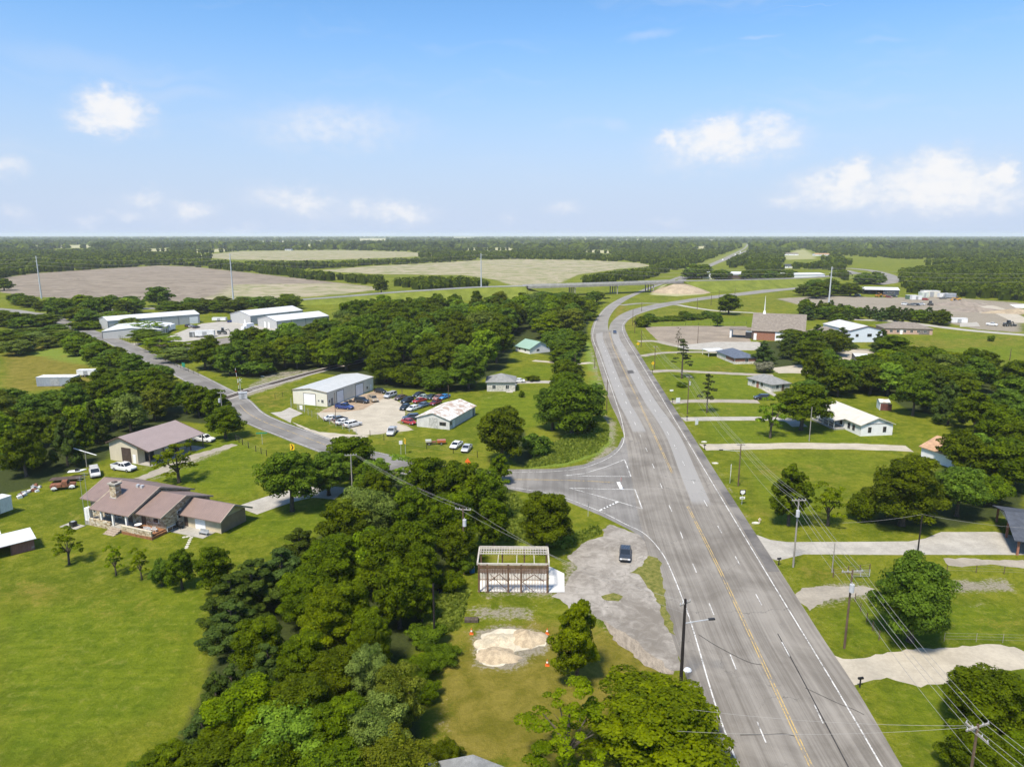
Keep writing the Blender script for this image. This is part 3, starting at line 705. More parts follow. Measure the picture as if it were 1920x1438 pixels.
for sgn in (-1, 1):
    L_, R_ = centre_strip(SIDE_W, 7.2, 6)
    line_mesh((L_ if sgn < 0 else R_)[1:], .15, .048, 'edge_line', WW, highway)
def dash_row(px, n0, n1, phase):
    P = resample([G(*p) for p in px], .5); acc = 0; segs = []; start = None
    for a, b in zip(P, P[1:]):
        acc += (b - a).length
        on = ((acc + phase) % 12.19) < 3.05
        if on and start is None: start = a
        if not on and start is not None: segs.append((start, a)); start = None
    for a, b in segs: line_mesh([a, b], .145, .064, 'lane_dash', WW, highway)
dash_row([(1600, 1480), (1512, 1289), (1412, 1095)][:2] + [(1399, 1046), (1382, 1010), (1348, 990), (1323, 943.6), (1300, 904.6), (1282, 870), (1266, 838), (1252, 811.5), (1238, 789), (1228, 768), (1218, 749), (1182, 680), (1160, 640)][:0] + [(1380, 1046), (1348, 990.8), (1323, 943.6), (1300, 904.6), (1282, 870), (1266, 838), (1252, 811.5), (1238, 789), (1218, 749), (1182, 680), (1158, 640)], 0, 0, 3.0)
dash_row([(1460, 1450), (1407, 1323), (1395, 1292), (1360, 1205), (1293, 1043), (1272, 988), (1252, 942), (1216, 852), (1193, 800), (1183, 775), (1160, 725), (1140, 672), (1128, 640)], 0, 0, 7.5)
for k in range(6):
    t = k / 5; a = G(1128 + 27 * t, 955.5 - 13 * t)
    line_mesh([a + Vector((-.45, -.55, 0)), a + Vector((.45, .55, 0))], .38, .056, 'yield_mark', WHITE_PAINT, highway)
# tar-patched square in the lane and the sealed joint beside the right lanes
sheet('road_patch', [(1176, 695), (1186, 694), (1189, 700), (1178, 701)], asphalt('tar_patch', (.07, .065, .06), (.1, .095, .09), 0), .058, .2)
line_mesh(resample([G(*p) for p in [(1600, 1456), (1556, 1372), (1512, 1288), (1481, 1230), (1458, 1188)]], 2), .13, .057, 'tar_seam', pm('tar', (.045, .042, .04), .8, .2), highway)
line_mesh(catmull([G(*p) for p in [(1388, 1378), (1440, 1377), (1470, 1376), (1490, 1380)]], 6), .10, .056, 'tar_seam', MATS['tar'], highway)
line_mesh(catmull([G(*p) for p in [(1310, 1190), (1345, 1212), (1400, 1240), (1430, 1247)]], 6), .10, .056, 'tar_seam', MATS['tar'], highway)
line_mesh(catmull([G(*p) for p in [(1510, 1290), (1570, 1318), (1600, 1330), (1620, 1340)]], 6), .08, .056, 'tar_seam', MATS['tar'], highway)
print('GROUND', len(gx))
# ================================================================== FOLIAGE
def leaf_mat(name, dark, light, trans=.25):
    m_ = bpy.data.materials.new(name); m_.use_nodes = True
    N = NT(m_.node_tree); N.n.clear()
    tone = N.attr('tone')
    rnd = N.add('ShaderNodeObjectInfo').outputs['Random']
    c = N.mix(tone, dark, light)
    hsv = N.add('ShaderNodeHueSaturation')
    N.put(hsv.inputs['Hue'], N.m('MULTIPLY_ADD', rnd, .036, .466)); N.put(hsv.inputs['Value'], N.m('MULTIPLY_ADD', rnd, .46, .80)); N.put(hsv.inputs['Saturation'], N.m('MULTIPLY_ADD', rnd, -.18, 1.12))
    N.put(hsv.inputs['Color'], c)
    d = N.add('ShaderNodeBsdfPrincipled'); N.put(d.inputs['Base Color'], hsv.outputs[0]); d.inputs['Roughness'].default_value = .62; d.inputs['Specular IOR Level'].default_value = .07
    t = N.add('ShaderNodeBsdfTranslucent'); N.put(t.inputs['Color'], N.mix(.5, hsv.outputs[0], N.mix(1.0, hsv.outputs[0], (1.5, 1.6, .6), 'MULTIPLY')))
    mx = N.add('ShaderNodeMixShader'); mx.inputs[0].default_value = trans
    N.l.new(d.outputs[0], mx.inputs[1]); N.l.new(t.outputs[0], mx.inputs[2])
    o = N.add('ShaderNodeOutputMaterial'); N.l.new(mx.outputs[0], o.inputs[0])
    return m_
LEAF = {
    'broad': leaf_mat('broad_leaf', (.020, .046, .0012), (.106, .172, .004), .3),
    'bright': leaf_mat('bright_leaf', (.040, .086, .002), (.180, .278, .006), .36),
    'cedar': leaf_mat('cedar_leaf', (.015, .035, .004), (.066, .104, .015), .15),
    'silver': leaf_mat('silver_leaf', (.042, .072, .007), (.165, .218, .034)),
    'pine': leaf_mat('pine_leaf', (.020, .034, .010), (.075, .100, .030), .1),
    'grey': leaf_mat('grey_leaf', (.06, .065, .035), (.21, .20, .13), .15),
    'weed': leaf_mat('weed_leaf', (.10, .15, .014), (.22, .27, .04), .4),
}
BARK = pm('bark', (.105, .085, .065), .95, .2, 3, bump=.6, bscale=14, spec=.1)

def lobes_for(kind, rng):
    """crown of a tree 10 m high: list of (centre, radii)"""
    L = []
    if kind == 'round':
        for i in range(17):
            a = i * 2.4 + rng.uniform(-.3, .3); t = (i + .5) / 17
            rr = 4.0 * math.sqrt(max(.05, 1 - (1.5 * t - .55) ** 2)) * rng.uniform(.62, .95)
            z = 2.3 + 6.2 * t
            rad = rng.uniform(1.25, 1.95)
            L.append(((rr * .72 * math.cos(a), rr * .72 * math.sin(a), z), (rad * 1.15, rad * 1.15, rad * .85)))
        L.append(((0, 0, 5.6), (2.7, 2.7, 2.9)))
    elif kind == 'wide':
        for i in range(20):
            a = i * 2.4 + rng.uniform(-.3, .3); t = (i + .5) / 20
            rr = 5.2 * math.sqrt(max(.03, 1 - t ** 1.7)) * rng.uniform(.6, .98)
            z = 3.4 + 5.4 * t * rng.uniform(.85, 1.05)
            rad = rng.uniform(1.2, 1.9)
            L.append(((rr * .82 * math.cos(a), rr * .82 * math.sin(a), z), (rad * 1.25, rad * 1.25, rad * .75)))
        L.append(((0, 0, 5.8), (3.2, 3.2, 2.3)))
    elif kind == 'tall':
        for i in range(16):
            a = i * 2.4 + rng.uniform(-.4, .4); t = (i + .5) / 16
            rr = 2.3 * math.sin(math.pi * (.18 + .78 * t)) * rng.uniform(.6, 1.1)
            z = 2.2 + 7.0 * t; rad = rng.uniform(.9, 1.45) * (1.15 - .45 * t)
            L.append(((rr * math.cos(a), rr * math.sin(a), z), (rad, rad, rad * 1.05)))
        L.append(((0, 0, 5.2), (1.5, 1.5, 3.2)))
    elif kind == 'loose':                      # open crown, leaf masses on separate limbs
        for i in range(15):
            a = i * 2.4 + rng.uniform(-.6, .6); t = (i + .5) / 15
            rr = (3.6 - 1.7 * t) * rng.uniform(.5, 1.15)
            z = 3.0 + 6.2 * t + rng.uniform(-.5, .5); rad = rng.uniform(.7, 1.25)
            L.append(((rr * math.cos(a), rr * math.sin(a), z), (rad * 1.3, rad * 1.3, rad * .8)))
    elif kind == 'cedar':
        for i in range(22):
            a = i * 2.4 + rng.uniform(-.3, .3); t = (i + .5) / 22
            rr = (3.1 * (1 - t) ** .75 + .15) * rng.uniform(.7, 1.05)
            z = .9 + 8.4 * t; rad = (1.25 - .75 * t) * rng.uniform(.8, 1.15)
            L.append(((rr * math.cos(a), rr * math.sin(a), z), (rad, rad, rad * 1.1)))
        L.append(((0, 0, 3.6), (1.9, 1.9, 3.6)))
    elif kind == 'pine':
        for i in range(15):
            a = i * 2.4 + rng.uniform(-.6, .6); t = (i + .5) / 15
            rr = (2.5 * (1 - t) + .2) * rng.uniform(.5, 1.2); z = 3.2 + 6.4 * t; rad = rng.uniform(.45, .85) * (1.15 - .4 * t)
            L.append(((rr * math.cos(a), rr * math.sin(a), z), (rad * 1.4, rad * 1.4, rad * .6)))
    elif kind == 'bush':
        for i in range(14):
            a = i * 2.4; t = rng.uniform(0, 1); rr = 4.2 * math.sqrt(rng.uniform(.1, 1))
            rad = rng.uniform(1.7, 2.6); z = rng.uniform(1.2, 6.2) * (1 - .35 * rr / 4.2) + .8
            L.append(((rr * .8 * math.cos(a), rr * .8 * math.sin(a), z), (rad, rad, rad)))
        L.append(((0, 0, 3.2), (3.4, 3.4, 3.6)))
    return L
_ico = bmesh.new(); bmesh.ops.create_icosphere(_ico, subdivisions=1, radius=1)
ICO_V = np.array([v.co[:] for v in _ico.verts]); ICO_F = np.array([[v.index for v in f.verts] for f in _ico.faces]); _ico.free()
def crown(name, kind, mat, n, size, seed, core=.62, scatter=.16):
    rng = np.random.default_rng(seed)
    lobes = lobes_for(kind, rng); big = lobes
    sub = []
    for (c, a) in lobes:                       # every limb's leaf mass breaks up into smaller sprays
        for _ in range(6):
            q = rng.normal(size=3); q /= np.linalg.norm(q); q[2] = abs(q[2]) * .9 - .25
            k = rng.uniform(.30, .50); sub.append((tuple(np.array(c) + q * np.array(a) * rng.uniform(.66, .98)), tuple(np.array(a) * k)))
    lobes = sub
    C = np.array([l[0] for l in lobes]); A = np.array([l[1] for l in lobes])
    area = A[:, 0] * A[:, 2]; pick = rng.choice(len(lobes), n, p=area / area.sum())
    d = rng.normal(size=(n, 3)); d /= np.linalg.norm(d, axis=1)[:, None]
    d[:, 2] = np.where(d[:, 2] < -.45, -d[:, 2], d[:, 2])
    rad = 1 - np.abs(rng.normal(0, scatter, n)) + rng.uniform(-.03, .14, n)
    P = C[pick] + d * A[pick] * rad[:, None]
    keep = np.ones(n, bool)
    for j in range(len(lobes)):                # nothing deep inside another lobe
        q = (P - C[j]) / A[j]; keep &= ~((np.linalg.norm(q, axis=1) < .6) & (pick != j))
    P, d, pick = P[keep], d[keep], pick[keep]
    BC = np.array([l[0] for l in big]); BA = np.array([l[1] for l in big]); nb = int(n * .3) if core else 0
    pb = rng.integers(0, len(big), nb); db = rng.normal(size=(nb, 3)); db /= np.linalg.norm(db, axis=1)[:, None]     # leaves between the sprays
    P = np.concatenate([P, BC[pb] + db * BA[pb] * rng.uniform(.62, .84, (nb, 1))]); d = np.concatenate([d, db]); pick = np.concatenate([pick, pb * 6]); m_ = len(P)
    nrm = d / A[pick]; nrm /= np.linalg.norm(nrm, axis=1)[:, None]
    nrm = nrm + rng.normal(0, .30, (m_, 3)) + np.array([0, 0, .18]); nrm /= np.linalg.norm(nrm, axis=1)[:, None]
    t = np.cross(nrm, rng.normal(size=(m_, 3))); t /= np.linalg.norm(t, axis=1)[:, None]; b = np.cross(nrm, t)
    s_ = (size * rng.uniform(.55, 1.35, m_))[:, None]
    asp = rng.uniform(.55, .95, m_)[:, None]
    V = np.empty((m_, 4, 3))
    V[:, 0] = P - t * s_ * .5; V[:, 1] = P - b * s_ * asp * .5 + t * s_ * rng.uniform(-.2, .2, (m_, 1)); V[:, 2] = P + t * s_ * .5 + nrm * s_ * .12; V[:, 3] = P + b * s_ * asp * .5 - nrm * s_ * .1
    lt = np.repeat(rng.uniform(-.16, .16, len(big)), 6) + rng.uniform(-.2, .2, len(lobes))
    tone = np.clip(.52 + lt[pick] + rng.normal(0, .17, m_), 0, 1)
    faces = [np.arange(m_ * 4).reshape(m_, 4)]
    verts = [V.reshape(-1, 3)]; tones = [np.repeat(tone, 4)]; off = m_ * 4
    cf = np.concatenate([ICO_F, ICO_F[:, 2:3]], 1)
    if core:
        for c, a in big:                       # inner leaf mass of each lobe, its shade put into a darker tone, as creased quads (two triangles of the sphere would be degenerate quads)
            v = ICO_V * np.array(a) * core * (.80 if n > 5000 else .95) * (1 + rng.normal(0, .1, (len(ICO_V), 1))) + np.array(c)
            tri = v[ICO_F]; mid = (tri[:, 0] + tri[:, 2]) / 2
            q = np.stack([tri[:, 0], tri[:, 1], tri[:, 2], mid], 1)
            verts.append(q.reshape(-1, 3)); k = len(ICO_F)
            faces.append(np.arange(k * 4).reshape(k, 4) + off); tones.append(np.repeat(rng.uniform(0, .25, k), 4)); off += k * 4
    return np_mesh(name, np.concatenate(verts), np.concatenate(faces), LEAF[mat], {'tone': np.concatenate(tones)})
def trunk(name, kind, seed):
    rng = random.Random(seed); mb = MB()
    if kind in ('round', 'wide', 'loose'):
        h = 3.6
        mb.loft([[(r * math.cos(i * math.pi / 4) + x, r * math.sin(i * math.pi / 4) + y, z) for i in range(8)] for r, x, y, z in ((.48, 0, 0, -.1), (.33, 0, 0, .4), (.28, .05, .03, 2.0), (.24, .1, 0, h))])
        for i in range(6):
            a = i * 1.05 + rng.uniform(-.3, .3); e = Vector((.1 + 2.3 * math.cos(a), 2.3 * math.sin(a), 5.6 + rng.uniform(0, 1.4)))
            b0 = Vector((.08, .02, 2.3 + .2 * i)); mid = b0.lerp(e, .5) + Vector((0, 0, .25))
            mb.cyl(b0, mid, .16, .10, 6, False); mb.cyl(mid, e, .10, .04, 5, False)
            mb.cyl(mid, mid + Vector((math.cos(a + .8), math.sin(a + .8), 1.1)), .06, .02, 4, False)
        mb.cyl((.1, 0, h), (.2, .1, 8.2), .2, .05, 6, False)
    elif kind == 'bush':
        for i in range(5):
            a = i * 1.26; mb.cyl((.3 * math.cos(a), .3 * math.sin(a), -.1), (1.4 * math.cos(a), 1.4 * math.sin(a), 4.0), .18, .06, 5, False)
    else:
        mb.cyl((0, 0, -.1), (.05, .03, 5), .26, .17, 7, False); mb.cyl((.05, .03, 5), (.1, 0, 9.4), .17, .04, 6, False)
        for i in range(8):
            a = i * 2.4; z = 3.4 + .65 * i; mb.cyl((.03, 0, z), (1.7 * (1 - i / 11) * math.cos(a), 1.7 * (1 - i / 11) * math.sin(a), z + .5), .07, .02, 4, False)
    return mb.mesh(name, BARK, True)
PROTO = {}
def proto(sp, lod):
    """sp: species key -> list of (crown mesh, trunk mesh); lod 0 near, 1 middle, 2 far"""
    key = (sp, lod)
    if key in PROTO: return PROTO[key]
    kind, mat, nvar = SPEC[sp][:3]
    n, size = ((25000, .245), (12000, .355), (5600, .52), (1500, .98))[lod]
    n = int(n * SPEC[sp][4]); size *= SPEC[sp][5]
    nv = nvar if lod < 3 else min(2, nvar)
    PROTO[key] = [(crown(f'{sp}_crown_{lod}_{i}', kind, mat, n, size, hash_(sp) + 13 * i + lod, SPEC[sp][6]), trunk(f'{sp}_trunk', kind, i)) for i in range(nv)]
    return PROTO[key]
def hash_(s): return sum((i + 1) * ord(ch) for i, ch in enumerate(s))
#        crown kind, leaf, variants, width of the 10 m prototype, leaf count factor, leaf size factor, core
SPEC = {
    'broadleaf_tree': ('round', 'broad', 3, 9.2, 1.0, 1.0, .66), 'oak_tree': ('wide', 'broad', 2, 11.6, 1.1, 1.0, .6), 'elm_tree': ('tall', 'broad', 2, 6.4, .7, 1.0, .6),
    'pecan_tree': ('round', 'bright', 2, 9.2, 1.1, 1.05, .55), 'young_tree': ('loose', 'bright', 2, 7.6, .38, .95, 0), 'sapling': ('loose', 'broad', 2, 7.6, .4, .9, 0),
    'cedar_tree': ('cedar', 'cedar', 2, 6.8, .95, .8, .66), 'pine_tree': ('pine', 'pine', 2, 5.8, .5, .8, 0), 'willow_tree': ('round', 'silver', 2, 9.2, 1.0, .85, .6),
    'shrub': ('bush', 'broad', 2, 10.5, .75, 1.25, .75), 'olive_shrub': ('bush', 'grey', 1, 10.5, .6, 1.1, .6), 'poplar_tree': ('tall', 'bright', 2, 6.4, .7, 1.0, .5), 'dead_brush': ('loose', 'grey', 1, 7.6, .2, .6, 0),
}
TREES = []
def tree(sp, x, y, h, w, label, group=None, rz=None, lod=None, z=0.0, cat=None):
    d = math.hypot(x, y, CAM_H)
    ws_ = max(.8, w / SPEC[sp][3]); d /= ws_ ** .8
    lod = lod if lod is not None else (0 if d < 112 else 1 if d < 190 else 2 if d < 340 else 3)
    pr = proto(sp, lod); cm, tm = pr[random.randrange(len(pr))]
    t = thing(sp, label, cat or ('shrub' if 'shrub' in sp or 'brush' in sp else 'tree'), (x, y, z), random.uniform(0, 6.28) if rz is None else rz, group)
    ws = w / SPEC[sp][3]; t.scale = (ws * random.uniform(.93, 1.07), ws * random.uniform(.93, 1.07), h / 10.0)
    link('trunk', tm, t); link('crown', cm, t)
    TREES.append((x, y, w)); return t
def tree_px(sp, px, ptop, wpx, h, label, group=None, **kw):
    """tree of height h whose top is seen at photo pixel (px, ptop) and whose crown spans wpx pixels"""
    p = G(px, ptop, h)
    t = math.hypot(p.y, CAM_H - h * .6) ; w = wpx / FOC * (p.y * _c + (CAM_H - h * .6) * _s)
    return tree(sp, p.x, p.y, h, w, label, group, **kw)
def tree_base(sp, px, py, ptop, wpx, label, group=None, **kw):
    """tree whose foot is seen at (px, py) and whose top is seen at row ptop"""
    p = G(px, py); h = height_at(p, ptop); w = wpx / FOC * (p.y * _c + (CAM_H - h * .6) * _s)
    return tree(sp, p.x, p.y, h, w, label, group, **kw)

# ---- single trees that the photograph sets apart (foot pixel, top row, crown width)
for a in [
    ('oak_tree', 548, 958, 838, 150, 'broad oak with a pale trunk beside the brown-roofed house drive'),
    ('young_tree', 336, 905, 834, 78, 'airy round tree on the lawn between the stone house and the brown-roofed shop'),
    ('broadleaf_tree', 423, 822, 757, 78, 'dark rounded tree by the farm gate at the side road, right of the white pickup'),
    ('young_tree', 130, 1058, 988, 50, 'small round tree alone on the grass right of the tin shed'),
    ('young_tree', 218, 1078, 1022, 36, 'thin sapling, first of the row below the stone house'),
    ('young_tree', 266, 1086, 1026, 38, 'slender sapling, second in the row below the stone house'),
    ('shrub', 305, 1098, 1030, 46, 'low bushy green tree, third in the row below the stone house'),
    ('broadleaf_tree', 342, 1104, 1026, 64, 'leafy light green tree, fourth in the row below the stone house'),
    ('broadleaf_tree', 405, 1108, 1020, 78, 'rounded light green tree at the end of the row next to the dark thicket'),
    ('broadleaf_tree', 1025, 1030, 915, 128, 'rounded tree behind the bare timber frame near the junction'),
    ('broadleaf_tree', 940, 868, 757, 112, 'dark round tree by the corner of the rusty white shed'),
    ('broadleaf_tree', 1072, 815, 704, 120, 'big dense tree clump at the highway edge above the wild grass'),
    ('broadleaf_tree', 1036, 806, 722, 84, 'dense tree left in the clump at the highway edge above the wild grass'), ('broadleaf_tree', 1110, 792, 716, 66, 'dense tree right in the clump, closest to the highway edge line'), ('shrub', 1095, 812, 768, 60, 'low bush at the right foot of the clump at the highway edge'), ('shrub', 1005, 852, 800, 60, 'lower shrub between the round tree and the wild grass bank'),
    ('elm_tree', 937, 905, 848, 44, 'narrow pale green tree tip above the thicket at the side road'),
    ('pine_tree', 1278, 710, 634, 46, 'dark pine nearer the highway beside the round green bush'),
    ('pine_tree', 1325, 774, 698, 34, 'slim pine on the lawn between two driveways'),
    ('shrub', 1279, 726, 713, 22, 'round clipped green bush at the foot of the pine'),
    ('oak_tree', 1502, 806, 716, 130, 'wide old oak in front of the white house'),
    ('young_tree', 1444, 821, 742, 52, 'small bare-trunked tree left of the old oak'),
    ('elm_tree', 1478, 985, 868, 78, 'tall narrow leafy tree behind the grey power pole'),
    ('young_tree', 1552, 985, 905, 62, 'young bright tree with a bare stem on the right lawn'),
    ('broadleaf_tree', 1690, 985, 848, 175, 'large dark spreading tree at the head of the concrete drive'),
    ('shrub', 1618, 975, 905, 70, 'bushy growth at the left foot of the large dark tree'),
    ('broadleaf_tree', 1706, 1202, 1038, 170, 'dense round tree standing between the fence and the gravel drive'),
    ('broadleaf_tree', 1345, 612, 587, 26, 'small round tree in the field left of the church steeple'),
    ('broadleaf_tree', 1366, 590, 550, 54, 'dark round tree at the end of the low hedge by the ramp'),
    ('shrub', 1204, 613, 586, 34, 'dark clipped bush beside the highway ramp'),
    ('olive_shrub', 1433, 698, 668, 40, 'greyish spreading shrub right of the blue-roofed house'),
    ('broadleaf_tree', 298, 574, 534, 60, 'large lone round tree at the edge of the ploughed field'),
    ('broadleaf_tree', 715, 549, 521, 34, 'lone dark tree beside the overpass approach road'),
    ('shrub', 1858, 640, 624, 16, 'little upright bush on the open lawn by the site road'),
    ('broadleaf_tree', 8, 545, 521, 40, 'dark tree cut by the frame edge at the ploughed field'),
    ('young_tree', 343, 820, 806, 18, 'pale flowering shrub at the wood edge behind the brown-roofed shop'),
    ('shrub', 978, 745, 728, 14, 'small round bush at the corner of the grey-roofed house'),
    ('cedar_tree', 935, 655, 622, 34, 'conical pale green tree left of the green-roofed house'),
    ('shrub', 1000, 714, 700, 30, 'low dark hedge bush on the lawn below the green-roofed house'),
]: tree_base(*a)
# trees rooted low in the picture or hidden at the foot: top pixel, crown width, height
for a in [
    ('pecan_tree', 1236, 1290, 282, 8.0, 'huge bright green pecan crown at the bottom edge beside the highway'),
    ('poplar_tree', 1085, 1122, 108, 10.5, 'tall thin bright tree in the middle of the dry lawn'),
    ('young_tree', 1066, 1296, 170, 8.5, 'open bright tree with spread limbs left of the huge pecan crown'),
    ('willow_tree', 690, 908, 130, 10.5, 'silvery green tree at the back of the bottom thicket'),
    ('broadleaf_tree', 655, 812, 110, 10, 'leafy tree standing right of the pale-trunked oak'),
    ('broadleaf_tree', 612, 846, 96, 9, 'leafy tree close to the right side of the pale-trunked oak'), ('broadleaf_tree', 700, 862, 92, 9, 'leafy tree between the grey crossarm pole and the side road'),
    ('young_tree', 722, 856, 92, 8, 'tree with creamy blossom clusters in front of the side road'),
    ('broadleaf_tree', 1875, 1255, 190, 8, 'dense tree at the right edge below the gravel drive'),
    ('broadleaf_tree', 1838, 1360, 150, 6, 'low tree clump at the foot of the nearest double-armed pole'),
    ('broadleaf_tree', 1925, 1385, 150, 5, 'leafy shrubby tree in the bottom right corner'),
    ('poplar_tree', 1840, 812, 70, 9, 'yellow-green pointed tree behind the tan-roofed house'),
    ('cedar_tree', 470, 1045, 150, 8.5, 'dark blue-green cedar at the left tip of the thicket'),
    ('shrub', 835, 1372, 70, 3.2, 'low bush by the grey roof corner at the bottom edge'),
]: tree_px(*a)
# ---- the thicket along the creek: each crown placed (top pixel, width, height)
TH = 'trees of the creek thicket below the side road'
KINDW = {'broadleaf_tree': 'mid green tree', 'cedar_tree': 'dark cedar', 'willow_tree': 'silvery leaved tree', 'pecan_tree': 'bright spreading tree', 'elm_tree': 'narrow tree', 'shrub': 'bushy shrub'}
THICKET = {}
def th_label(sp, x, y):
    """where in the thicket: along it by what stands level with it, across it by side"""
    rows = ((900, 'near the side road'), (960, 'behind the transformer pole'), (1030, 'behind the timber frame'), (1110, 'beside the timber frame'), (1185, 'beside the black pole'), (1250, 'beside the sand heaps'), (1320, 'below the sand heaps'), (9999, 'at the bottom edge'))
    row = next(r for v, r in rows if y < v)
    lo, hi = (600, 960) if y < 1000 else (400, 860) if y < 1250 else (230, 830)
    side = ('pasture side', 'in the middle', 'dry lawn side')[min(2, max(0, int(3 * (x - lo) / (hi - lo))))]
    return [KINDW[sp] + ' of the thicket', side, row]
TH_LIST = [
    ('broadleaf_tree', 800, 850, 110, 11), ('broadleaf_tree', 862, 862, 110, 11), ('broadleaf_tree', 915, 875, 90, 10), ('broadleaf_tree', 770, 905, 110, 11), ('broadleaf_tree', 845, 915, 120, 11), ('broadleaf_tree', 925, 930, 80, 9), ('broadleaf_tree', 770, 965, 110, 10.5),
    ('broadleaf_tree', 640, 935, 110, 10), ('broadleaf_tree', 720, 985, 130, 10.5), ('cedar_tree', 560, 985, 110, 8), ('broadleaf_tree', 620, 1000, 120, 9.5), ('pecan_tree', 700, 985, 110, 10), ('cedar_tree', 525, 1020, 120, 9), ('cedar_tree', 430, 1070, 120, 8), ('cedar_tree', 430, 1120, 120, 7),
    ('broadleaf_tree', 570, 1060, 130, 9), ('broadleaf_tree', 640, 1080, 140, 9.5), ('pecan_tree', 610, 1100, 130, 9), ('broadleaf_tree', 745, 1050, 110, 9.5), ('broadleaf_tree', 790, 1010, 80, 9), ('broadleaf_tree', 690, 1140, 110, 8.5), ('broadleaf_tree', 480, 1150, 130, 8),
    ('cedar_tree', 500, 1200, 110, 7.5), ('broadleaf_tree', 560, 1180, 130, 8.5), ('broadleaf_tree', 630, 1210, 120, 8), ('willow_tree', 690, 1200, 100, 9), ('cedar_tree', 400, 1255, 90, 7), ('broadleaf_tree', 700, 1170, 70, 8), ('willow_tree', 740, 1240, 130, 9), ('willow_tree', 700, 1310, 160, 8),
    ('pecan_tree', 460, 1275, 190, 8), ('broadleaf_tree', 560, 1265, 170, 8.5), ('broadleaf_tree', 630, 1300, 150, 8), ('cedar_tree', 375, 1330, 110, 6), ('cedar_tree', 430, 1240, 90, 7.5), ('pecan_tree', 540, 1320, 200, 7.5), ('broadleaf_tree', 400, 1375, 180, 6), ('broadleaf_tree', 300, 1395, 140, 5), ('broadleaf_tree', 480, 1390, 190, 6.5), ('broadleaf_tree', 620, 1400, 180, 6.5), ('willow_tree', 740, 1380, 170, 7), ('shrub', 250, 1425, 90, 3),
    ('broadleaf_tree', 700, 880, 70, 8), ('broadleaf_tree', 790, 1090, 60, 6), ('shrub', 800, 1160, 80, 3.5), ('shrub', 825, 1200, 80, 2.8), ('shrub', 775, 1215, 80, 4), ('shrub', 800, 1270, 60, 2.6), ('shrub', 845, 1060, 60, 4), ('shrub', 870, 1020, 60, 4.5), ('broadleaf_tree', 860, 975, 90, 8),
]
for it in TH_LIST: THICKET.setdefault(tuple(th_label(*it[:3])), []).append(it)
for (k_, side, row), its in THICKET.items():
    its.sort(key=lambda q: q[1]); nm = {1: [''], 2: [', left one', ', right one'], 3: [', left one', ', middle one', ', right one'], 4: [', leftmost', ', second from left', ', third from left', ', rightmost']}[min(4, len(its))]
    for i, (sp, x, y, w, h) in enumerate(its): tree_px(sp, x, y, w, h, '%s, %s %s%s' % (k_, side, row, nm[min(i, len(nm) - 1)]), TH)

# ---- woods: things scattered over ground polygons (photo pixels of the trees' feet)
def scatter(poly, spacing, hmin, hmax, mix, label, group, wk=1.0, maxn=999, tops_ok=None, clear=(), seed=1, cap=None):
    rng = random.Random(seed); wp = wpoly(poly)
    x0, y0 = wp.min(0); x1, y1 = wp.max(0); pts = []
    area = (x1 - x0) * (y1 - y0)
    for _ in range(int(area / spacing ** 2 * 14)):
        x, y = rng.uniform(x0, x1), rng.uniform(y0, y1)
        if not inside(np.array([x]), np.array([y]), wp)[0]: continue
        if any((x - a) ** 2 + (y - b) ** 2 < spacing ** 2 for a, b in pts): continue
        h = rng.uniform(hmin, hmax)
        tx, ty = PXY(x, y, h * .93); bx, by = PXY(x, y, 0)
        if any(inside(np.array([q[0]]), np.array([q[1]]), c)[0] for c in clear for q in ((tx, ty), (bx, by))): continue
        pts.append((x, y)); 
        if len(pts) > maxn: break
        sp = rng.choices([m_[0] for m_ in mix], [m_[1] for m_ in mix])[0]
        w = spacing * rng.uniform(1.3, 1.85) * wk * {'cedar_tree': .75, 'elm_tree': .75, 'poplar_tree': .75}.get(sp, 1)
        hh = h * (.6 if 'shrub' in sp else 1)
        tree(sp, x, y, hh, w, label % {'broadleaf_tree': 'round mid green tree', 'cedar_tree': 'dark pointed cedar', 'willow_tree': 'greyish green tree', 'pecan_tree': 'bright spreading tree', 'elm_tree': 'narrow green tree', 'shrub': 'bushy shrub', 'oak_tree': 'broad dark tree', 'poplar_tree': 'yellow-green pointed tree', 'young_tree': 'light airy tree', 'pine_tree': 'thin pine', 'dead_brush': 'dry brush', 'sapling': 'thin sapling'}[sp], group)
    return pts
BR = [('broadleaf_tree', 5), ('oak_tree', 2.2), ('pecan_tree', 1.2), ('elm_tree', .7), ('willow_tree', .5), ('shrub', 1.9)]
CLR = [[(955, 625), (1020, 625), (1050, 668), (1042, 716), (975, 716), (955, 665)], [(548, 700), (706, 700), (706, 770), (548, 770)], [(900, 700), (975, 692), (975, 740), (900, 740)], [(980, 575), (1003, 575), (1003, 592), (980, 592)]]
scatter([(640, 612), (700, 598), (800, 594), (900, 590), (985, 592), (1060, 592), (1085, 602), (1070, 640), (1062, 668), (1040, 672), (1020, 640), (965, 630), (945, 655), (945, 695), (905, 708), (890, 738), (800, 738), (720, 728), (650, 702), (640, 660)], 10.0, 12, 17, BR, '%s in the dense wood between the railway and the highway', 'trees of the dense central wood', clear=CLR, seed=3)
scatter([(372, 688), (420, 680), (470, 662), (560, 645), (640, 628), (640, 700), (575, 692), (520, 700), (470, 708), (400, 702)], 7.6, 9.5, 12.5, BR, '%s in the belt along the railway track', 'trees along the railway track', clear=CLR, seed=4)
scatter([(0, 905), (70, 890), (140, 872), (205, 850), (212, 825), (300, 792), (330, 782), (380, 790), (420, 790), (415, 765), (350, 770), (330, 765), (240, 792), (120, 822), (0, 850)], 6.2, 9, 12, BR + [('cedar_tree', .8)], '%s in the tree belt behind the brown-roofed shop', 'trees of the belt behind the shop', seed=5)
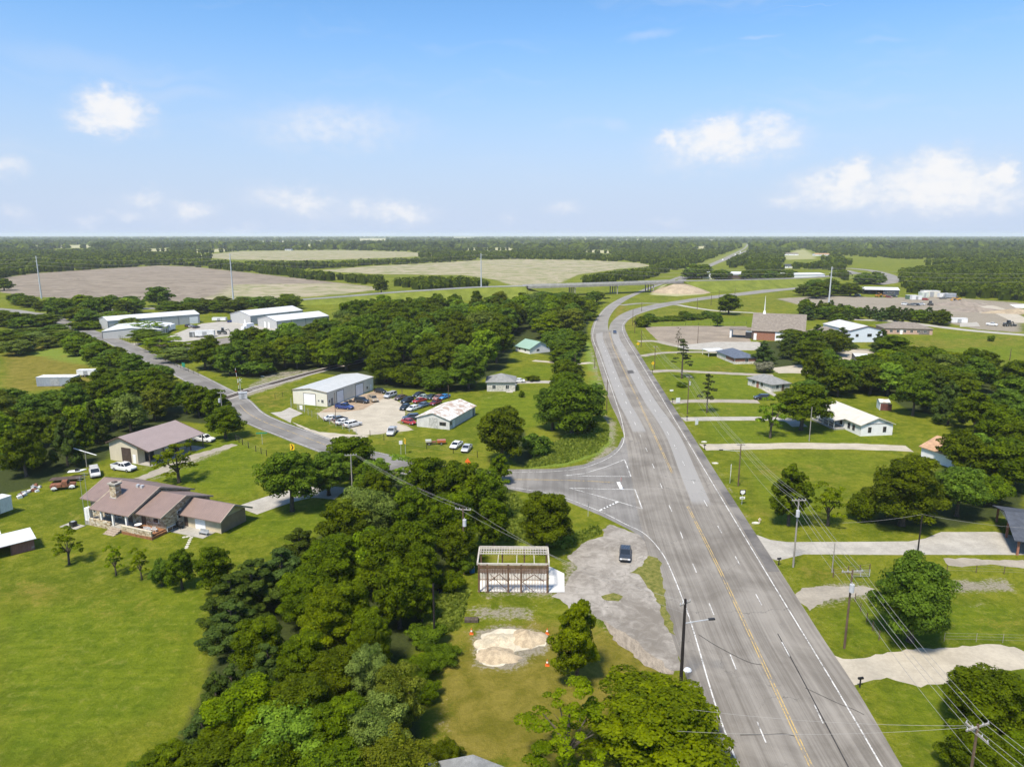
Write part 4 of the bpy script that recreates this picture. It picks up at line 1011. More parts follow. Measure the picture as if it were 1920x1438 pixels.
scatter([(-20, 812), (80, 800), (180, 775), (250, 752), (318, 742), (318, 722), (250, 727), (160, 745), (60, 765), (-20, 780)], 6.4, 7, 9.5, BR, '%s in the hedgerow above the farm lane', 'trees of the hedgerow above the farm lane', seed=6)
scatter([(120, 655), (150, 645), (240, 688), (305, 715), (300, 735), (255, 715), (200, 700), (160, 680)], 6.5, 5, 8, BR, '%s in the scrub beside the side road', 'trees of the scrub beside the side road', seed=7)
scatter([(0, 640), (60, 625), (95, 620), (130, 645), (60, 665), (0, 668)], 9, 4.5, 7, [('broadleaf_tree', 3), ('shrub', 3), ('willow_tree', 2)], '%s in the rough ground at the left edge', 'trees of the left rough ground', seed=8)
scatter([(1600, 735), (1640, 708), (1700, 695), (1790, 690), (1860, 700), (1930, 715), (1930, 850), (1880, 860), (1830, 850), (1790, 800), (1740, 790), (1690, 790), (1660, 775), (1640, 760)], 8.6, 9, 12.5, BR + [('cedar_tree', .8)], '%s in the wood behind the white house', 'trees of the wood behind the white house', clear=[[(1555, 740), (1685, 740), (1685, 822), (1555, 822)], [(1685, 800), (1790, 800), (1790, 880), (1685, 880)], [(1640, 742), (1675, 742), (1675, 770), (1640, 770)]], seed=9)
scatter([(1735, 930), (1775, 880), (1830, 865), (1930, 870), (1930, 945), (1850, 950), (1770, 975)], 7.4, 9, 12, BR, '%s between the tan-roofed house and the dark roof', 'trees by the tan-roofed house', clear=[[(1675, 812), (1785, 812), (1795, 900), (1690, 905)]], seed=10)
scatter([(1430, 683), (1480, 690), (1545, 688), (1560, 670), (1640, 668), (1680, 672), (1640, 650), (1560, 648), (1430, 655)], 9.5, 9, 11.5, [('broadleaf_tree', 4), ('cedar_tree', 3), ('oak_tree', 1)], '%s in front of the church', 'trees in front of the church', clear=[[(1595, 655), (1636, 655), (1636, 680), (1595, 680)], [(1360, 585), (1480, 585), (1480, 640), (1360, 640)], [(1580, 600), (1655, 600), (1655, 640), (1580, 640)]], seed=12)
scatter([(1520, 745), (1500, 720), (1520, 700), (1580, 698), (1605, 720), (1590, 750)], 7.5, 9.5, 12, BR, '%s behind the old oak and the white house', 'trees behind the old oak', clear=[[(1555, 745), (1685, 745), (1685, 822), (1555, 822)], [(1420, 698), (1466, 698), (1466, 740), (1420, 740)]], seed=13)
scatter([(1630, 715), (1690, 700), (1690, 745), (1650, 760), (1620, 740)], 8, 9, 12, BR, '%s left of the small white shed', 'trees by the small white shed', clear=[[(1640, 745), (1675, 745), (1675, 770), (1640, 770)]], seed=14)
scatter([(1650, 668), (1700, 668), (1760, 672), (1758, 680), (1650, 685)], 7, 4, 6, BR, '%s in the hedge below the brick building', 'hedge trees below the brick building', seed=15)
scatter([(1565, 612), (1600, 600), (1740, 606), (1770, 612), (1770, 604), (1690, 596), (1570, 592)], 7.2, 7, 9, [('cedar_tree', 4), ('broadleaf_tree', 3)], '%s in the dark row behind the brick building', 'trees of the row behind the brick building', clear=[[(1775, 590), (1830, 590), (1830, 606), (1775, 606)]], seed=16)
scatter([(1430, 600), (1440, 588), (1560, 588), (1562, 600)], 8, 8, 11, [('broadleaf_tree', 3), ('cedar_tree', 1.5)], '%s behind the church roof', 'trees behind the church', clear=[[(1405, 588), (1508, 588), (1508, 640), (1405, 640)]], seed=17)
scatter([(1215, 606), (1300, 600), (1340, 597), (1340, 590), (1300, 593), (1215, 600)], 5.5, 3.5, 5, [('shrub', 3), ('broadleaf_tree', 1)], '%s in the low hedge beside the church field', 'shrubs of the low hedge', seed=18)
scatter([(1086, 650), (1078, 690), (1072, 740), (1045, 760), (1050, 720), (1065, 690), (1040, 690), (1060, 660)], 7, 7, 10, BR, '%s on the verge left of the highway', 'trees on the highway verge', clear=[[(975, 660), (1040, 660), (1040, 715), (975, 715)], [(965, 712), (1050, 712), (1050, 722), (965, 722)]], seed=19)
scatter([(1090, 600), (1104, 588), (1118, 576), (1138, 562), (1120, 555), (1060, 552), (1005, 560), (1010, 592)], 11, 9, 12, BR, '%s in the wood below the overpass', 'trees below the overpass', clear=[[(1180, 520), (1300, 520), (1300, 560), (1180, 560)], [(1000, 490), (1290, 490), (1290, 546), (1000, 546)]], seed=20)
scatter([(195, 600), (270, 640), (330, 680), (370, 690), (350, 672), (280, 628), (215, 598)], 11, 5.5, 8, [('young_tree', 3), ('willow_tree', 2), ('broadleaf_tree', 2)], '%s in front of the long warehouse', 'trees in front of the long warehouse', seed=21)
scatter([(85, 590), (130, 588), (250, 580), (255, 590), (180, 598), (85, 598)], 11, 9, 13, BR, '%s in the clump beyond the farm road', 'trees beyond the farm road', seed=22)
scatter([(395, 590), (450, 586), (550, 580), (550, 572), (450, 576), (330, 582), (290, 590)], 12, 7, 10, BR, '%s in the row behind the warehouses', 'trees behind the warehouses', seed=23)
scatter([(20, 575), (60, 578), (60, 570), (25, 566)], 11, 6, 8, BR, '%s by the left farm road', 'trees by the left farm road', seed=24)
scatter([(135, 612), (190, 622), (170, 600), (140, 600)], 11, 8, 11, BR, '%s left of the long warehouse', 'trees left of the long warehouse', seed=25)
scatter([(0, 625), (80, 622), (90, 605), (40, 598), (0, 600)], 12, 7, 10, BR, '%s in the thicket left of the side road', 'trees left of the side road', seed=26)
scatter([(1500, 556), (1530, 560), (1600, 556), (1600, 548), (1560, 545), (1510, 548)], 13, 9, 13, BR, '%s by the steel pole at the building site', 'trees by the steel pole', clear=[[(1612, 530), (1700, 530), (1700, 562), (1612, 562)]], seed=27)
scatter([(1610, 535), (1650, 534), (1650, 528), (1615, 528)], 12, 9, 12, BR, '%s behind the dark open-fronted building', 'trees behind the dark open-fronted building', seed=28)
scatter([(1290, 525), (1300, 515), (1320, 512), (1320, 524)], 14, 12, 16, BR, '%s left of the far white building', 'trees left of the far white building', seed=29)
scatter([(1340, 528), (1360, 527), (1360, 522), (1342, 522)], 14, 11, 14, BR, '%s in front of the far white building', 'trees in front of the far white building', seed=31)
scatter([(1400, 526), (1480, 528), (1485, 522), (1402, 520)], 11, 9, 12, [('cedar_tree', 1), ('broadleaf_tree', 3)], '%s in the dark hedge between the far white buildings', 'hedge between the far white buildings', seed=30)
print('TREES', len(TREES), len([1 for t in TREES if math.hypot(t[0], t[1]) < 420]))

# ---- the far woods: one mass, as merged leafy tops (nobody could count them)
def haystack(n_target, y0, y1, quads, qsize, seed, ok, hr=(8, 13), wr=(8, 13)):
    rng = np.random.default_rng(seed)
    n = n_target * 3
    y = np.exp(rng.uniform(math.log(y0), math.log(y1), n)) if y1 / y0 > 2.2 else rng.uniform(y0, y1, n)
    half = y * .80 + 40
    x = rng.uniform(-1, 1, n) * half
    h = rng.uniform(*hr, n); w = rng.uniform(*wr, n)
    keep = ok(x, y, h)
    x, y, h, w = (a[keep][:n_target] for a in (x, y, h, w)); n = len(x)
    print('far trees', n)
    d = rng.normal(size=(n, quads, 3)); d /= np.linalg.norm(d, axis=2)[..., None]; d[..., 2] = np.abs(d[..., 2]) * 1.1 - .35
    lob = 1 + .28 * np.sin(3 * np.arctan2(d[..., 1], d[..., 0]) + rng.uniform(0, 6, (n, 1))) * rng.uniform(.3, 1, (n, 1))
    r = (w / 2)[:, None, None] * lob[..., None] * rng.uniform(.72, 1.08, (n, quads, 1))
    P = np.stack([x, y, h * .56], 1)[:, None, :] + d * r * np.array([1, 1, 0]) + d * (h * .44)[:, None, None] * np.array([0, 0, 1])
    nrm = d + rng.normal(0, .35, d.shape) + np.array([0, 0, .3]); nrm /= np.linalg.norm(nrm, axis=2)[..., None]
    t = np.cross(nrm, rng.normal(size=nrm.shape)); t /= np.linalg.norm(t, axis=2)[..., None]; b = np.cross(nrm, t)
    s_ = qsize * rng.uniform(.6, 1.3, (n, quads, 1)) * (w / 10)[:, None, None]
    V = np.stack([P - t * s_ * .5, P - b * s_ * .4, P + t * s_ * .5, P + b * s_ * .4], 2)
    tone = np.clip(rng.normal(.48, .2, (n, 1)) + rng.normal(0, .16, (n, quads)), 0, 1)
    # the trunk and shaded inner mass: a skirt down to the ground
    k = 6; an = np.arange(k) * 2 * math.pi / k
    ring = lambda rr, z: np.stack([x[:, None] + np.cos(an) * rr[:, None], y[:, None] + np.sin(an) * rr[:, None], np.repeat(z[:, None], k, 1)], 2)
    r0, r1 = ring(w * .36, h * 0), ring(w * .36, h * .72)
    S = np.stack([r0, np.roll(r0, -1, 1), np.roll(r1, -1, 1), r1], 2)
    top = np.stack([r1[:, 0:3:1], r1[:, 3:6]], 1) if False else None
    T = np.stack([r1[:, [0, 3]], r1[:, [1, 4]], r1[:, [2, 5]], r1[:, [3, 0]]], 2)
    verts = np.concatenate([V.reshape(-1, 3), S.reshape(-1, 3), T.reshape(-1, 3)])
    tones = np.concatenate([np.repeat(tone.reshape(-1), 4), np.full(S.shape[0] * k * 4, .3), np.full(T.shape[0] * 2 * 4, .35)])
    return verts, np.arange(len(verts)).reshape(-1, 4), tones
WOOD_PX = [
    [(300, 483), (330, 482), (430, 488), (480, 496), (560, 503), (640, 511), (735, 514), (735, 530), (690, 534), (600, 527), (480, 512), (330, 499)],
    [(430, 488), (640, 489), (700, 485), (760, 479), (850, 477), (1000, 473), (1215, 480), (1225, 497), (1090, 489), (960, 487), (900, 490), (760, 496), (640, 502), (560, 506), (470, 504)],
    [(0, 476), (130, 472), (300, 474), (345, 478), (330, 499), (180, 506), (60, 514), (0, 525), (-300, 540), (-300, 480)],
    [(740, 520), (800, 516), (870, 517), (925, 525), (955, 534), (940, 541), (850, 545), (800, 548), (740, 536)],
    [(1050, 533), (1062, 520), (1150, 507), (1225, 495), (1290, 478), (1325, 470), (1372, 466), (1330, 488), (1240, 515), (1190, 529), (1110, 534)],
    [(1690, 502), (1800, 490), (2300, 480), (2300, 590), (1920, 566), (1800, 558), (1735, 553), (1700, 548), (1690, 535)],
    [(1320, 497), (1400, 487), (1560, 486), (1600, 497), (1590, 508), (1480, 506), (1420, 512), (1330, 507)],
    [(1560, 508), (1600, 500), (1610, 512), (1595, 526), (1560, 526)],
    [(2000, 560), (2600, 540), (2600, 700), (2000, 640)],
]
CLEAR_PX = [F1, F2, F3, CONE] + PALE + [
    [(1225, 542), (1310, 494), (1375, 470), (1397, 456), (1408, 456), (1413, 462), (1375, 481), (1295, 515), (1268, 534)], [(1462, 487), (1490, 466), (1515, 466), (1540, 480), (1560, 486), (1510, 492), (1465, 490)],
    [(1315, 503), (1402, 503), (1402, 526), (1315, 526)], [(1462, 505), (1545, 505), (1548, 524), (1462, 524)], [(1585, 500), (1630, 503), (1685, 516), (1690, 530), (1640, 536), (1605, 528)], [(1456, 495), (1490, 495), (1490, 504), (1456, 504)],
    SITE]
def far_ok(x, y, h):
    bx, by = PXY(x, y, 0 * h); tx, ty = PXY(x, y, h * .9)
    res = np.zeros(x.shape, bool)
    base_far = by < 486
    for p in WOOD_PX: res |= inside(bx, by, p) & ((ty < 486) | inside(tx, ty, p))
    res |= base_far
    for p in CLEAR_PX: res &= ~inside(bx, by, p) & ~inside(tx, ty, p)
    # rides and small clearings between the woods
    g = np.sin(x * .0041 + 1.3) * np.sin(y * .0023 + .4) + .5 * np.sin(x * .011 + y * .004)
    return res & ((g < 1.02) | (y < 900))
vs, fs, ts = [], [], []; off = 0
for args in ((3600, 470, 1050, 46, 2.3, 1), (6500, 1050, 2400, 20, 4.0, 2)):
    v, f, t = haystack(*args, far_ok); vs.append(v); fs.append(f + off); ts.append(t); off += len(v)
v, f, t = haystack(9000, 2400, 12000, 7, 11.0, 3, far_ok, (9, 14), (16, 34)); vs.append(v); fs.append(f + off); ts.append(t)
woods = link('distant_woods', np_mesh('distant_woods', np.concatenate(vs), np.concatenate(fs), LEAF['broad'], {'tone': np.concatenate(ts)}))
tag(woods, 'far-off green woods covering the plain up to the horizon', 'woods', kind='stuff')
# ================================================================== BUILDINGS
GLASS = glass_mat()
M_CREAM = ribbed('cream_ribbed_metal', (.66, .63, .53), .45, 3, .55, .05)
M_GREYW = ribbed('grey_ribbed_metal', (.44, .44, .43), .5, 3, .5, .05)
M_WHITEROOF = ribbed('white_metal_roof', (.58, .58, .57), .6, 0, .45, .05)
M_ROOFX = ribbed('pale_metal_roof', (.46, .46, .44), .6, 0, .45, .06)
M_RUSTROOF = ribbed('rust_streaked_roof', (.64, .62, .57), .7, 0, .6, .06, rust=((.34, .225, .155), .44))
M_BROWNROOF = ribbed('brown_metal_roof', (.205, .142, .118), .45, 0, .5, .08)
M_BROWNROOF2 = ribbed('dusty_brown_metal_roof', (.29, .225, .205), .45, 0, .5, .06)
M_TRIM = pm('white_trim', (.74, .73, .70), .6, .06, 2)
M_DARKTRIM = pm('dark_trim', (.10, .07, .055), .6, .15, 2)
M_WHITEWALL = pm('white_siding', (.76, .76, .75), .6, .05, .8, bump=.2, bscale=8)
M_WHITEDOOR = pm('white_door', (.80, .80, .79), .5, .04, 1)
M_STONE = None
def stone_mat():
    m_ = bpy.data.materials.new('field_stone'); m_.use_nodes = True
    N = NT(m_.node_tree); N.n.clear()
    tc = N.add('ShaderNodeTexCoord').outputs['Object']
    v = N.v('MULTIPLY', N.v('ADD', tc, N.v('SCALE', N.noise(tc, 3, 2, out=1), .12)), (2.0, 2.0, 3.6))
    vo = N.add('ShaderNodeTexVoronoi'); N.put(vo.inputs['Vector'], v); vo.inputs['Scale'].default_value = 1.0
    ve = N.add('ShaderNodeTexVoronoi', feature='DISTANCE_TO_EDGE'); N.put(ve.inputs['Vector'], v); ve.inputs['Scale'].default_value = 1.0
    r = N.xyz(vo.outputs['Color'])[0]
    c = N.mix(N.smooth(r, .1, .6), (.24, .165, .085), (.50, .41, .27)); c = N.mix(N.smooth(r, .7, .95), c, (.56, .50, .40))
    c = N.mix(N.smooth(ve.outputs[0], .07, .02), c, (.36, .32, .25))
    p = N.add('ShaderNodeBsdfPrincipled'); N.put(p.inputs['Base Color'], c); p.inputs['Roughness'].default_value = .9
    N.put(p.inputs['Normal'], N.bump(N.smooth(ve.outputs[0], .0, .12), .6, .05))
    o = N.add('ShaderNodeOutputMaterial'); N.l.new(p.outputs[0], o.inputs[0]); return m_
M_STONE = stone_mat()
def brickish(name, c1, c2, mortar):
    m_ = bpy.data.materials.new(name); m_.use_nodes = True
    N = NT(m_.node_tree); N.n.clear()
    x, y, z = N.xyz(N.add('ShaderNodeTexCoord').outputs['Object'])
    b = N.add('ShaderNodeTexBrick'); N.put(b.inputs['Vector'], N.comb(N.m('ADD', x, y), z, 0)); b.inputs['Scale'].default_value = 2.2
    N.put(b.inputs['Color1'], c1); N.put(b.inputs['Color2'], c2); N.put(b.inputs['Mortar'], mortar); b.inputs['Mortar Size'].default_value = .012
    p = N.add('ShaderNodeBsdfPrincipled'); N.l.new(b.outputs[0], p.inputs['Base Color']); p.inputs['Roughness'].default_value = .85
    o = N.add('ShaderNodeOutputMaterial'); N.l.new(p.outputs[0], o.inputs[0]); return m_
M_REDBRICK = brickish('red_brick', (.24, .085, .045), (.30, .11, .06), (.32, .27, .22))
M_PINKBRICK = brickish('pink_brick', (.42, .26, .19), (.48, .31, .23), (.5, .42, .36))
def shingle(name, c): return pm(name, c, .9, .13, 1.1, bump=.35, bscale=9, stretch=(1, 1, 1), spec=.1)
M_GREYSH, M_TAUPE, M_BLUESH, M_TANSH, M_DARKSH, M_GREENROOF = shingle('grey_shingle', (.235, .235, .225)), shingle('taupe_shingle', (.215, .185, .155)), shingle('blue_grey_shingle', (.105, .125, .165)), shingle('tan_shingle', (.43, .27, .165)), shingle('charcoal_shingle', (.075, .083, .10)), ribbed('green_metal_roof', (.24, .36, .28), .5, 0, .5, .06)

def frame_at(name, label, cat, A, B, group=None):
    """thing whose local x runs from ground pixel A towards ground pixel B"""
    a, b = G(*A), G(*B); d = b - a
    t = thing(name, label, cat, a, math.atan2(d.y, d.x), group); t['_L'] = d.length
    return t, d.length
def walls(t, L, Wd, eave, rise, axis, mat, y0=0.0, x0=0.0, name='wall', z0=-.2, hip=False):
    """closed wall body with gables; ridge along axis"""
    mb = MB(); x1, y1 = x0 + L, y0 + Wd
    if hip or rise <= 0: mb.box(x0, x1, y0, y1, z0, eave)
    elif axis == 'x':
        ym = (y0 + y1) / 2
        P = lambda x: [(x, y0, z0), (x, y1, z0), (x, y1, eave), (x, ym, eave + rise), (x, y0, eave)]
        mb.loft([P(x0), P(x1)])
    else:
        xm = (x0 + x1) / 2
        P = lambda y: [(x1, y, z0), (x0, y, z0), (x0, y, eave), (xm, y, eave + rise), (x1, y, eave)]
        mb.loft([P(y1), P(y0)][::-1])
    return fix(mb.build(name, mat, t))
def fix(o):
    bm = bmesh.new(); bm.from_mesh(o.data); bmesh.ops.recalc_face_normals(bm, faces=bm.faces); bm.to_mesh(o.data); bm.free(); return o
def roof(t, L, Wd, eave, rise, axis, mat, over=.4, y0=0.0, x0=0.0, th=.14, name='roof', trim=None, lift=.03):
    x1, y1 = x0 + L, y0 + Wd; mb = MB()
    if axis == 'x':
        half = Wd / 2; k = rise / half; ym = y0 + half; e = eave - k * over + lift; r = eave + rise + lift; xa, xb, ya, yb = x0 - over, x1 + over, y0 - over, y1 + over
        for ys, s in ((ya, -1), (yb, 1)):
            mb.hexa(*[[(xa, ys, e + q), (xb, ys, e + q), (xb, ym, r + q), (xa, ym, r + q)][::(1 if s < 0 else -1)] for q in (0, th)])
        if trim:
            o = fix(mb.build(name, mat, t)); tb = MB()
            for x in (xa - .04, xb + .04):
                for ys in (ya, yb): tb.bar((x, ys, e + .06), (x, ym, r + .06), .08, .26)
            fix(tb.build('rake_trim', trim, t)); return o
    else:
        half = L / 2; k = rise / half; xm = x0 + half; e = eave - k * over + lift; r = eave + rise + lift; xa, xb, ya, yb = x0 - over, x1 + over, y0 - over, y1 + over
        for xs, s in ((xa, -1), (xb, 1)):
            mb.hexa(*[[(xs, ya, e + q), (xm, ya, r + q), (xm, yb, r + q), (xs, yb, e + q)][::(1 if s < 0 else -1)] for q in (0, th)])
        if trim:
            o = fix(mb.build(name, mat, t)); tb = MB()
            for y in (ya - .04, yb + .04):
                for xs in (xa, xb): tb.bar((xs, y, e + .06), (xm, y, r + .06), .08, .26)
            fix(tb.build('rake_trim', trim, t)); return o
    return fix(mb.build(name, mat, t))
def hip_roof(t, L, Wd, eave, rise, mat, over=.6, x0=0.0, y0=0.0, name='roof'):
    xa, xb, ya, yb = x0 - over, x0 + L + over, y0 - over, y0 + Wd + over; s = min(xb - xa, yb - ya) / 2
    r = eave + rise; mb = MB()
    if xb - xa >= yb - ya: R0, R1 = (xa + s, (ya + yb) / 2, r), (xb - s, (ya + yb) / 2, r)
    else: R0, R1 = ((xa + xb) / 2, ya + s, r), ((xa + xb) / 2, yb - s, r)
    c = [(xa, ya, eave), (xb, ya, eave), (xb, yb, eave), (xa, yb, eave)]
    if xb - xa >= yb - ya:
        mb.poly([c[0], c[1], R1, R0]).poly([c[2], c[3], R0, R1]).poly([c[1], c[2], R1]).poly([c[3], c[0], R0])
    else:
        mb.poly([c[1], c[2], R1, R0]).poly([c[3], c[0], R0, R1]).poly([c[0], c[1], R0]).poly([c[2], c[3], R1])
    mb.box(xa, xb, ya, yb, eave - .2, eave - .003)
    return mb.build(name, mat, t)
def slab_on(side, L, Wd, a0, a1, z0, z1, out0, out1, x0=0.0, y0=0.0):
    """box on a wall: a0..a1 along the wall, from out0 to out1 outside its plane"""
    mb = MB()
    if side == 'f': mb.box(x0 + a0, x0 + a1, y0 - out1, y0 - out0, z0, z1)
    elif side == 'b': mb.box(x0 + a0, x0 + a1, y0 + Wd + out0, y0 + Wd + out1, z0, z1)
    elif side == 'l': mb.box(x0 - out1, x0 - out0, y0 + a0, y0 + a1, z0, z1)
    else: mb.box(x0 + L + out0, x0 + L + out1, y0 + a0, y0 + a1, z0, z1)
    return mb
def door(t, side, L, Wd, a0, a1, z0, z1, mat, name='door', fr=None, panels=0, **kw):
    d = slab_on(side, L, Wd, a0, a1, z0, z1, -.02, .05, **kw).build(name, mat, t)
    if fr:
        f = slab_on(side, L, Wd, a0 - .12, a0, z0, z1 + .12, -.02, .09, **kw); g = slab_on(side, L, Wd, a1, a1 + .12, z0, z1 + .12, -.02, .09, **kw); h = slab_on(side, L, Wd, a0, a1, z1, z1 + .12, -.02, .09, **kw)
        for q in (g, h): b = len(f.v); f.v += q.v; f.f += [tuple(i + b for i in x) for x in q.f]; f.mi += q.mi
        f.build('frame', fr, d)
    for k in range(panels):
        zz = z0 + (z1 - z0) * (k + .06) / panels; slab_on(side, L, Wd, a0 + .08, a1 - .08, zz, z0 + (z1 - z0) * (k + .94) / panels, .05, .08, **kw).build('panel', mat, d)
    return d
def window(t, side, L, Wd, a0, a1, z0, z1, fr=None, name='window', **kw):
    w = slab_on(side, L, Wd, a0, a1, z0, z1, -.02, .07, **kw).build(name, fr or M_TRIM, t)
    m = .07
    am = (a0 + a1) / 2
    for q0, q1 in ((a0 + m, am - .03), (am + .03, a1 - m)):
        slab_on(side, L, Wd, q0, q1, z0 + m, z1 - m, .07, .085, **kw).build('pane', GLASS, w)
    return w

# ---- cream metal repair shop
t, L = frame_at('repair_shop', 'long cream metal repair shop with roll-up doors beside the yard of parked cars', 'workshop', (614, 763), (700.5, 731)); Wd = 12.2
walls(t, L, Wd, 4.25, .75, 'x', M_CREAM); roof(t, L, Wd, 4.25, .75, 'x', M_ROOFX, .15, trim=pm('tan_trim', (.33, .28, .2), .6))
door(t, 'l', L, Wd, 4.1, 8.3, 0, 3.5, M_WHITEDOOR, 'roll_up_door', M_DARKTRIM, 5)
window(t, 'l', L, Wd, 1.2, 2.1, 1.1, 2.1); window(t, 'l', L, Wd, 2.7, 3.3, 1.4, 2.0)
for a, b in ((.19, .33), (.59, .76)): door(t, 'f', L, Wd, a * L, b * L, 0, 3.6, M_WHITEDOOR, 'roll_up_door', M_DARKTRIM, 5)
door(t, 'f', L, Wd, .075 * L, .115 * L, 0, 2.2, pm('grey_door', (.2, .2, .2), .6)); window(t, 'f', L, Wd, .025 * L, .055 * L, 1.0, 2.0)
window(t, 'f', L, Wd, .83 * L, .865 * L, 1.0, 2.0); door(t, 'f', L, Wd, .92 * L, .955 * L, 0, 2.2, M_WHITEDOOR)
mb = MB(); [mb.bar((.0 + .06, y, -.1), (.06, y, 4.2), .1) for y in (-.06, Wd + .06)]; mb.build('corner_trim', MATS['tan_trim'], t)
# ---- rusty white shed
t, L = frame_at('old_shed', 'white shed with a rust-streaked tin roof at the corner of the car yard', 'shed', (843, 806), (891, 778)); Wd = 9.6
M_SHEDWALL = ribbed('whitewashed_sheet', (.56, .55, .52), .35, 3, .7, .1, rust=((.30, .25, .2), .66)); walls(t, L, Wd, 2.6, 1.5, 'x', M_SHEDWALL); roof(t, L, Wd, 2.6, 1.5, 'x', M_RUSTROOF, .35)
window(t, 'l', L, Wd, 1.0, 2.9, 1.0, 1.9, M_DARKTRIM); window(t, 'f', L, Wd, .5, 1.3, 1.1, 2.0, M_DARKTRIM); door(t, 'f', L, Wd, 2.1, 3.1, 0, 2.1, M_WHITEDOOR); door(t, 'f', L, Wd, 15.0, 16.2, 0, 2.1, pm('blue_grey_door', (.16, .18, .2), .7))
door(t, 'l', L, Wd, 3.3, 6.0, 0, 2.9, pm('weathered_panel', (.48, .47, .44), .8, .2, 2), 'sliding_door')

# ---- brown-roofed stone ranch house, three stepped gables
O = G(415, 1000); ANG = math.radians(157.8)
house = thing('ranch_house', 'stone ranch house with three stepped brown metal roofs and a stone chimney', 'house', O, ANG)
HM = M_BROWNROOF; TAN = pm('tan_siding', (.55, .47, .33), .75, .06, 1.2, bump=.2, bscale=9); TANEND = pm('brown_tan_siding', (.30, .22, .155), .75, .08, 1.2, bump=.2, bscale=9)
# local x runs along the front towards the west end, local y points to the FRONT (negative = back) -> yb = -v
def hbox(n, m, u0, u1, v0, v1, z0, z1, par=None):
    return MB().box(u0, u1, -v1, -v0, z0, z1).build(n, m, par or house)
def hgable(n, m, u0, u1, v0, v1, z0, ze0, ze1, vr, zr):
    mb = MB(); P = lambda u: [(u, -v0, z0), (u, -v1, z0), (u, -v1, ze1), (u, -vr, zr), (u, -v0, ze0)]
    mb.loft([P(u0), P(u1)]); return fix(mb.build(n, m, house))
def hroof(n, u0, u1, v0, ze0, vr, zr, v1, ze1, th=.16):
    mb = MB()
    for (va, za, vb, zb) in ((v0, ze0, vr, zr), (v1, ze1, vr, zr)):
        mb.hexa([(u0, -va, za), (u1, -va, za), (u1, -vb, zb), (u0, -vb, zb)], [(u0, -va, za + th), (u1, -va, za + th), (u1, -vb, zb + th), (u0, -vb, zb + th)])
    o = fix(mb.build(n, HM, house))
    for u in (u0 - .05, u1 + .05):
        tb = MB(); tb.bar((u, -v0, ze0 + .06), (u, -vr, zr + .06), .1, .3); tb.bar((u, -v1, ze1 + .06), (u, -vr, zr + .06), .1, .3)
        fix(tb.build('fascia', pm('fascia_tan', (.40, .33, .25), .7, .1), o))
    return o
# garage wing
hgable('wall', TAN, 0, 8.8, 0, 5.9, -.2, 2.5, 2.5, 2.6, 4.05); hbox('end_wall', TANEND, -.06, -.003, .1, 5.8, -.1, 2.5)
hroof('roof', -1.0, 8.7, -.95, 2.35, 2.5, 4.3, 6.6, 2.35)
gd = hbox('garage_door', M_WHITEDOOR, 3.4, 5.7, -.06, 0, 0, 2.1); [hbox('panel', M_WHITEDOOR, 3.5, 5.6, -.1, -.06, .06 + .52 * k, .50 + .52 * k, gd) for k in range(4)]
hbox('door', M_DARKTRIM, 7.4, 8.2, -.05, 0, 0, 2.0); hbox('porch_slab', CONCRETE, 1.2, 8.4, -2.8, -.02, -.1, .09)
hbox('corner_post', TAN, -.12, .02, -.12, .02, -.1, 2.5)
# middle wing
hgable('wall', M_STONE, 8.8, 14.6, -3.4, 6.6, -.2, 3.25, 3.25, .9, 5.0); hroof('roof', 8.3, 14.4, -4.75, 3.1, .9, 5.2, 6.9, 3.1)
# high west wing with the recessed porch
hgable('wall', M_STONE, 14.5, 26.8, -3.4, 7.6, -.2, 3.4, 3.4, .8, 5.7); hroof('roof', 14.2, 23.6, -6.1, 3.05, .8, 6.0, 8.3, 3.1); hroof('roof', 23.6, 27.9, -4.4, 3.72, .8, 6.0, 8.3, 3.1)
ch = hbox('chimney', M_STONE, 20.4, 21.9, -3.1, -2.0, 3.5, 6.9); hbox('cap', CONCRETE, 20.2, 22.1, -3.3, -1.8, 6.9, 7.15, ch); hbox('flashing', pm('lead_grey', (.35, .35, .36), .5), 20.3, 22.0, -3.25, -1.9, 4.2, 4.5, ch); hbox('flue', M_DARKTRIM, 20.8, 21.5, -2.9, -2.2, 7.15, 7.35, ch)
vents = [hbox('roof_vent', pm('galvanised', (.62, .63, .64), .4, .08, metal=.4), 17.4 + 1.0 * k, 17.9 + 1.0 * k, -.2, .3, 5.6, 6.25) for k in range(2)]
pf = hbox('porch_floor', CONCRETE, 14.8, 25.2, -6.0, -3.42, -.2, .75)
for u in (15.2, 18.4, 21.2, 24.2): hbox('porch_post', M_TRIM, u - .16, u + .16, -5.85, -5.55, .75, 3.3)
hbox('white_pier', M_TRIM, 24.3, 25.2, -5.9, -5.0, .75, 3.0)
hbox('porch_wall', M_STONE, 18.9, 24.0, -6.02, -5.7, -.1, 1.35)
w = hbox('picture_window', M_TRIM, 19.2, 23.4, -3.5, -3.42, 1.2, 3.0); [hbox('pane', GLASS, 19.3 + 1.03 * k, 20.25 + 1.03 * k, -3.53, -3.5, 1.3, 2.9, w) for k in range(4)]
hbox('front_door', M_DARKTRIM, 16.6, 17.6, -3.5, -3.42, .75, 2.9); w = hbox('window', M_TRIM, 25.5, 26.3, -3.5, -3.42, 1.2, 2.6); hbox('pane', GLASS, 25.6, 26.2, -3.53, -3.5, 1.3, 2.5, w)
st = [hbox('step', pm('step_stone', (.36, .29, .22), .9, .15, 3), 16.0, 18.6, -6.5 - .45 * k, -6.03 - .45 * k, -.1, .62 - .18 * k) for k in range(4)]
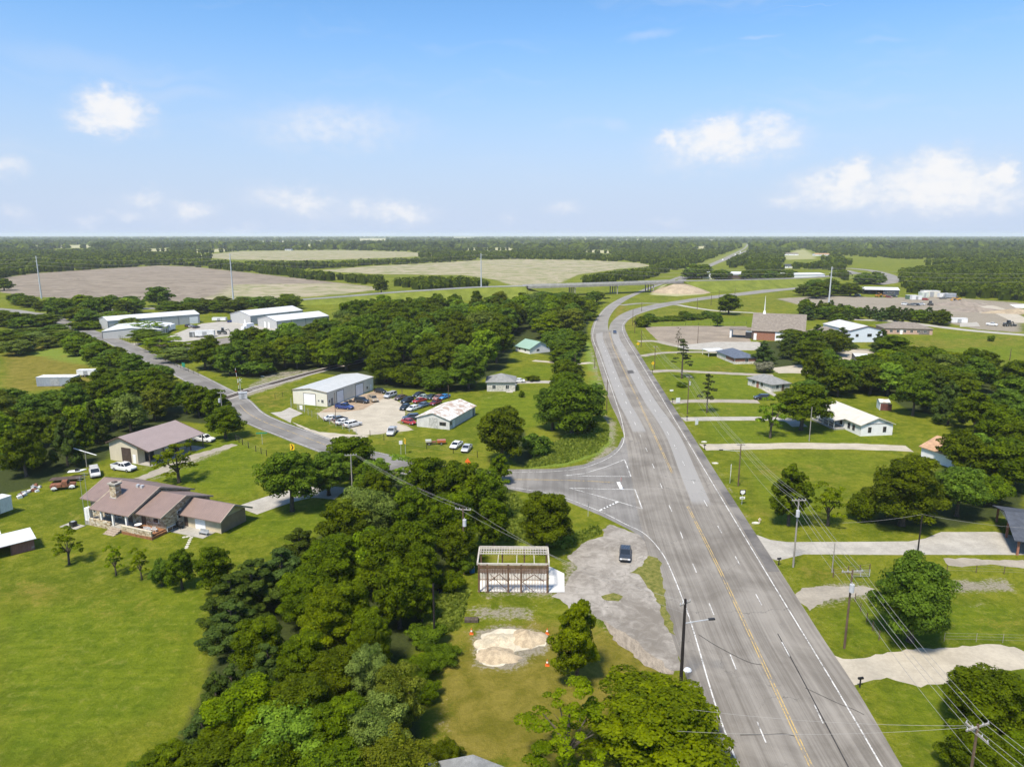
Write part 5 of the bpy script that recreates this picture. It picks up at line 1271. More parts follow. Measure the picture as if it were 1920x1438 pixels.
# terrace before the middle wing, on a red-brown base
M_REDWOOD = pm('red_brown_planks', (.27, .125, .055), .8, .2, 2, bump=.3)
hbox('terrace_floor', M_REDWOOD, 8.9, 14.7, -6.2, -3.45, -.2, .75); hbox('terrace_base', M_REDWOOD, 8.7, 15.6, -6.55, -6.2, -.2, .5); hbox('terrace_base', M_REDWOOD, 8.6, 8.88, -6.55, -3.45, -.2, .5)
hbox('terrace_wall', M_STONE, 8.75, 15.7, -6.5, -6.22, .5, 1.4); hbox('coping', pm('coping_stone', (.55, .48, .36), .9, .1, 3), 8.7, 15.75, -6.55, -6.17, 1.4, 1.5)
hbox('front_door', M_DARKTRIM, 13.4, 14.3, -3.5, -3.42, .75, 2.8); w = hbox('window', M_TRIM, 10.3, 11.6, -3.5, -3.42, 1.5, 2.7); hbox('pane', GLASS, 10.4, 11.5, -3.53, -3.5, 1.6, 2.6, w)
# gable end of the middle wing: tall window and the low basement lights
w = MB().box(8.70, 8.79, -.4, .9, 1.6, 3.1).build('window', M_TRIM, house); MB().box(8.66, 8.70, -.3, .2, 1.7, 3.0).build('pane', GLASS, w); MB().box(8.66, 8.70, .3, .8, 1.7, 3.0).build('pane', GLASS, w)
w = MB().box(8.66, 8.79, -.6, 3.3, .1, .95).build('basement_window', M_TRIM, house); [MB().box(8.62, 8.66, -.5 + .95 * k, .35 + .95 * k, .22, .83).build('pane', GLASS, w) for k in range(4)]
def at_house(u, v, z=0):
    p = Matrix.Rotation(ANG, 3, 'Z') @ Vector((u, -v, z)); return O + p
M_BLACKMETAL = pm('black_metal', (.03, .03, .032), .5, .2); M_GREYMETAL = pm('grey_metal', (.33, .34, .35), .5, .12)
def small(name, label, cat, loc, rz, parts, group=None, base=None):
    """small thing from (part name, material, builder) triples; the first is the thing's own mesh when base is set"""
    t = thing(name, label, cat, loc, rz, group)
    for pn, mt, f in parts: mb = MB(); f(mb); mb.build(pn, mt, t)
    return t
small('air_conditioner', 'grey air conditioner on its pad at the west end of the stone house', 'air conditioner', at_house(26.0, -7.6), ANG, [('casing', M_BLACKMETAL, lambda m: m.box(-.45, .45, -.45, .45, .12, 1.0)), ('fan_grille', M_GREYMETAL, lambda m: m.cyl((0, 0, 1.0), (0, 0, 1.06), .36, n=14)), ('pad', CONCRETE, lambda m: m.box(-1.6, 2.2, -1.0, 1.0, -.05, .12))])
small('patio_table', 'round white table on the terrace of the stone house', 'table', at_house(13.4, -5.0, .75), 0, [('table_top', M_TRIM, lambda m: m.cyl((0, 0, .7), (0, 0, .75), .6, n=16)), ('leg', M_BLACKMETAL, lambda m: m.cyl((0, 0, 0), (0, 0, .7), .05).cyl((0, 0, 0), (0, 0, .04), .3))])
for k, (u, v) in enumerate(((10.3, -5.2), (9.6, -4.9), (11.2, -5.3))):
    small('garden_chair', ['white slatted chair at the end of the terrace, near the corner', 'white slatted chair nearest the terrace corner post', 'white slatted chair nearest the round table on the terrace'][k], 'chair', at_house(u, v, .75), ANG + .3 * k, [('seat', M_TRIM, lambda m: m.box(-.28, .28, -.28, .28, .38, .43)), ('backrest', M_TRIM, lambda m: [m.box(-.28 + .14 * i, -.2 + .14 * i, .24, .29, .43, .95) for i in range(5)])] + [('leg', M_TRIM, lambda m, a=a, b=b: m.box(a - .03, a + .03, b - .03, b + .03, 0, .38)) for a in (-.24, .24) for b in (-.24, .24)], 'chairs on the terrace')
small('barbecue_grill', 'dark barbecue grill by the door of the garage wing', 'grill', at_house(8.0, -1.3, .09), ANG, [('firebox', M_BLACKMETAL, lambda m: m.box(-.5, .5, -.3, .3, .7, 1.0)), ('lid', M_BLACKMETAL, lambda m: m.loft([[(x, .3 * math.cos(a), 1.0 + .3 * math.sin(a)) for a in (0, .6, 1.2, 1.9, 2.5, 3.14)] for x in (-.5, .5)]))] + [('leg', M_BLACKMETAL, lambda m, a=a, b=b: m.box(a - .03, a + .03, b - .03, b + .03, 0, .7)) for a in (-.4, .4) for b in (-.22, .22)])
small('wood_bench', 'grey weathered bench on the garage porch slab', 'bench', at_house(2.2, -1.7, .09), ANG, [('seat', M_GREYMETAL, lambda m: m.box(-.9, .9, -.25, .25, .4, .46)), ('backrest', M_GREYMETAL, lambda m: m.box(-.9, .9, -.3, -.24, .46, .95))] + [('leg', M_GREYMETAL, lambda m, a=a: m.box(a - .05, a + .05, -.22, .22, 0, .4)) for a in (-.8, .8)])
sp = thing('stepping_stone_path', 'line of pale stepping stones in the grass below the garage wing', 'path', G(353, 1015))
for k, (x, y) in enumerate(((345, 1007), (351, 1006), (357, 1004.5), (358.5, 1008), (356, 1012), (354.5, 1016), (352.5, 1020), (350.5, 1024), (349.5, 1027))):
    q = G(x, y) - G(353, 1015); r = .34; MB().cyl((q.x, q.y, -.03), (q.x, q.y, .045), r, r * .92, 7).build('stone', pm('flagstone', (.50, .46, .38), .9, .12, 3), sp)
for k, (x, y0, y1) in enumerate(((161, 985, 905), (169, 975, 900))):
    b = G(x, y0); h = 9.0; small('radio_mast', ['thin radio mast at the west end of the stone house, left one', 'thin radio mast at the west end of the stone house, right one'][k], 'mast', b, 0, [('pole', M_GREYMETAL, lambda m: m.cyl((0, 0, 0), (0, 0, h), .045, .03, 6)), ('aerial', M_GREYMETAL, lambda m: m.bar((-.7, 0, h - .2), (.7, 0, h - .2), .04).bar((-.4, 0, h - .6), (.4, 0, h - .6), .04))], 'radio masts')

# ---- brown-roofed shop with a lean-to porch
a, b = G(283, 874), G(382, 839); d = b - a; rz = math.atan2(d.y, d.x); L = d.length
t = thing('farm_shop', 'tan metal farm shop with a long brown roof sloping over an open porch', 'workshop', a, rz)
c = G(207, 862); Wd = (c - a).dot(Vector((-math.sin(rz), math.cos(rz), 0))); ze = height_at(a, 846); pw = Wd * .30; vr = Wd * .70; zr = ze + 2.3; zb = zr - (Wd - vr) * .42
M_TANMETAL = ribbed('tan_ribbed_metal', (.56, .50, .38), .4, 3, .6, .05)
mb = MB(); P = lambda x: [(x, pw, -.1), (x, Wd, -.1), (x, Wd, zb), (x, vr, zr - .08), (x, pw, ze + (zr - ze) * (pw / vr) - .08)]
mb.loft([P(0), P(L * .88)]); fix(mb.build('wall', M_TANMETAL, t))
mb = MB()
for va, za, vb, zb2 in ((-.3, ze - .1, vr, zr), (Wd + .3, zb - .1, vr, zr)): mb.hexa([(-.5, va, za), (L + .3, va, za), (L + .3, vb, zb2), (-.5, vb, zb2)], [(-.5, va, za + .14), (L + .3, va, za + .14), (L + .3, vb, zb2 + .14), (-.5, vb, zb2 + .14)])
r_ = fix(mb.build('roof', M_BROWNROOF2, t)); tb = MB(); [tb.bar((x, -.3, ze - .05), (x, vr, zr + .05), .08, .28).bar((x, vr, zr + .05), (x, Wd + .3, zb - .05), .08, .28) for x in (-.55, L + .35)]; fix(tb.build('fascia', M_DARKTRIM, r_))
for k in range(5): MB().box(L * k / 4 - .1, L * k / 4 + .1, .0, .2, 0, ze - .05).build('porch_post', M_DARKTRIM, t)
MB().box(-.2, L + .2, -.4, pw, -.1, .07).build('porch_slab', CONCRETE, t)
door(t, 'l', L, Wd, Wd * .47, Wd * .68, 0, 3.3, pm('brown_door', (.085, .06, .05), .6, .2), 'roll_up_door', M_DARKTRIM, 5); door(t, 'l', L, Wd, pw + .6, pw + 1.5, 0, 2.1, M_WHITEDOOR)
for a0, a1 in ((.12, .28), (.58, .74)): MB().box(L * a0, L * a1, pw - .06, pw, .07, 2.6).build('opening_shade_panel', M_BLACKMETAL, t)  # solid black panels, the shade inside the openings painted on the wall
MB().box(L * .5, L * .55, pw - .06, pw, .07, 2.2).build('door', M_WHITEDOOR, t)
# ---- tin shed at the left edge
a, b = G(22, 1041), G(66, 1030); d = b - a; rz = math.atan2(d.y, d.x); L = d.length
t = thing('tin_shed', 'low tin shed with a white metal roof and red-brown walls on the left lawn', 'shed', a, rz)
M_RUSTWALL = ribbed('rusted_wall', (.23, .105, .085), .3, 3, .8, .15, rust=((.32, .28, .25), .58))
MB().box(0, L, 0, .1, 0, 1.9).build('wall', M_RUSTWALL, t); MB().box(L - .1, L, .1, 4.2, 0, 2.0).build('wall', M_RUSTWALL, t); MB().box(-5, L - .1, 4.1, 4.2, 0, 2.0).build('wall', M_RUSTWALL, t)
MB().hexa([(-5.5, -.5, 1.85), (L + .3, -.5, 1.95), (L + .3, 4.4, 2.3), (-5.5, 4.4, 2.2)], [(-5.5, -.5, 1.93), (L + .3, -.5, 2.03), (L + .3, 4.4, 2.38), (-5.5, 4.4, 2.28)]).build('roof', M_WHITEROOF, t)
MB().hexa([(-5.5, 4.45, 2.25), (-.5, 4.45, 2.35), (-.5, 7.2, 2.9), (-5.5, 7.2, 2.8)], [(-5.5, 4.45, 2.33), (-.5, 4.45, 2.43), (-.5, 7.2, 2.98), (-5.5, 7.2, 2.88)]).build('upper_roof', M_WHITEROOF, t)
for x in (-5, -2.6, -.1): MB().box(x, x + .12, -.2, -.08, 0, 1.9).build('post', M_DARKTRIM, t)
# ---- bare timber frame on a white slab
a, b = G(897, 1110), G(1027.5, 1111); d = b - a; rz = math.atan2(d.y, d.x); L = d.length
t = thing('timber_frame', 'bare timber and steel building frame standing on a white slab', 'building frame', a, rz)
z1 = height_at(a, 1057); back = (G(902, 1026, z1) - Vector((a.x, a.y, z1))); Dp = back.dot(Vector((-math.sin(rz), math.cos(rz), 0))); front = 0.0
M_STUD = pm('weathered_timber', (.165, .095, .06), .9, .2, 3, bump=.3); M_RAIL = pm('pale_timber', (.48, .44, .37), .8, .12, 3); M_STEEL = pm('rusty_stud', (.26, .19, .15), .8, .2, 3)
for x in (.1, .131 * L, .43 * L, .615 * L, L - .1): MB().box(x - .13, x + .13, -.13, .13, 0, z1).build('post', M_STUD, t)
for x in (.1, .33 * L, .66 * L, L - .1): MB().box(x - .1, x + .1, Dp - .1, Dp + .1, 0, z1).build('post', M_STUD, t)
for p, q in (((-.2, 0, z1), (L + .2, 0, z1)), ((-.2, Dp, z1), (L + .2, Dp, z1)), ((-.1, 0, z1), (-.1, Dp, z1)), ((L + .1, 0, z1), (L + .1, Dp, z1))): MB().bar(p, q, .22, .24).build('top_rail', M_RAIL, t)
for k in range(6): MB().box(0, L, -.18, -.10, z1 - .30 - .2 * k, z1 - .17 - .2 * k).build('header_slat', M_STUD, t)
for k in range(27): x = L * (k + .5) / 27; MB().box(x - .03, x + .03, -.08, -.02, z1 - 1.5, z1 - .1).build('cripple_stud', M_STUD, t)
for k in range(24):
    x = L * (k + .5) / 24; MB().box(x - .035, x + .035, -.06, .02, .05, z1 - 1.4).build('stud', M_STEEL, t)
for k in range(26): x = L * (k + .5) / 26; MB().box(x - .05, x + .05, Dp * .55, Dp, z1 - .02, z1 + .12).build('rafter', M_RAIL, t)
for k in range(4): y = Dp * (.55 + .15 * k); MB().box(-.1, L + .1, y - .06, y + .06, z1 + .125, z1 + .22).build('purlin', M_RAIL, t)
for x in (.28 * L, .55 * L, .80 * L): MB().bar((x, 0, z1), (x, Dp * .55, z1), .1).build('tie_beam', M_RAIL, t)
for x0, x1 in ((.16 * L, .30 * L), (.42 * L, .30 * L), (.64 * L, .80 * L), (.94 * L, .80 * L)): MB().bar((x0, -.1, z1 - 2.6), (x1, -.1, z1 - 1.5), .09).build('brace', M_STUD, t)
for x0, x1 in ((.17 * L, .43 * L), (.5 * L, .8 * L)): MB().bar((x0, .1, z1 - 1.6), (x1, .1, .1), .07).build('brace', M_STUD, t)
for zz in (2.0,): MB().box(0, L, -.04, .04, zz - .04, zz + .04).build('mid_rail', M_STEEL, t)
M_PANEL = pm('white_wall_sheet', (.58, .55, .5), .8, .1, 1.2)
for k in range(9): x = L * k / 9; MB().box(x + .05, x + L / 9 - .05, Dp * .62, Dp * .62 + .05, .06, 1.9).build('wall_sheet', M_PANEL, t)
sheet('shed_apron', [(1029, 1062), (1058, 1076), (1058.5, 1111), (1029, 1111.5)], pm('new_white_concrete', (.60, .59, .56), .85, .05, .6), .10, .0)
# ---- white house on the right
a, b = G(1613, 818), G(1678, 818); L = (b - a).length
t = thing('white_house', 'white clapboard house with a pale metal roof and side porch beside the old oak', 'house', a, 0); ze = 2.95; rise = height_at(a + Vector((L / 2, 0, 0)), 785) - ze
t.rotation_euler = (0, 0, R(8)); Wd = 21; pr = pm('cream_metal_roof', (.54, .50, .43), .5, .06, .8)
walls(t, L, Wd, ze, rise, 'y', M_WHITEWALL); roof(t, L, Wd, ze, rise, 'y', pr, .45)
for c in (2.4, 6.5): window(t, 'f', L, Wd, c - .45, c + .45, .9, 2.3, M_DARKTRIM)
MB().box(.6, L - .6, -.05, -.003, ze + .05, ze + .35).build('gable_band', pm('peeling_board', (.42, .41, .4), .8, .25, 4), t)
for c in (3, 5): window(t, 'l', L, Wd, c - .5, c + .5, .8, 2.2, M_DARKTRIM)
MB().box(-3.2, -.02, 6.5, 17, -.1, .45).build('porch_floor', pm('grey_boards', (.36, .35, .33), .8, .15, 3), t)
MB().hexa([(-3.5, 6.2, 2.5), (0.1, 6.2, 2.98), (0.1, 17.3, 2.98), (-3.5, 17.3, 2.5)], [(-3.5, 6.2, 2.6), (0.1, 6.2, 3.08), (0.1, 17.3, 3.08), (-3.5, 17.3, 2.6)]).build('porch_roof', pr, t)
for k in range(5): MB().box(-3.15, -3.0, 6.7 + 2.5 * k, 6.85 + 2.5 * k, .45, 2.5).build('porch_post', M_TRIM, t)
MB().box(-3.14, -3.06, 6.9, 16.7, 1.25, 1.33).build('porch_rail', M_TRIM, t)
for c in (8.5, 14.0): window(t, 'l', L, Wd, c - .5, c + .5, .9, 2.2, M_DARKTRIM)
door(t, 'l', L, Wd, 11, 11.9, .45, 2.4, M_DARKTRIM)
# ---- generic smaller houses
def simple_house(name, label, cat, A, B, Wd, eave_px=None, eave=2.7, rise=1.6, axis='x', wm=None, rm=None, hip=False, over=.45, wins=(), doors=(), group=None, trim=None):
    t, L = frame_at(name, label, cat, A, B, group)
    if eave_px: eave = max(2.2, height_at(G(*A), eave_px))
    walls(t, L, Wd, eave, rise, axis, wm or M_WHITEWALL, hip=hip)
    (hip_roof(t, L, Wd, eave, rise, rm, over) if hip else roof(t, L, Wd, eave, rise, axis, rm, over, trim=trim))
    for (s, f, w_) in wins:
        n = L if s in 'fb' else Wd; window(t, s, L, Wd, f * n - w_ / 2, f * n + w_ / 2, .9, min(2.2, eave - .3))
    for (s, f, w_, h, m_) in doors:
        n = L if s in 'fb' else Wd; door(t, s, L, Wd, f * n - w_ / 2, f * n + w_ / 2, 0, min(h, eave - .15), m_)
    return t, L, eave
simple_house('grey_roof_house', 'beige house with a grey hipped roof half hidden by trees beside a concrete drive', 'house', (913, 734), (966, 734), 9, 716, rise=2.0, wm=pm('beige_siding', (.55, .52, .45), .7), rm=M_GREYSH, hip=True, wins=(('f', .72, 1.2), ('f', .25, 1.2)))
simple_house('green_roof_house', 'small white house with a light green metal roof in the wood', 'house', (967, 658), (993, 664), 11, 650, rise=2.6, axis='x', wm=M_WHITEWALL, rm=M_GREENROOF, wins=(('f', .3, 1.2), ('f', .7, 1.2), ('r', .4, 1.6)))
t, L, e = simple_house('blue_roof_house', 'low brick house with a blue-grey hipped roof near the church lot', 'house', (1377, 683), (1418, 682), 17, 671, rise=2.0, wm=pm('house_white', (.62, .58, .52), .8), rm=M_BLUESH, hip=True, wins=(('f', .55, 1.4),))
MB().box(.2, L - .2, -.05, -.003, 1.1, e - .25).build('brick_band', M_REDBRICK, t); MB().box(-.05, -.003, .2, 8, 1.0, e - .25).build('brick_band', M_REDBRICK, t); MB().box(-3.5, L * .5, 17.5, 25, 2.3, 2.45).build('carport_roof', M_WHITEROOF, t); [MB().box(x, x + .15, y, y + .15, 0, 2.3).build('carport_post', M_TRIM, t) for x in (-3.2, 4) for y in (18, 24.5)]
simple_house('grey_brick_house', 'small brick house with a grey hipped roof left of the old oak', 'house', (1446.6, 735), (1480, 732), 12, 721, rise=1.8, wm=pm('pale_wall', (.6, .57, .5), .8), rm=M_GREYSH, hip=True, wins=(('f', .3, 1.1), ('l', .4, 1.4), ('l', .75, 1.4)), doors=(('l', .58, 1.2, 2.2, M_REDBRICK), ('f', .62, 1.0, 2.2, M_DARKTRIM)))
simple_house('tan_roof_house', 'house with a tan shingle roof and white gable behind the dark trees', 'house', (1726, 858), (1790, 880), 9.5, None, 2.7, 1.9, 'x', M_WHITEWALL, M_TANSH, wins=(('l', .35, 1.1), ('l', .7, 1.1)))
# dark-roofed house at the right edge: open carport end
a, b = G(1904, 1041), G(1980, 1052); d = b - a; t = thing('dark_roof_house', 'house with a charcoal roof and open carport at the right edge', 'house', a, math.atan2(d.y, d.x)); L = 16
Wd = 15; walls(t, 12, Wd, 2.7, 1.8, 'x', M_WHITEWALL, x0=3.5); roof(t, L, Wd, 2.7, 1.8, 'x', M_DARKSH, .6)
for y in (.2, Wd * .5, Wd - .2): MB().box(.1, .4, y - .16, y + .16, 0, 2.7).build('carport_post', M_REDBRICK, t)
MB().poly([(.2, 0, 2.72), (.2, Wd, 2.72), (.2, Wd / 2, 4.45)]).build('gable_board', M_WHITEWALL, t)
MB().box(3.44, 3.5, 7.5, 10.6, 0, 2.3).build('door', M_WHITEDOOR, t); MB().box(2.6, 3.4, .5, 1.5, 0, .9).build('storage_box', M_GREYMETAL, t)
# the roof corner at the bottom edge
p = G(887, 1417, 4.4); t = thing('grey_roof_cottage', 'grey shingle roof corner at the bottom edge of the picture', 'house', (p.x, p.y, 0), R(-8))
walls(t, 11, 12, 2.6, 1.8, 'y', M_WHITEWALL, x0=-5.5, y0=-12.4); roof(t, 11, 12, 2.6, 1.8, 'y', M_GREYSH, .4, x0=-5.5, y0=-12.4)
# ---- church
a, b = G(1409, 637), G(1507, 642); d = b - a; rz = math.atan2(d.y, d.x); L = d.length
t = thing('church', 'brick church with a steep taupe roof and a white needle steeple', 'church', a, rz); Wd = 20; ze = height_at(a, 619)
zr = 12.0; walls(t, L, Wd, ze, zr - ze, 'x', M_REDBRICK); roof(t, L, Wd, ze, zr - ze, 'x', M_TAUPE, .5)
MB().box(L * .45, L - .1, -.06, -.003, 0, ze).build('white_wall', M_WHITEWALL, t); MB().box(.9, 2.2, -.09, -.003, 0, 3.2).build('door', M_WHITEDOOR, t); MB().box(.05, .8, -.08, -.003, 0, ze - .4).build('dark_pier', M_DARKTRIM, t)
s_ = fix(MB().hexa([(4.0, 9.4, zr - .3), (5.4, 9.4, zr - .3), (5.4, 10.8, zr - .3), (4.0, 10.8, zr - .3)], [(4.2, 9.6, zr + 1.2), (5.2, 9.6, zr + 1.2), (5.2, 10.6, zr + 1.2), (4.2, 10.6, zr + 1.2)]).build('steeple', M_TRIM, t)); MB().cyl((4.7, 10.1, zr + 1.2), (4.7, 10.1, zr + 8.6), .3, .05, 8).build('spire', M_TRIM, s_)
MB().box(-11, .2, 3, 12, 4.1, 4.5).build('canopy_roof', M_TAUPE, t)
for x, y in ((-10.6, 3.4), (-10.6, 11.4)): MB().box(x, x + .9, y, y + .9, 0, 4.1).build('canopy_post', M_TRIM, t)
MB().box(-3.2, -.02, 4, 10, 0, 3.0).build('entrance_glass', GLASS, t)
walls(t, 17, 17, 3.4, 0, 'x', M_WHITEWALL, x0=L + .05, y0=-1, hip=True, name='annex_wall'); hip_roof(t, 17, 17, 3.4, 4.0, M_TAUPE, .7, L + .75, -1, 'annex_roof')
window(t, 'f', 17, 17, 6, 7.6, 1, 2.4, x0=L + .05, y0=-1)
# ---- metal hall, brick range, dark open shed
a, b = G(1593, 642), G(1659, 642); t = thing('metal_hall', 'pale blue-white metal hall with a maroon trim line in its gable', 'hall', a, math.atan2((b - a).y, (b - a).x) + R(4)); L = (b - a).length; Wd = 26; ze = height_at(a, 620)
walls(t, L, Wd, ze, 2.0, 'y', pm('pale_blue_wall', (.62, .66, .72), .6, .04)); roof(t, L, Wd, ze, 2.0, 'y', ribbed('light_roof', (.52, .51, .48), .6, 0), .3, trim=pm('maroon_trim', (.12, .03, .03), .6)); window(t, 'f', L, Wd, L * .5, L * .5 + 2.2, 2.6, 4.0, M_DARKTRIM); window(t, 'f', L, Wd, L * .16, L * .16 + 1.4, 2.6, 3.9, M_DARKTRIM)
simple_house('brick_range', 'long pink brick building with a low taupe roof behind the metal hall', 'building', (1657, 626), (1748, 628), 13, 615, rise=2.4, wm=M_PINKBRICK, rm=M_TAUPE, hip=True, wins=[('f', .15 + .14 * k, 1.4) for k in range(6)], doors=(('f', .36, 1.2, 2.3, M_WHITEDOOR), ('f', .83, 5, 2.2, pm('screen_porch', (.2, .17, .15), .8))))
t, L = frame_at('open_shed', 'dark metal building with an open front and a white roof at the building site', 'building', (1618, 552), (1685, 553.5)); Wd = 18; ze = height_at(G(1618, 552), 543); M_NAVY = ribbed('dark_blue_metal', (.05, .06, .085), .5, 3)
MB().box(L * .57, L, 0, Wd, 0, ze).build('wall', M_NAVY, t); MB().box(0, L * .57, Wd - .2, Wd, 0, ze).build('wall', M_NAVY, t); MB().box(0, .2, 0, Wd - .2, 0, ze).build('wall', M_NAVY, t); roof(t, L, Wd, ze, 1.6, 'x', M_WHITEROOF, .6); MB().poly([(L, 0, ze), (L, Wd, ze), (L, Wd / 2, ze + 1.6)]).build('gable', M_NAVY, t)
for k in range(1, 4): MB().box(L * .57 * k / 3 - .2, L * .57 * k / 3 + .02, 0, .25, 0, ze).build('post', M_NAVY, t)
for c in (.72, .84): window(t, 'f', L, Wd, L * c - 1, L * c + 1, 1.2, 2.8)
simple_house('carport', 'small open-sided white shed on the gravel yard between the trees', 'shed', (1604, 679), (1632, 680), 7, 668, rise=.5, axis='x', wm=pm('mesh_grey', (.22, .22, .22), .8, .2), rm=M_WHITEROOF, doors=(('f', .5, 4.5, 2.0, M_BLACKMETAL),))  # black door panel paints the shade inside the open side
simple_house('garden_shed', 'tiny white shed with a red door under the trees behind the white house', 'shed', (1649, 769), (1667, 770), 4, None, 2.3, .5, 'x', M_WHITEWALL, M_RUSTROOF, doors=(('f', .65, 3, 2.0, pm('dull_red', (.14, .05, .04), .8)),), over=.2)
for nm, lab, A, B, Wd, e, ri in (('far_store', 'long white metal building beyond the overpass with an open front', (1318, 523), (1400, 523), 24, 5.5, 2), ('far_store', 'long white building right of the dark hedge beyond the overpass', (1466, 526), (1546, 525), 22, 6, 1.5)):
    t, L, e_ = simple_house(nm, lab, 'building', A, B, Wd, None, e, ri, 'x', M_WHITEWALL, M_WHITEROOF, doors=(('f', .72, 22, 4.2, M_DARKTRIM),) if '1318' in str(A) else (('f', .45, 3, 3, M_DARKTRIM), ('f', .8, 4, 3.2, M_GREYMETAL)), group='far white buildings')  # first store's wide dark door panel paints the shade of its open front
for lab, A, B, Wd, rm in (('low farmhouse with a brown roof in the far clearing, left one', (1470, 479), (1497, 479), 20, M_TAUPE), ('low farmhouse with an orange roof in the far clearing, right one', (1529, 480), (1556, 480), 20, M_TANSH), ('white house with a dark roof between the far hedges', (1460, 503), (1487, 503), 16, M_DARKSH), ('far barn with a dark roof on the pale field', (534, 470), (546, 470), 18, M_DARKSH), ('white farm building in the far clearing by the highway', (1237, 452.5), (1248, 452.5), 25, M_WHITEROOF), ('dark-roofed building among the trees left of the overpass', (984, 590), (1003, 589), 12, M_GREYSH), ('grey shed roof inside the central wood', (866, 640), (884, 640), 8, M_GREYSH)):
    simple_house('farm_building', lab, 'building', A, B, Wd, None, 3.4, 2.4, 'x', M_WHITEWALL, rm, wins=(('f', .3, 1.6), ('f', .7, 1.6)))
# ---- warehouses
DB = pm('downpipe', (.17, .17, .17), .6)
def warehouse(label, A, B, Wd, eave, rise, doors=(), xl=0.0, xr=0.0, flip=False):
    a, b = G(*A), G(*B); d = (b - a).normalized(); a = a - d * xl; L = (b - a).length + xr
    t = thing('warehouse', label, 'warehouse', a, math.atan2(d.y, d.x), 'grey metal warehouses'); walls(t, L, Wd, eave, rise, 'x', M_GREYW); roof(t, L, Wd, eave, rise, 'x', M_WHITEROOF, .25)
    for k in range(1, int(L / 9)): MB().box(9 * k - .1, 9 * k + .1, -.12, -.003, 0, eave).build('downpipe', DB, t)
    for s, f, w_, h, m_ in doors: n = L if s in 'fb' else Wd; door(t, s, L, Wd, f * n - w_ / 2, f * n + w_ / 2, 0, h, m_, 'roll_up_door' if w_ > 2 else 'door', M_DARKTRIM if w_ > 2 else None, 4 if w_ > 2 else 0)
    for c in ((0, 0), (L, 0), (0, Wd), (L, Wd)): MB().box(c[0] - .12, c[0] + .12, c[1] - .12, c[1] + .12, 0, eave).build('corner_trim', DB, t)
    return t
warehouse('grey warehouse nearest the wood, with white roof and two white doors in its gable', (520, 617.5), (617, 606.5), 19, height_at(G(520, 617.5), 602.5), 2.0, (('l', .62, 1.4, 3.2, M_WHITEDOOR), ('l', .42, 1.4, 3.2, M_WHITEDOOR)))
warehouse('grey warehouse behind the nearest one, its white roof seen over it', (471, 609), (568, 597.5), 19, height_at(G(471, 609), 592.5), 2.2, (('l', .3, 1.2, 2.4, M_WHITEDOOR),))
a1, b1 = (257, 616), (375, 606); ze = height_at(G(375, 606), 589)
warehouse('long grey warehouse with a white roof behind the young trees', a1, b1, 15, ze, 1.6, (('f', .93, 5, 4.0, M_WHITEDOOR),), xl=14)
warehouse('low front wing of the long warehouse, with white roof and a dark window', (306, 629), (322, 619), 26, 3.6, 1.2, (('f', .5, 1.6, 2.4, M_BLACKMETAL),), xl=6, xr=2)
# ---- overpass
A_DECK = asphalt('deck_asphalt', (.155, .145, .13), (.21, .197, .18), .4)
DECK = [(133, 587, .1), (187, 582.5, .15), (317, 577.5, .3), (380, 574, .7), (447, 569.5, 1.3), (550, 563, 2.6), (633, 557, 4.0), (730, 549, 5.6), (800, 544.5, 6.8), (900, 538.5, 8.0), (985, 536.5, 8.6)]
BR_ = [(985, 536.5, 8.6), (1073, 534, 8.7), (1140, 532, 8.7), (1207, 529.5, 8.7), (1274, 527, 8.6)]
RIGHT = [(1274, 527, 8.6), (1330, 526, 8.2), (1430, 524, 7.2), (1480, 522.5, 6), (1540, 519.5, 4.2), (1590, 514, 2.5), (1620, 512, 1.2)]
def embank(name, pts, width, top_name):
    P = [G(*p) for p in pts]; L_, R_ = centre_strip(P, width, 6)
    tag(link(top_name, strip_mesh(top_name, L_, R_, A_DECK, .08)), kind='structure')
    vs, fs = [], []
    for a, b in zip(L_, R_):
        d = (b - a).normalized(); k = 2.6
        vs += [tuple(a - d * (a.z * k + 1) - Vector((0, 0, a.z + .3))), tuple(a - d * .8), tuple(b + d * .8), tuple(b + d * (b.z * k + 1) - Vector((0, 0, b.z + .3)))]
    for i in range(len(L_) - 1):
        for q in range(3): fs.append((4 * i + q, 4 * i + q + 1, 4 * i + q + 5, 4 * i + q + 4))
    e0 = len(vs); fs.append((0, 1, 2, 3)); n4 = 4 * (len(L_) - 1); fs.append((n4 + 3, n4 + 2, n4 + 1, n4))
    me = bpy.data.meshes.new(name); me.from_pydata(vs, [], fs); me.materials.append(M_VERGE); o = link(name, me); fix(o); return tag(o, kind='structure')
M_VERGE = pm('verge_grass', (.155, .175, .028), .95, .16, .12, bump=.4, bscale=1.5, col2=(.10, .125, .018), spec=.05)
embank('embankment', DECK, 13, 'overpass_road'); embank('embankment', RIGHT, 13, 'overpass_road')
br = thing('overpass_bridge', 'long concrete highway overpass on column piers', 'bridge', G(1140, 536))
o0 = br.location.copy(); P = [G(*p) for p in BR_]; L_, R_ = centre_strip(P, 13, 6)
CONC3 = pm('parapet_concrete', (.46, .44, .40), .9, .1, .4)
link('deck', strip_mesh('deck', [p - o0 for p in L_], [p - o0 for p in R_], A_DECK, .08, 4), br)
mbs = {k: MB() for k in ('girder', 'parapet')}
CONC2 = pm('shaded_bridge_concrete', (.30, .28, .25), .9, .12, .4)  # girder and piers in darker concrete, shade under the deck put into colour
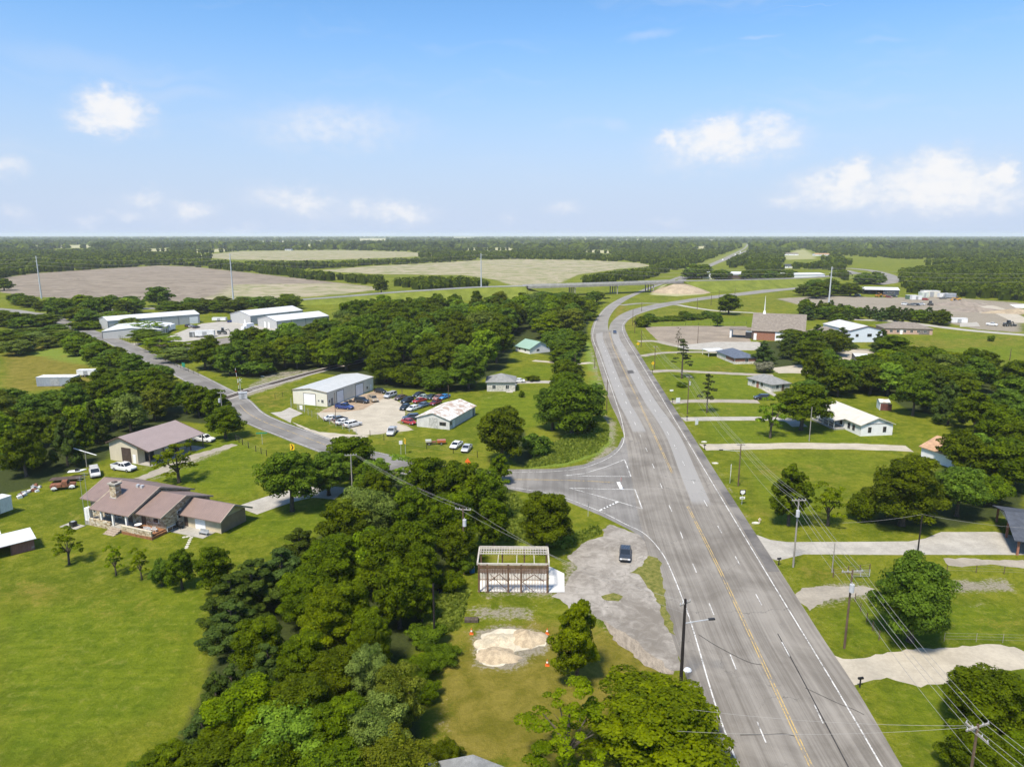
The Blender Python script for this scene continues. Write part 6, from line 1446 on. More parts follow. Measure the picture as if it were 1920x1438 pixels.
for a, b, c, d in zip(L_, R_, L_[1:], R_[1:]):
    n = (b - a).normalized() * .3; z = Vector((0, 0, 1.1))
    for p, q, s in ((a, c, -1), (b, d, 1)):
        p, q = p - o0, q - o0; mbs['girder'].hexa([p - z * 1.5, q - z * 1.5, q - z * 1.5 - n * s * 1.5, p - z * 1.5 - n * s * 1.5], [p + z * .05, q + z * .05, q + z * .05 - n * s * 1.5, p + z * .05 - n * s * 1.5])
        mbs['parapet'].hexa([p + z * .06, q + z * .06, q + z * .06 - n * s, p + z * .06 - n * s], [p + z * .85, q + z * .85, q + z * .85 - n * s, p + z * .85 - n * s])
    a, b, c, d = a - o0, b - o0, c - o0, d - o0; mbs['girder'].poly([a - z * 1.0, c - z * 1.0, d - z * 1.0, b - z * 1.0])
for k, m_ in mbs.items(): fix(m_.build(k, CONC3 if k == 'parapet' else CONC2, br))
for px, py, zt in ((1067, 534.2, 7.3), (1155, 531.5, 7.3), (1213, 529.3, 7.3)):
    c = G(px, py, 8.6); i = min(range(len(L_)), key=lambda k: abs(((L_[k] + R_[k]) / 2 - c).length)); d = (R_[i] - L_[i]); base = (L_[i] + R_[i]) / 2 - o0
    cap = MB(); cap.bar(base - d * .5 - Vector((0, 0, 1.75)), base + d * .5 - Vector((0, 0, 1.75)), 1.3, .9); cp = fix(cap.build('pier_cap', CONC2, br))
    for k in range(4): q = base + d * (-.42 + .28 * k); MB().cyl((q.x, q.y, -.2), (q.x, q.y, zt - 1.0), .5, n=10).build('column', CONC2, br)
# bare earth cone at the right abutment, spill slope at the left one
def spill(name, px, py, z, r0, m_):
    c = G(px, py, z); mb = MB(); n = 28
    ring = lambda r, zz: [(c.x + r * math.cos(2 * math.pi * i / n) * 1.25, c.y + r * math.sin(2 * math.pi * i / n), zz) for i in range(n)]
    mb.loft([ring(r0, -.3), ring(r0 * .62, z * .42), ring(5, z - 1.3)], True, True); o = fix(mb.build(name, m_)); return tag(o, kind='structure')
M_BARE = pm('bare_slope', (.36, .29, .20), .95, .14, .15, bump=.4, bscale=1.2, spec=.05)
spill('abutment_slope', 1276, 530.5, 8.2, 22, M_BARE); spill('abutment_slope', 975, 537, 8.2, 22, M_VERGE)
# guard rail along the approach
gr = thing('guard_rail', 'long steel guard rail along the overpass approach', 'guard rail', G(800, 548))
P = [G(*p) for p in DECK[4:]]; L_, R_ = centre_strip(P, 13, 6); o0 = gr.location.copy(); mb = MB()
for a, b in zip(R_, R_[1:]): mb.bar(a - o0 + Vector((0, 0, .7)), b - o0 + Vector((0, 0, .7)), .12, .4)
mb.build('rail', pm('galvanised_rail', (.5, .5, .5), .5, .1), gr)
for p in R_[::3]: q = p - o0; MB().box(q.x - .1, q.x + .1, q.y - .1, q.y + .1, q.z - .2, q.z + .7).build('post', M_GREYMETAL, gr)
# ---- sand heaps
def heap(name, label, px, py, rx, ry, h, seed, mat):
    c = G(px, py); n, m_ = 30, 12; vs, fs = [], []
    for j in range(m_ + 1):
        for i in range(n):
            r = j / m_; a = 2 * math.pi * i / n; x, y = rx * r * math.cos(a), ry * r * math.sin(a)
            q = MN.noise(Vector((x * .5 + seed, y * .5, 0))); zz = h * (1 - r) ** .9 * (1 + .35 * q) + .38 * MN.noise(Vector((x * 1.6, y * 1.6, seed))) * (1 - r) - .03 * (r > .99)
            k = 1 + .30 * MN.noise(Vector((math.cos(a) * 1.3 + seed, math.sin(a) * 1.3, 0))) + .22 * MN.noise(Vector((math.cos(a) * 4 + seed, math.sin(a) * 4, 3)))
            vs.append((x * k, y * k, max(-.05, zz)))
    for j in range(m_):
        for i in range(n): fs.append((j * n + i, (j + 1) * n + i, (j + 1) * n + (i + 1) % n, j * n + (i + 1) % n))
    me = bpy.data.meshes.new(name); me.from_pydata(vs, [], fs); me.materials.append(mat); o = link(name, me); o.location = c; fix(o); me.polygons.foreach_set('use_smooth', [True] * len(fs)); return tag(o, label, 'sand heap', 'sand heaps on the dry lawn')
M_SAND = pm('sand', (.50, .43, .31), .95, .14, .8, bump=.6, bscale=6, spec=.05); M_SAND2 = pm('tan_gravel_heap', (.43, .345, .235), .95, .16, 1.2, bump=.6, bscale=6, spec=.05)
heap('sand_heap', 'low brown heap nearest the tall tree, topmost on the right', 990, 1197, 2.6, 2.1, 1.2, 1.0, M_SAND2); heap('sand_heap', 'rounded sand heap lowest on the dry lawn', 928, 1229, 2.9, 1.9, .8, 2.7, M_SAND2); heap('sand_heap', 'flat grey-tan heap between the other two sand heaps', 938, 1203, 3.2, 2.2, .55, 5.1, M_SAND)
heap('earth_mound', 'long earth mound in the middle of the building site', 1800, 572, 22, 9, 3.0, 7.0, pm('grey_earth', (.24, .2, .16), .95, .15, .3)); heap('earth_mound', 'dark earth mound near the pale slabs of the building site', 1825, 583, 20, 8, 3.0, 9.0, MATS['grey_earth']); heap('earth_mound', 'brown earth bank at the right of the building site', 1905, 586, 22, 9, 2.5, 11.0, M_BARE)
sheet('sand_spread', [(897, 1215), (905, 1190), (940, 1178), (985, 1180), (1022, 1192), (1026, 1207), (1000, 1218), (965, 1222), (960, 1240), (940, 1252), (905, 1248), (890, 1236)], pm('pale_sand', (.55, .49, .37), .95, .12, .8, bump=.3, bscale=5), .016, .55, .5)
# ---- railway
bal = [G(*p) for p in [(400, 754), (440, 741), (480, 728), (530, 714), (575, 701.5), (640, 685), (720, 668)]]
L_, R_ = centre_strip(bal, 5.4, 8); tag(link('railway_ballast', strip_mesh('railway_ballast', L_, R_, pm('ballast', (.33, .30, .265), .95, .2, 1.5, bump=.6, bscale=5), .028, 4)), kind='structure')
rw = thing('railway_track', 'single railway track crossing the side road into the wood', 'railway track', bal[1]); o0 = bal[1]
for off in (-.72, .72):
    L2, R2 = centre_strip(bal, 1.44, 8); S = L2 if off < 0 else R2; mb = MB()
    for a, b in zip(S, S[1:]): mb.bar(a - o0 + Vector((0, 0, .16)), b - o0 + Vector((0, 0, .16)), .09, .16)
    mb.build('rail', pm('rail_steel', (.10, .075, .06), .5, .2), rw)
tie = None; C_ = resample(bal, .62); n = 0
for i in range(0, min(len(C_) - 1, 200), 1):
    d = (C_[i + 1] - C_[i]).normalized(); q = C_[i] - o0
    if i in range(28, 44): continue
    if tie is None: tie = MB().box(-.12, .12, -1.25, 1.25, -.05, .075).mesh('tie', pm('tie_wood', (.07, .055, .045), .95, .2))
    o = link('tie', tie, rw, (q.x, q.y, .02)); o.rotation_euler = (0, 0, math.atan2(d.y, d.x))
# ================================================================== VEHICLES
def paint(col):
    return pm('paint_%d_%d_%d' % tuple(int(c * 999) for c in col), col, .28, .05, 1.5, coat=.6, spec=.5)
M_TYRE = pm('tyre', (.018, .018, .018), .85, .2, 8); M_HUB = pm('hub', (.42, .43, .44), .35, .15, 6, metal=.6); M_LAMP = pm('headlamp', (.75, .76, .78), .15, .05, 4); M_TAIL = pm('tail_lamp', (.35, .02, .015), .2, .1, 4); M_BUMP = pm('bumper_black', (.03, .03, .032), .5, .15, 4); M_RUST = pm('rusty_paint', (.22, .085, .04), .7, .3, 2, col2=(.10, .05, .035))
WH, HUB = MB().cyl((0, -.11, 0), (0, .11, 0), .34, n=14).mesh('tyre', M_TYRE, False), MB().cyl((0, -.125, 0), (0, .125, 0), .20, n=10).mesh('rim', M_HUB, False)
CARM = {}
def car_meshes(kind, mt):
    key = (kind, mt.name)
    if key in CARM: return CARM[key]
    P = {'sedan': dict(L=4.7, W=.91, hood=.92, belt=.98, roof=1.44, g=(-1.75, -1.0, .35, 1.25), rear=.98), 'hatch': dict(L=4.1, W=.87, hood=.95, belt=1.0, roof=1.5, g=(-1.85, -1.5, .3, 1.05), rear=1.0),
         'suv': dict(L=4.8, W=.95, hood=1.08, belt=1.15, roof=1.74, g=(-2.2, -1.95, .5, 1.2), rear=1.15), 'van': dict(L=5.0, W=.98, hood=1.1, belt=1.15, roof=1.85, g=(-2.35, -2.2, .9, 1.7), rear=1.15),
         'pickup': dict(L=5.6, W=.98, hood=1.12, belt=1.15, roof=1.82, g=(-.72, -.5, .75, 1.35), rear=1.08)}[kind]
    L, Wd = P['L'], P['W']; h = L / 2; parts = []
    ax = h * .62
    # lower body: rings across, front is +x
    def ring(x, zt, w, zb=.28):
        c = .10
        return [(x, -w, zb + c), (x, -w * .93, zb), (x, w * .93, zb), (x, w, zb + c), (x, w, zt - .16), (x, w * .90, zt), (x, -w * .90, zt), (x, -w, zt - .16)]
    st = [(-h, P['rear'] - .12, Wd * .86, .42), (-h + .12, P['rear'], Wd * .95, .32), (-h * .55, P['belt'] if kind != 'pickup' else P['rear'], Wd, .28), (P['g'][0] if kind == 'pickup' else 0, P['belt'], Wd, .28), (P['g'][3], P['belt'] - .02, Wd, .28), (h * .78, P['hood'] - .08, Wd * .98, .28), (h - .14, P['hood'] - .20, Wd * .93, .32), (h, P['hood'] - .36, Wd * .82, .42)]
    st.sort(key=lambda q: q[0])
    mb = MB(); mb.loft([ring(*q) for q in st]); parts.append(('body', mb.mesh('body', mt)))
    x0, x1, x2, x3 = P['g']; zb, zt, wi = P['belt'] - .03, P['roof'], Wd * .78
    mb = MB(); mb.hexa([(x0, -Wd * .88, zb), (x3, -Wd * .88, zb), (x3, Wd * .88, zb), (x0, Wd * .88, zb)], [(x1, -wi, zt - .05), (x2, -wi, zt - .05), (x2, wi, zt - .05), (x1, wi, zt - .05)]); parts.append(('window_glass', mb.mesh('window_glass', GLASS)))
    mb = MB(); mb.hexa([(x1 - .04, -wi - .02, zt - .06), (x2 + .05, -wi - .02, zt - .06), (x2 + .05, wi + .02, zt - .06), (x1 - .04, wi + .02, zt - .06)], [(x1 + .08, -wi + .06, zt), (x2 - .10, -wi + .06, zt), (x2 - .10, wi - .06, zt), (x1 + .08, wi - .06, zt)])
    for s in (-1, 1):
        for a, b in (((x3, s * Wd * .885, zb), (x2, s * (wi + .005), zt - .05)), ((x0, s * Wd * .885, zb), (x1, s * (wi + .005), zt - .05)), (((x0 + x3) / 2 - .1, s * Wd * .89, zb), ((x1 + x2) / 2 - .05, s * (wi + .008), zt - .05))): mb.bar(a, b, .09, .07)
    parts.append(('roof', mb.mesh('roof', mt)))
    if kind == 'pickup':
        mb = MB(); mb.box(-h + .16, P['g'][0] - .06, -Wd * .80, Wd * .80, P['belt'] + .01, P['belt'] + .02); parts.append(('bed_floor', mb.mesh('bed_floor', M_BUMP)))
        mb = MB(); mb.box(-h + .06, P['g'][0] - .02, -Wd * .97, -Wd * .80, P['rear'] - .1, P['belt'] + .22).box(-h + .06, P['g'][0] - .02, Wd * .80, Wd * .97, P['rear'] - .1, P['belt'] + .22).box(-h + .05, -h + .17, -Wd * .80, Wd * .80, P['rear'] - .1, P['belt'] + .22); parts.append(('bed_side', mb.mesh('bed_side', mt)))
    for nm, m_, x, zz, dxx in (('headlight', M_LAMP, h - .10, P['hood'] - .40, .09), ('tail_light', M_TAIL, -h + .04, P['rear'] - .34, -.09)):
        for s in (-1, 1): parts.append((nm, MB().box(x - .05 + min(0, dxx), x + .02 + max(0, dxx), s * Wd * .70 - .17, s * Wd * .70 + .17, zz, zz + .17).mesh(nm, m_)))
    for nm, x in (('bumper', h - .02), ('bumper', -h + .02)): parts.append((nm, MB().box(x - .07, x + .07, -Wd * .84, Wd * .84, .36, .52).mesh(nm, M_BUMP)))
    CARM[key] = (parts, [(sx * ax, sy * (Wd - .08)) for sx in (-1, 1) for sy in (-1, 1)])
    return CARM[key]
def car(kind, rear, front, col, label, group=None, name=None, cat=None):
    a, b = G(*rear), G(*front); d = b - a; c = (a + b) / 2
    nm = name or {'sedan': 'parked_car', 'hatch': 'parked_car', 'suv': 'parked_suv', 'van': 'parked_van', 'pickup': 'pickup_truck'}[kind]
    t = thing(nm, label, cat or {'sedan': 'car', 'hatch': 'car', 'suv': 'suv', 'van': 'van', 'pickup': 'pickup truck'}[kind], c, math.atan2(d.y, d.x), group)
    parts, wheels = car_meshes(kind, col if isinstance(col, bpy.types.Material) else paint(col))
    for n_, me in parts: link(n_, me, t)
    for x, y in wheels: w = link('wheel', WH, t, (x, y, .34)); link('rim', HUB, w)
    return t
WHITE, BLACK, RED, DRED, NAVY, SILV, GREYC, TANC, SLATE, GREENW = (.72, .72, .71), (.02, .021, .024), (.32, .025, .02), (.17, .02, .022), (.018, .04, .16), (.42, .43, .44), (.12, .125, .13), (.34, .27, .18), (.10, .14, .20), (.35, .42, .38)
YARD = 'cars parked in the repair shop yard'
for a in [
    ('sedan', (1172.6, 1031), (1171.6, 1056), (.035, .04, .05), 'dark grey sedan standing alone on the gravel lot by the junction'),
    ('sedan', (1151.5, 620), (1154, 630), (.05, .07, .12), 'dark blue car with a white rear driving on the highway bend'),
    ('pickup', (214, 879), (252, 884), WHITE, 'white pickup with a black grille in front of the tan farm shop'),
    ('van', (176, 884), (181, 899), (.52, .50, .48), 'silver and red old wagon seen from behind near the rusty truck'),
    ('pickup', (366, 826), (399, 829), WHITE, 'white pickup behind the far porch of the tan farm shop'),
    ('pickup', (630, 765), (662, 768), NAVY, 'bright navy pickup at the corner of the repair shop', YARD), ('suv', (664, 753), (693, 757), BLACK, 'black SUV by the middle roll-up door of the repair shop', YARD),
    ('pickup', (694, 748), (705, 755), TANC, 'tan flatbed truck behind the black SUV at the repair shop', YARD), ('hatch', (703, 735), (724, 738), BLACK, 'black and white car at the far end of the repair shop wall', YARD), ('van', (741, 742), (723, 748), SILV, 'silver minivan at the back left of the parked rows', YARD),
    ('sedan', (759, 746), (743, 751), (.11, .07, .05), 'dark brown car right of the silver minivan', YARD), ('suv', (773, 752), (754, 758), BLACK, 'black SUV behind the black hatchback in the yard rows', YARD), ('sedan', (795, 740), (776, 746), BLACK, 'black saloon in the furthest row of the yard', YARD),
    ('sedan', (801, 746), (786, 750), GREENW, 'pale green and white car in the furthest row of the yard', YARD), ('sedan', (816, 744), (801, 751), (.03, .045, .04), 'dark green car at the right of the furthest yard row', YARD), ('sedan', (797, 752), (776, 757), RED, 'red car in the middle of the yard rows', YARD),
    ('hatch', (767, 764), (751, 771), BLACK, 'black hatchback left of the white hatchback in the front yard row', YARD), ('hatch', (785, 766), (763, 773), WHITE, 'white hatchback in the front yard row', YARD), ('sedan', (803, 760), (784, 766), SLATE, 'blue-grey saloon behind the white hatchback', YARD),
    ('sedan', (826, 755), (807, 762), DRED, 'dark red car behind the rusty white shed', YARD), ('sedan', (829, 746), (815, 751), (.28, .14, .11), 'faded reddish car near the blue tarpaulin', YARD), ('sedan', (840, 745), (826, 750), (.04, .20, .48), 'car under a bright blue cover beyond the rusty white shed', YARD),
    ('suv', (782, 786), (760, 788), (.05, .06, .08), 'dark SUV tucked against the rusty white shed gable', YARD), ('sedan', (758, 792), (776, 797), RED, 'bright red car half in front of the dark SUV by the shed', YARD),
    ('sedan', (613, 789), (634, 786), WHITE, 'white saloon leftmost in the row along the fence', YARD), ('hatch', (628, 791), (648, 787), GREYC, 'grey car with a red rear, second in the row along the fence', YARD), ('sedan', (634, 797), (656, 792), WHITE, 'white saloon between the grey car and the white SUV along the fence', YARD), ('suv', (648, 803), (676, 796), WHITE, 'white SUV rightmost in the row along the fence', YARD),
    ('pickup', (741, 804), (728, 823), SILV, 'silver pickup with a black bed at the yard entrance'), ('sedan', (862, 834), (849, 843), WHITE, 'white car with a dark roof by the fence, right of the farm machine'), ('sedan', (879, 840), (871, 849), SILV, 'silver-grey car by the fence under the round tree'),
    ('sedan', (979, 717), (964, 717), WHITE, 'white car on the concrete drive beside the grey-roofed house'), ('suv', (1437, 749), (1420, 749), BLACK, 'black SUV at the end of the drive left of the old oak'), ('sedan', (1728, 708), (1713, 707), (.05, .08, .2), 'dark blue car under the trees behind the white house'),
    ('sedan', (346, 614), (360, 611), BLACK, 'black car nearest the long warehouse door', 'cars on the warehouse yard'), ('sedan', (360, 617), (376, 614), BLACK, 'black car nearest the middle of the warehouse yard', 'cars on the warehouse yard'), ('sedan', (353, 615.5), (366, 612.5), SILV, 'silver car between the two black cars at the warehouse', 'cars on the warehouse yard'), ('pickup', (427, 605), (444, 604), NAVY, 'navy pickup between the warehouses', 'cars on the warehouse yard'),
    ('pickup', (1764, 602), (1779, 603), WHITE, 'white pickup beside the dark tree row at the building site'), ('pickup', (1763, 596), (1776, 597), BLACK, 'black pickup behind the white pickup at the building site'), ('suv', (1729, 563), (1741, 563), RED, 'red vehicle in front of the cream container at the building site'), ('pickup', (1762, 561), (1774, 561), GREYC, 'grey truck right of the cream container'), ('pickup', (1853, 610), (1866, 611), WHITE, 'white pickup on the site road'),
]: car(*a)
CAB_GL = GLASS
def box_truck(label, rear, front, group=None, name='box_truck', boxm=None, col=WHITE):
    a, b = G(*rear), G(*front); d = (b - a); c = (a + b) / 2; t = thing(name, label, 'truck', c, math.atan2(d.y, d.x), group)
    MB().box(-3.6, 1.6, -1.2, 1.2, .9, 3.6).build('cargo_box', boxm or M_WHITEDOOR, t)
    MB().loft([[(1.75, -1.05, .5), (1.75, 1.05, .5), (1.75, 1.05, 2.5), (1.75, -1.05, 2.5)], [(2.9, -1.05, .5), (2.9, 1.05, .5), (2.9, 1.0, 2.4), (2.9, -1.0, 2.4)], [(3.5, -1.0, .5), (3.5, 1.0, .5), (3.5, .95, 1.5), (3.5, -.95, 1.5)]]).build('cab', paint(col), t)
    MB().hexa([(2.93, -.9, 1.6), (3.42, -.9, 1.55), (3.42, .9, 1.55), (2.93, .9, 1.6)], [(2.93, -.9, 2.3), (2.98, -.9, 2.3), (2.98, .9, 2.3), (2.93, .9, 2.3)]).build('windscreen', GLASS, t)
    MB().box(-3.6, 3.3, -.45, .45, .45, .9).build('chassis', M_BUMP, t)
    for x in (-2.4, 2.6):
        for y in (-1.0, 1.0): w = link('wheel', WH, t, (x, y, .42)); w.scale = (1.25, 1.3, 1.25); link('rim', HUB, w)
    return t
box_truck('white box truck parked beside the front warehouse wing', (323, 620), (316, 622)); box_truck('white box truck at the edge of the warehouse yard near the wood', (474, 618), (454, 621))
for k, (r_, f_) in enumerate((((1376, 481), (1381, 478)), ((1386, 476), (1390, 474)), ((1352, 491), (1358, 488)))): box_truck(['white lorry on the far highway, middle one', 'white lorry furthest away on the highway', 'white lorry nearest on the far highway'][k], r_, f_, 'lorries on the far highway')
def long_box(name, label, cat, px, dims, mat, ang, wheels=False, rib=0, z=.1, group=None):
    t = thing(name, label, cat, G(*px), R(ang), group); L, Wd, H_ = dims; z0 = .8 if wheels else z
    MB().box(-L / 2, L / 2, -Wd / 2, Wd / 2, z0, z0 + H_).build('body', mat, t)
    MB().box(-L / 2 - .05, L / 2 + .05, -Wd / 2 - .05, Wd / 2 + .05, z0 + H_ + .003, z0 + H_ + .1).build('roof', pm('box_roof', (.66, .66, .65), .6), t)
    MB().box(-L * .12, L * .12, -Wd / 2 - .06, -Wd / 2 - .003, z0 + .1, z0 + H_ * .85).build('door', M_GREYMETAL, t)
    if wheels:
        for x in (-L * .2, -L * .2 + .9):
            for y in (-Wd / 2 + .15, Wd / 2 - .15): w = link('wheel', WH, t, (x, y, .36)); link('rim', HUB, w)
        MB().bar((L / 2, 0, .6), (L / 2 + 1.2, 0, .5), .1).build('drawbar', M_BUMP, t)
    return t
M_CREAMBOX = ribbed('cream_container', (.62, .58, .48), .3, 3); M_GREYBOX = ribbed('grey_container', (.27, .30, .34), .3, 3); M_WHITEBOX = ribbed('white_container', (.72, .72, .71), .3, 3)
long_box('storage_container', 'blue-grey metal storage container on the left meadow', 'container', (111, 722), (12, 4.5, 3.0), M_GREYBOX, 3); long_box('white_trailer', 'small white trailer on the left meadow behind the container', 'trailer', (164, 706), (6, 2.4, 1.7), M_WHITEBOX, 5, True)
long_box('travel_trailer', 'white trailer cut by the left edge above the tin shed', 'trailer', (-14, 972), (6, 2.4, 2.6), M_WHITEBOX, 70, True); long_box('white_tank_trailer', 'long white trailer at the front edge of the warehouse yard', 'trailer', (385, 632), (9, 2.6, 2.4), M_WHITEBOX, 10, True); long_box('dark_container', 'dark container left of the long white trailer', 'container', (364, 632), (3.6, 2.4, 2.6), pm('dark_box', (.12, .13, .13), .6), 5)
long_box('white_trailer', 'low white trailer at the back of the warehouse yard', 'trailer', (412, 603), (8, 2.6, 1.5), M_WHITEBOX, 0, True); long_box('cream_container', 'big cream container at the edge of the wood by the building site', 'container', (1743, 557), (13, 6, 5), M_CREAMBOX, -3); long_box('cream_container', 'pale green-white office container left of the big cream one', 'container', (1731, 557.5), (6, 5, 4), pm('pale_office', (.55, .6, .52), .7), 0)
for k, (x, y) in enumerate(((1768, 559), (1781, 559.5), (1708, 561), (1717, 562))): long_box(['white_trailer', 'white_trailer', 'green_bin', 'white_tank'][k], ['white-grey lorry box right of the cream container, left one', 'white-grey lorry box next to the yellow loader', 'green bin left of the white tank at the building site', 'white tank box beside the green bin'][k], 'container', (x, y), (8, 3, 3), [M_WHITEBOX, M_GREYBOX, pm('bin_green', (.10, .17, .12), .6), M_WHITEBOX][k], 2, k < 2)
long_box('white_container', 'white block-shaped container on the site apron', 'container', (1796, 605), (9, 3, 2.5), M_WHITEBOX, -4)
def loader(label, px, ang, col, arm=True):
    t = thing('yellow_loader' if col[0] > .4 else 'site_machine', label, 'digger', G(*px), R(ang)); m_ = paint(col)
    MB().box(-2.6, 1.0, -1.0, 1.0, .9, 2.0).build('body', m_, t); MB().hexa([(-.6, -.8, 2.0), (.8, -.8, 2.0), (.8, .8, 2.0), (-.6, .8, 2.0)], [(-.5, -.7, 3.3), (.6, -.7, 3.3), (.6, .7, 3.3), (-.5, .7, 3.3)]).build('cab', GLASS, t); MB().box(-.6, .7, -.8, .8, 3.3, 3.42).build('cab_roof', m_, t)
    for x in (-1.7, 1.2):
        for y in (-1.1, 1.1): w = link('wheel', WH, t, (x, y, .7)); w.scale = (2, 2.2, 2); link('rim', HUB, w)
    if arm: MB().bar((.8, 0, 1.8), (2.8, 0, 2.6), .35).bar((2.8, 0, 2.6), (3.8, 0, .9), .3).build('arm', m_, t); MB().box(3.4, 4.4, -1.2, 1.2, .2, 1.1).build('bucket', m_, t)
    return t
YEL = (.55, .27, .03)
loader('yellow loader at the wood edge of the building site', (1794, 564), 170, YEL); loader('yellow machine in front of the dark open building, left one', (1647, 557), 20, YEL); loader('yellow machine in front of the dark open building, right one', (1657, 557.5), 160, (.35, .16, .04)); loader('dark machine at the dirt bank of the building site', (1744, 573), 80, (.06, .06, .06), False); loader('dark machine among rubble at the right of the building site', (1890, 612), 10, (.05, .05, .055)); loader('dark farm machine on the warehouse yard apron', (418, 627), 15, (.05, .055, .05)); loader('reddish mower by the railway signal', (341, 744), 40, (.33, .06, .03), False)
for k, (x, y, col) in enumerate(((1697, 572, WHITE), (1709, 573, GREYC), (1719, 573, BLACK), (1727, 572, SILV), (1667, 558, DRED), (1676, 557, BLACK), (1608, 555, WHITE))):
    car('pickup' if k % 2 else 'van', (x - 5, y), (x + 5, y + .6), col, ['white van leftmost of the vehicles lined up on the bare site', 'grey pickup beside the white van on the bare site', 'black van in the middle of the vehicles on the bare site', 'silver pickup rightmost of the line on the bare site', 'dark red van before the dark open building', 'black pickup before the dark open building', 'white van left of the dark open building'][k])
# rusty vintage truck and the flat trailer behind it
a, b = G(99, 919), G(142, 914); d = b - a; t = thing('vintage_truck', 'rusty red vintage truck with white fenders near the left wood', 'truck', (a + b) / 2, math.atan2(d.y, d.x))
MB().box(-2.3, -.3, -.85, .85, .65, 1.2).build('bed', M_RUST, t); MB().loft([[(-.25, -.8, .6), (-.25, .8, .6), (-.25, .7, 1.75), (-.25, -.7, 1.75)], [(.8, -.8, .6), (.8, .8, .6), (.7, .7, 1.75), (.7, -.7, 1.75)]]).build('cab', M_RUST, t)
MB().loft([[(.85, -.6, .6), (.85, .6, .6), (.85, .55, 1.25), (.85, -.55, 1.25)], [(2.1, -.45, .6), (2.1, .45, .6), (2.1, .4, 1.15), (2.1, -.4, 1.15)]]).build('bonnet', M_RUST, t); MB().box(.84, .9, -.6, .6, 1.28, 1.65).build('windscreen', GLASS, t)
for x in (-1.6, 1.5):
    for y in (-.85, .85):
        w = link('wheel', WH, t, (x, y, .38)); w.scale = (1.1, 1, 1.1); link('rim', HUB, w); MB().loft([[(x + .55 * math.cos(q), y - .2, .45 + .45 * math.sin(q)) for q in (0, .6, 1.2, 1.9, 2.5, 3.14)], [(x + .55 * math.cos(q), y + .2, .45 + .45 * math.sin(q)) for q in (0, .6, 1.2, 1.9, 2.5, 3.14)]]).build('fender', M_WHITEDOOR if x > 0 or y < 0 else M_RUST, t)
t = thing('flat_trailer', 'dark flat trailer carrying a white hull beside the rusty truck', 'trailer', G(128, 902), R(15))
MB().box(-3.2, 2.4, -1, 1, .6, .75).build('deck', M_DARKTRIM, t); [link('rim', HUB, link('wheel', WH, t, (x, y, .34))) for x in (-.6, .4) for y in (-1.0, 1.0)]; MB().bar((2.4, 0, .65), (3.6, 0, .5), .1).build('drawbar', M_DARKTRIM, t)
t = thing('white_hull', 'small white boat hull lying on the flat trailer', 'boat', G(145, 893), R(15)); MB().loft([[(-1.6, -.7, 1.2), (-1.6, 0, .8), (-1.6, .7, 1.2)], [(.6, -.75, 1.25), (.6, 0, .8), (.6, .75, 1.25)], [(1.9, -.05, 1.5), (1.9, 0, 1.3), (1.9, .05, 1.5)]], close=True).build('hull', M_WHITEDOOR, t); MB().box(-.2, .5, -.4, .4, 1.26, 1.7).build('console', GLASS, t)
for k, (x, y) in enumerate(((35, 932), (57, 923), (70, 915))):
    t = thing('scrap_pile', ['grey scrap heap leftmost at the wood edge', 'grey scrap heap between the other two heaps at the wood edge', 'bluish scrap heap nearest the rusty truck'][k], 'scrap', G(x, y), k); rr = random.Random(k)
    for q in range(7): xx, yy = rr.uniform(-1, 1), rr.uniform(-.8, .8); o = MB().box(-rr.uniform(.2, .7), rr.uniform(.2, .7), -.2, rr.uniform(.1, .4), 0, rr.uniform(.2, .7)).build('scrap_piece', [M_GREYMETAL, M_RUST, M_WHITEDOOR][q % 3], t); o.location = (xx, yy, -.02); o.rotation_euler = (rr.uniform(-.2, .2), rr.uniform(-.2, .2), rr.uniform(0, 3))
t = thing('farm_machine', 'old red and cream farm implement standing at the yard fence', 'farm machine', G(818, 833), R(10)); MB().box(-2.4, 0, -.4, .4, .5, .8).build('frame', M_RUST, t); MB().box(.2, 2.3, -.6, .6, .5, 1.1).build('hopper', paint((.42, .12, .04)), t); MB().box(-2.6, -1.2, -.7, .7, .8, 1.2).build('tank', paint((.5, .48, .36)), t); [link('rim', HUB, link('wheel', WH, t, (x, y, .34))) for x in (-1.8, 1.2) for y in (-.8, .8)]
t = thing('tyre_stack', 'dark stack of tyres between the roll-up door and the black SUV', 'tyres', G(655, 754)); rr = random.Random(3)
for q in range(10): o = link('tyre', WH, t, (rr.uniform(-1.3, 1.3), rr.uniform(-.6, .6), .12 + .2 * (q // 4))); o.rotation_euler = (R(90), 0, 0)
# motor scooter and junk near the lone black pole, bin, cones, bag
t = thing('quad_bike', 'dark all-terrain quad bike parked by the creek thicket', 'quad bike', G(832, 1112), R(20)); MB().box(-.7, .7, -.25, .25, .5, .8).build('body', M_BLACKMETAL, t); MB().box(-.5, .1, -.22, .22, .8, .95).build('seat', M_BUMP, t); MB().bar((.4, -.4, 1.1), (.4, .4, 1.1), .05).bar((.5, 0, .8), (.4, 0, 1.1), .06).build('handlebar', M_GREYMETAL, t); MB().box(.3, .95, -.35, .35, .78, .86).build('rack', M_WHITEDOOR, t); [link('rim', HUB, link('wheel', WH, t, (x, y, .32))) for x in (-.55, .55) for y in (-.42, .42)]
t = thing('utility_trailer', 'small pale flat trailer behind the quad bike', 'trailer', G(846, 1104), R(5)); MB().box(-1.2, 1.2, -.6, .6, .45, .53).build('deck', pm('grey_deck', (.5, .5, .48), .7), t); [link('rim', HUB, link('wheel', WH, t, (0, y, .34))) for y in (-.7, .7)]
t = thing('blue_barrel', 'bright blue and white barrel left of the timber frame', 'barrel', G(885, 1072)); MB().cyl((0, 0, 0), (0, 0, .8), .42, n=14).build('drum', pm('barrel_blue', (.03, .17, .42), .5), t); MB().cyl((0, 0, .8), (0, 0, .86), .43, n=14).build('lid', M_WHITEDOOR, t)
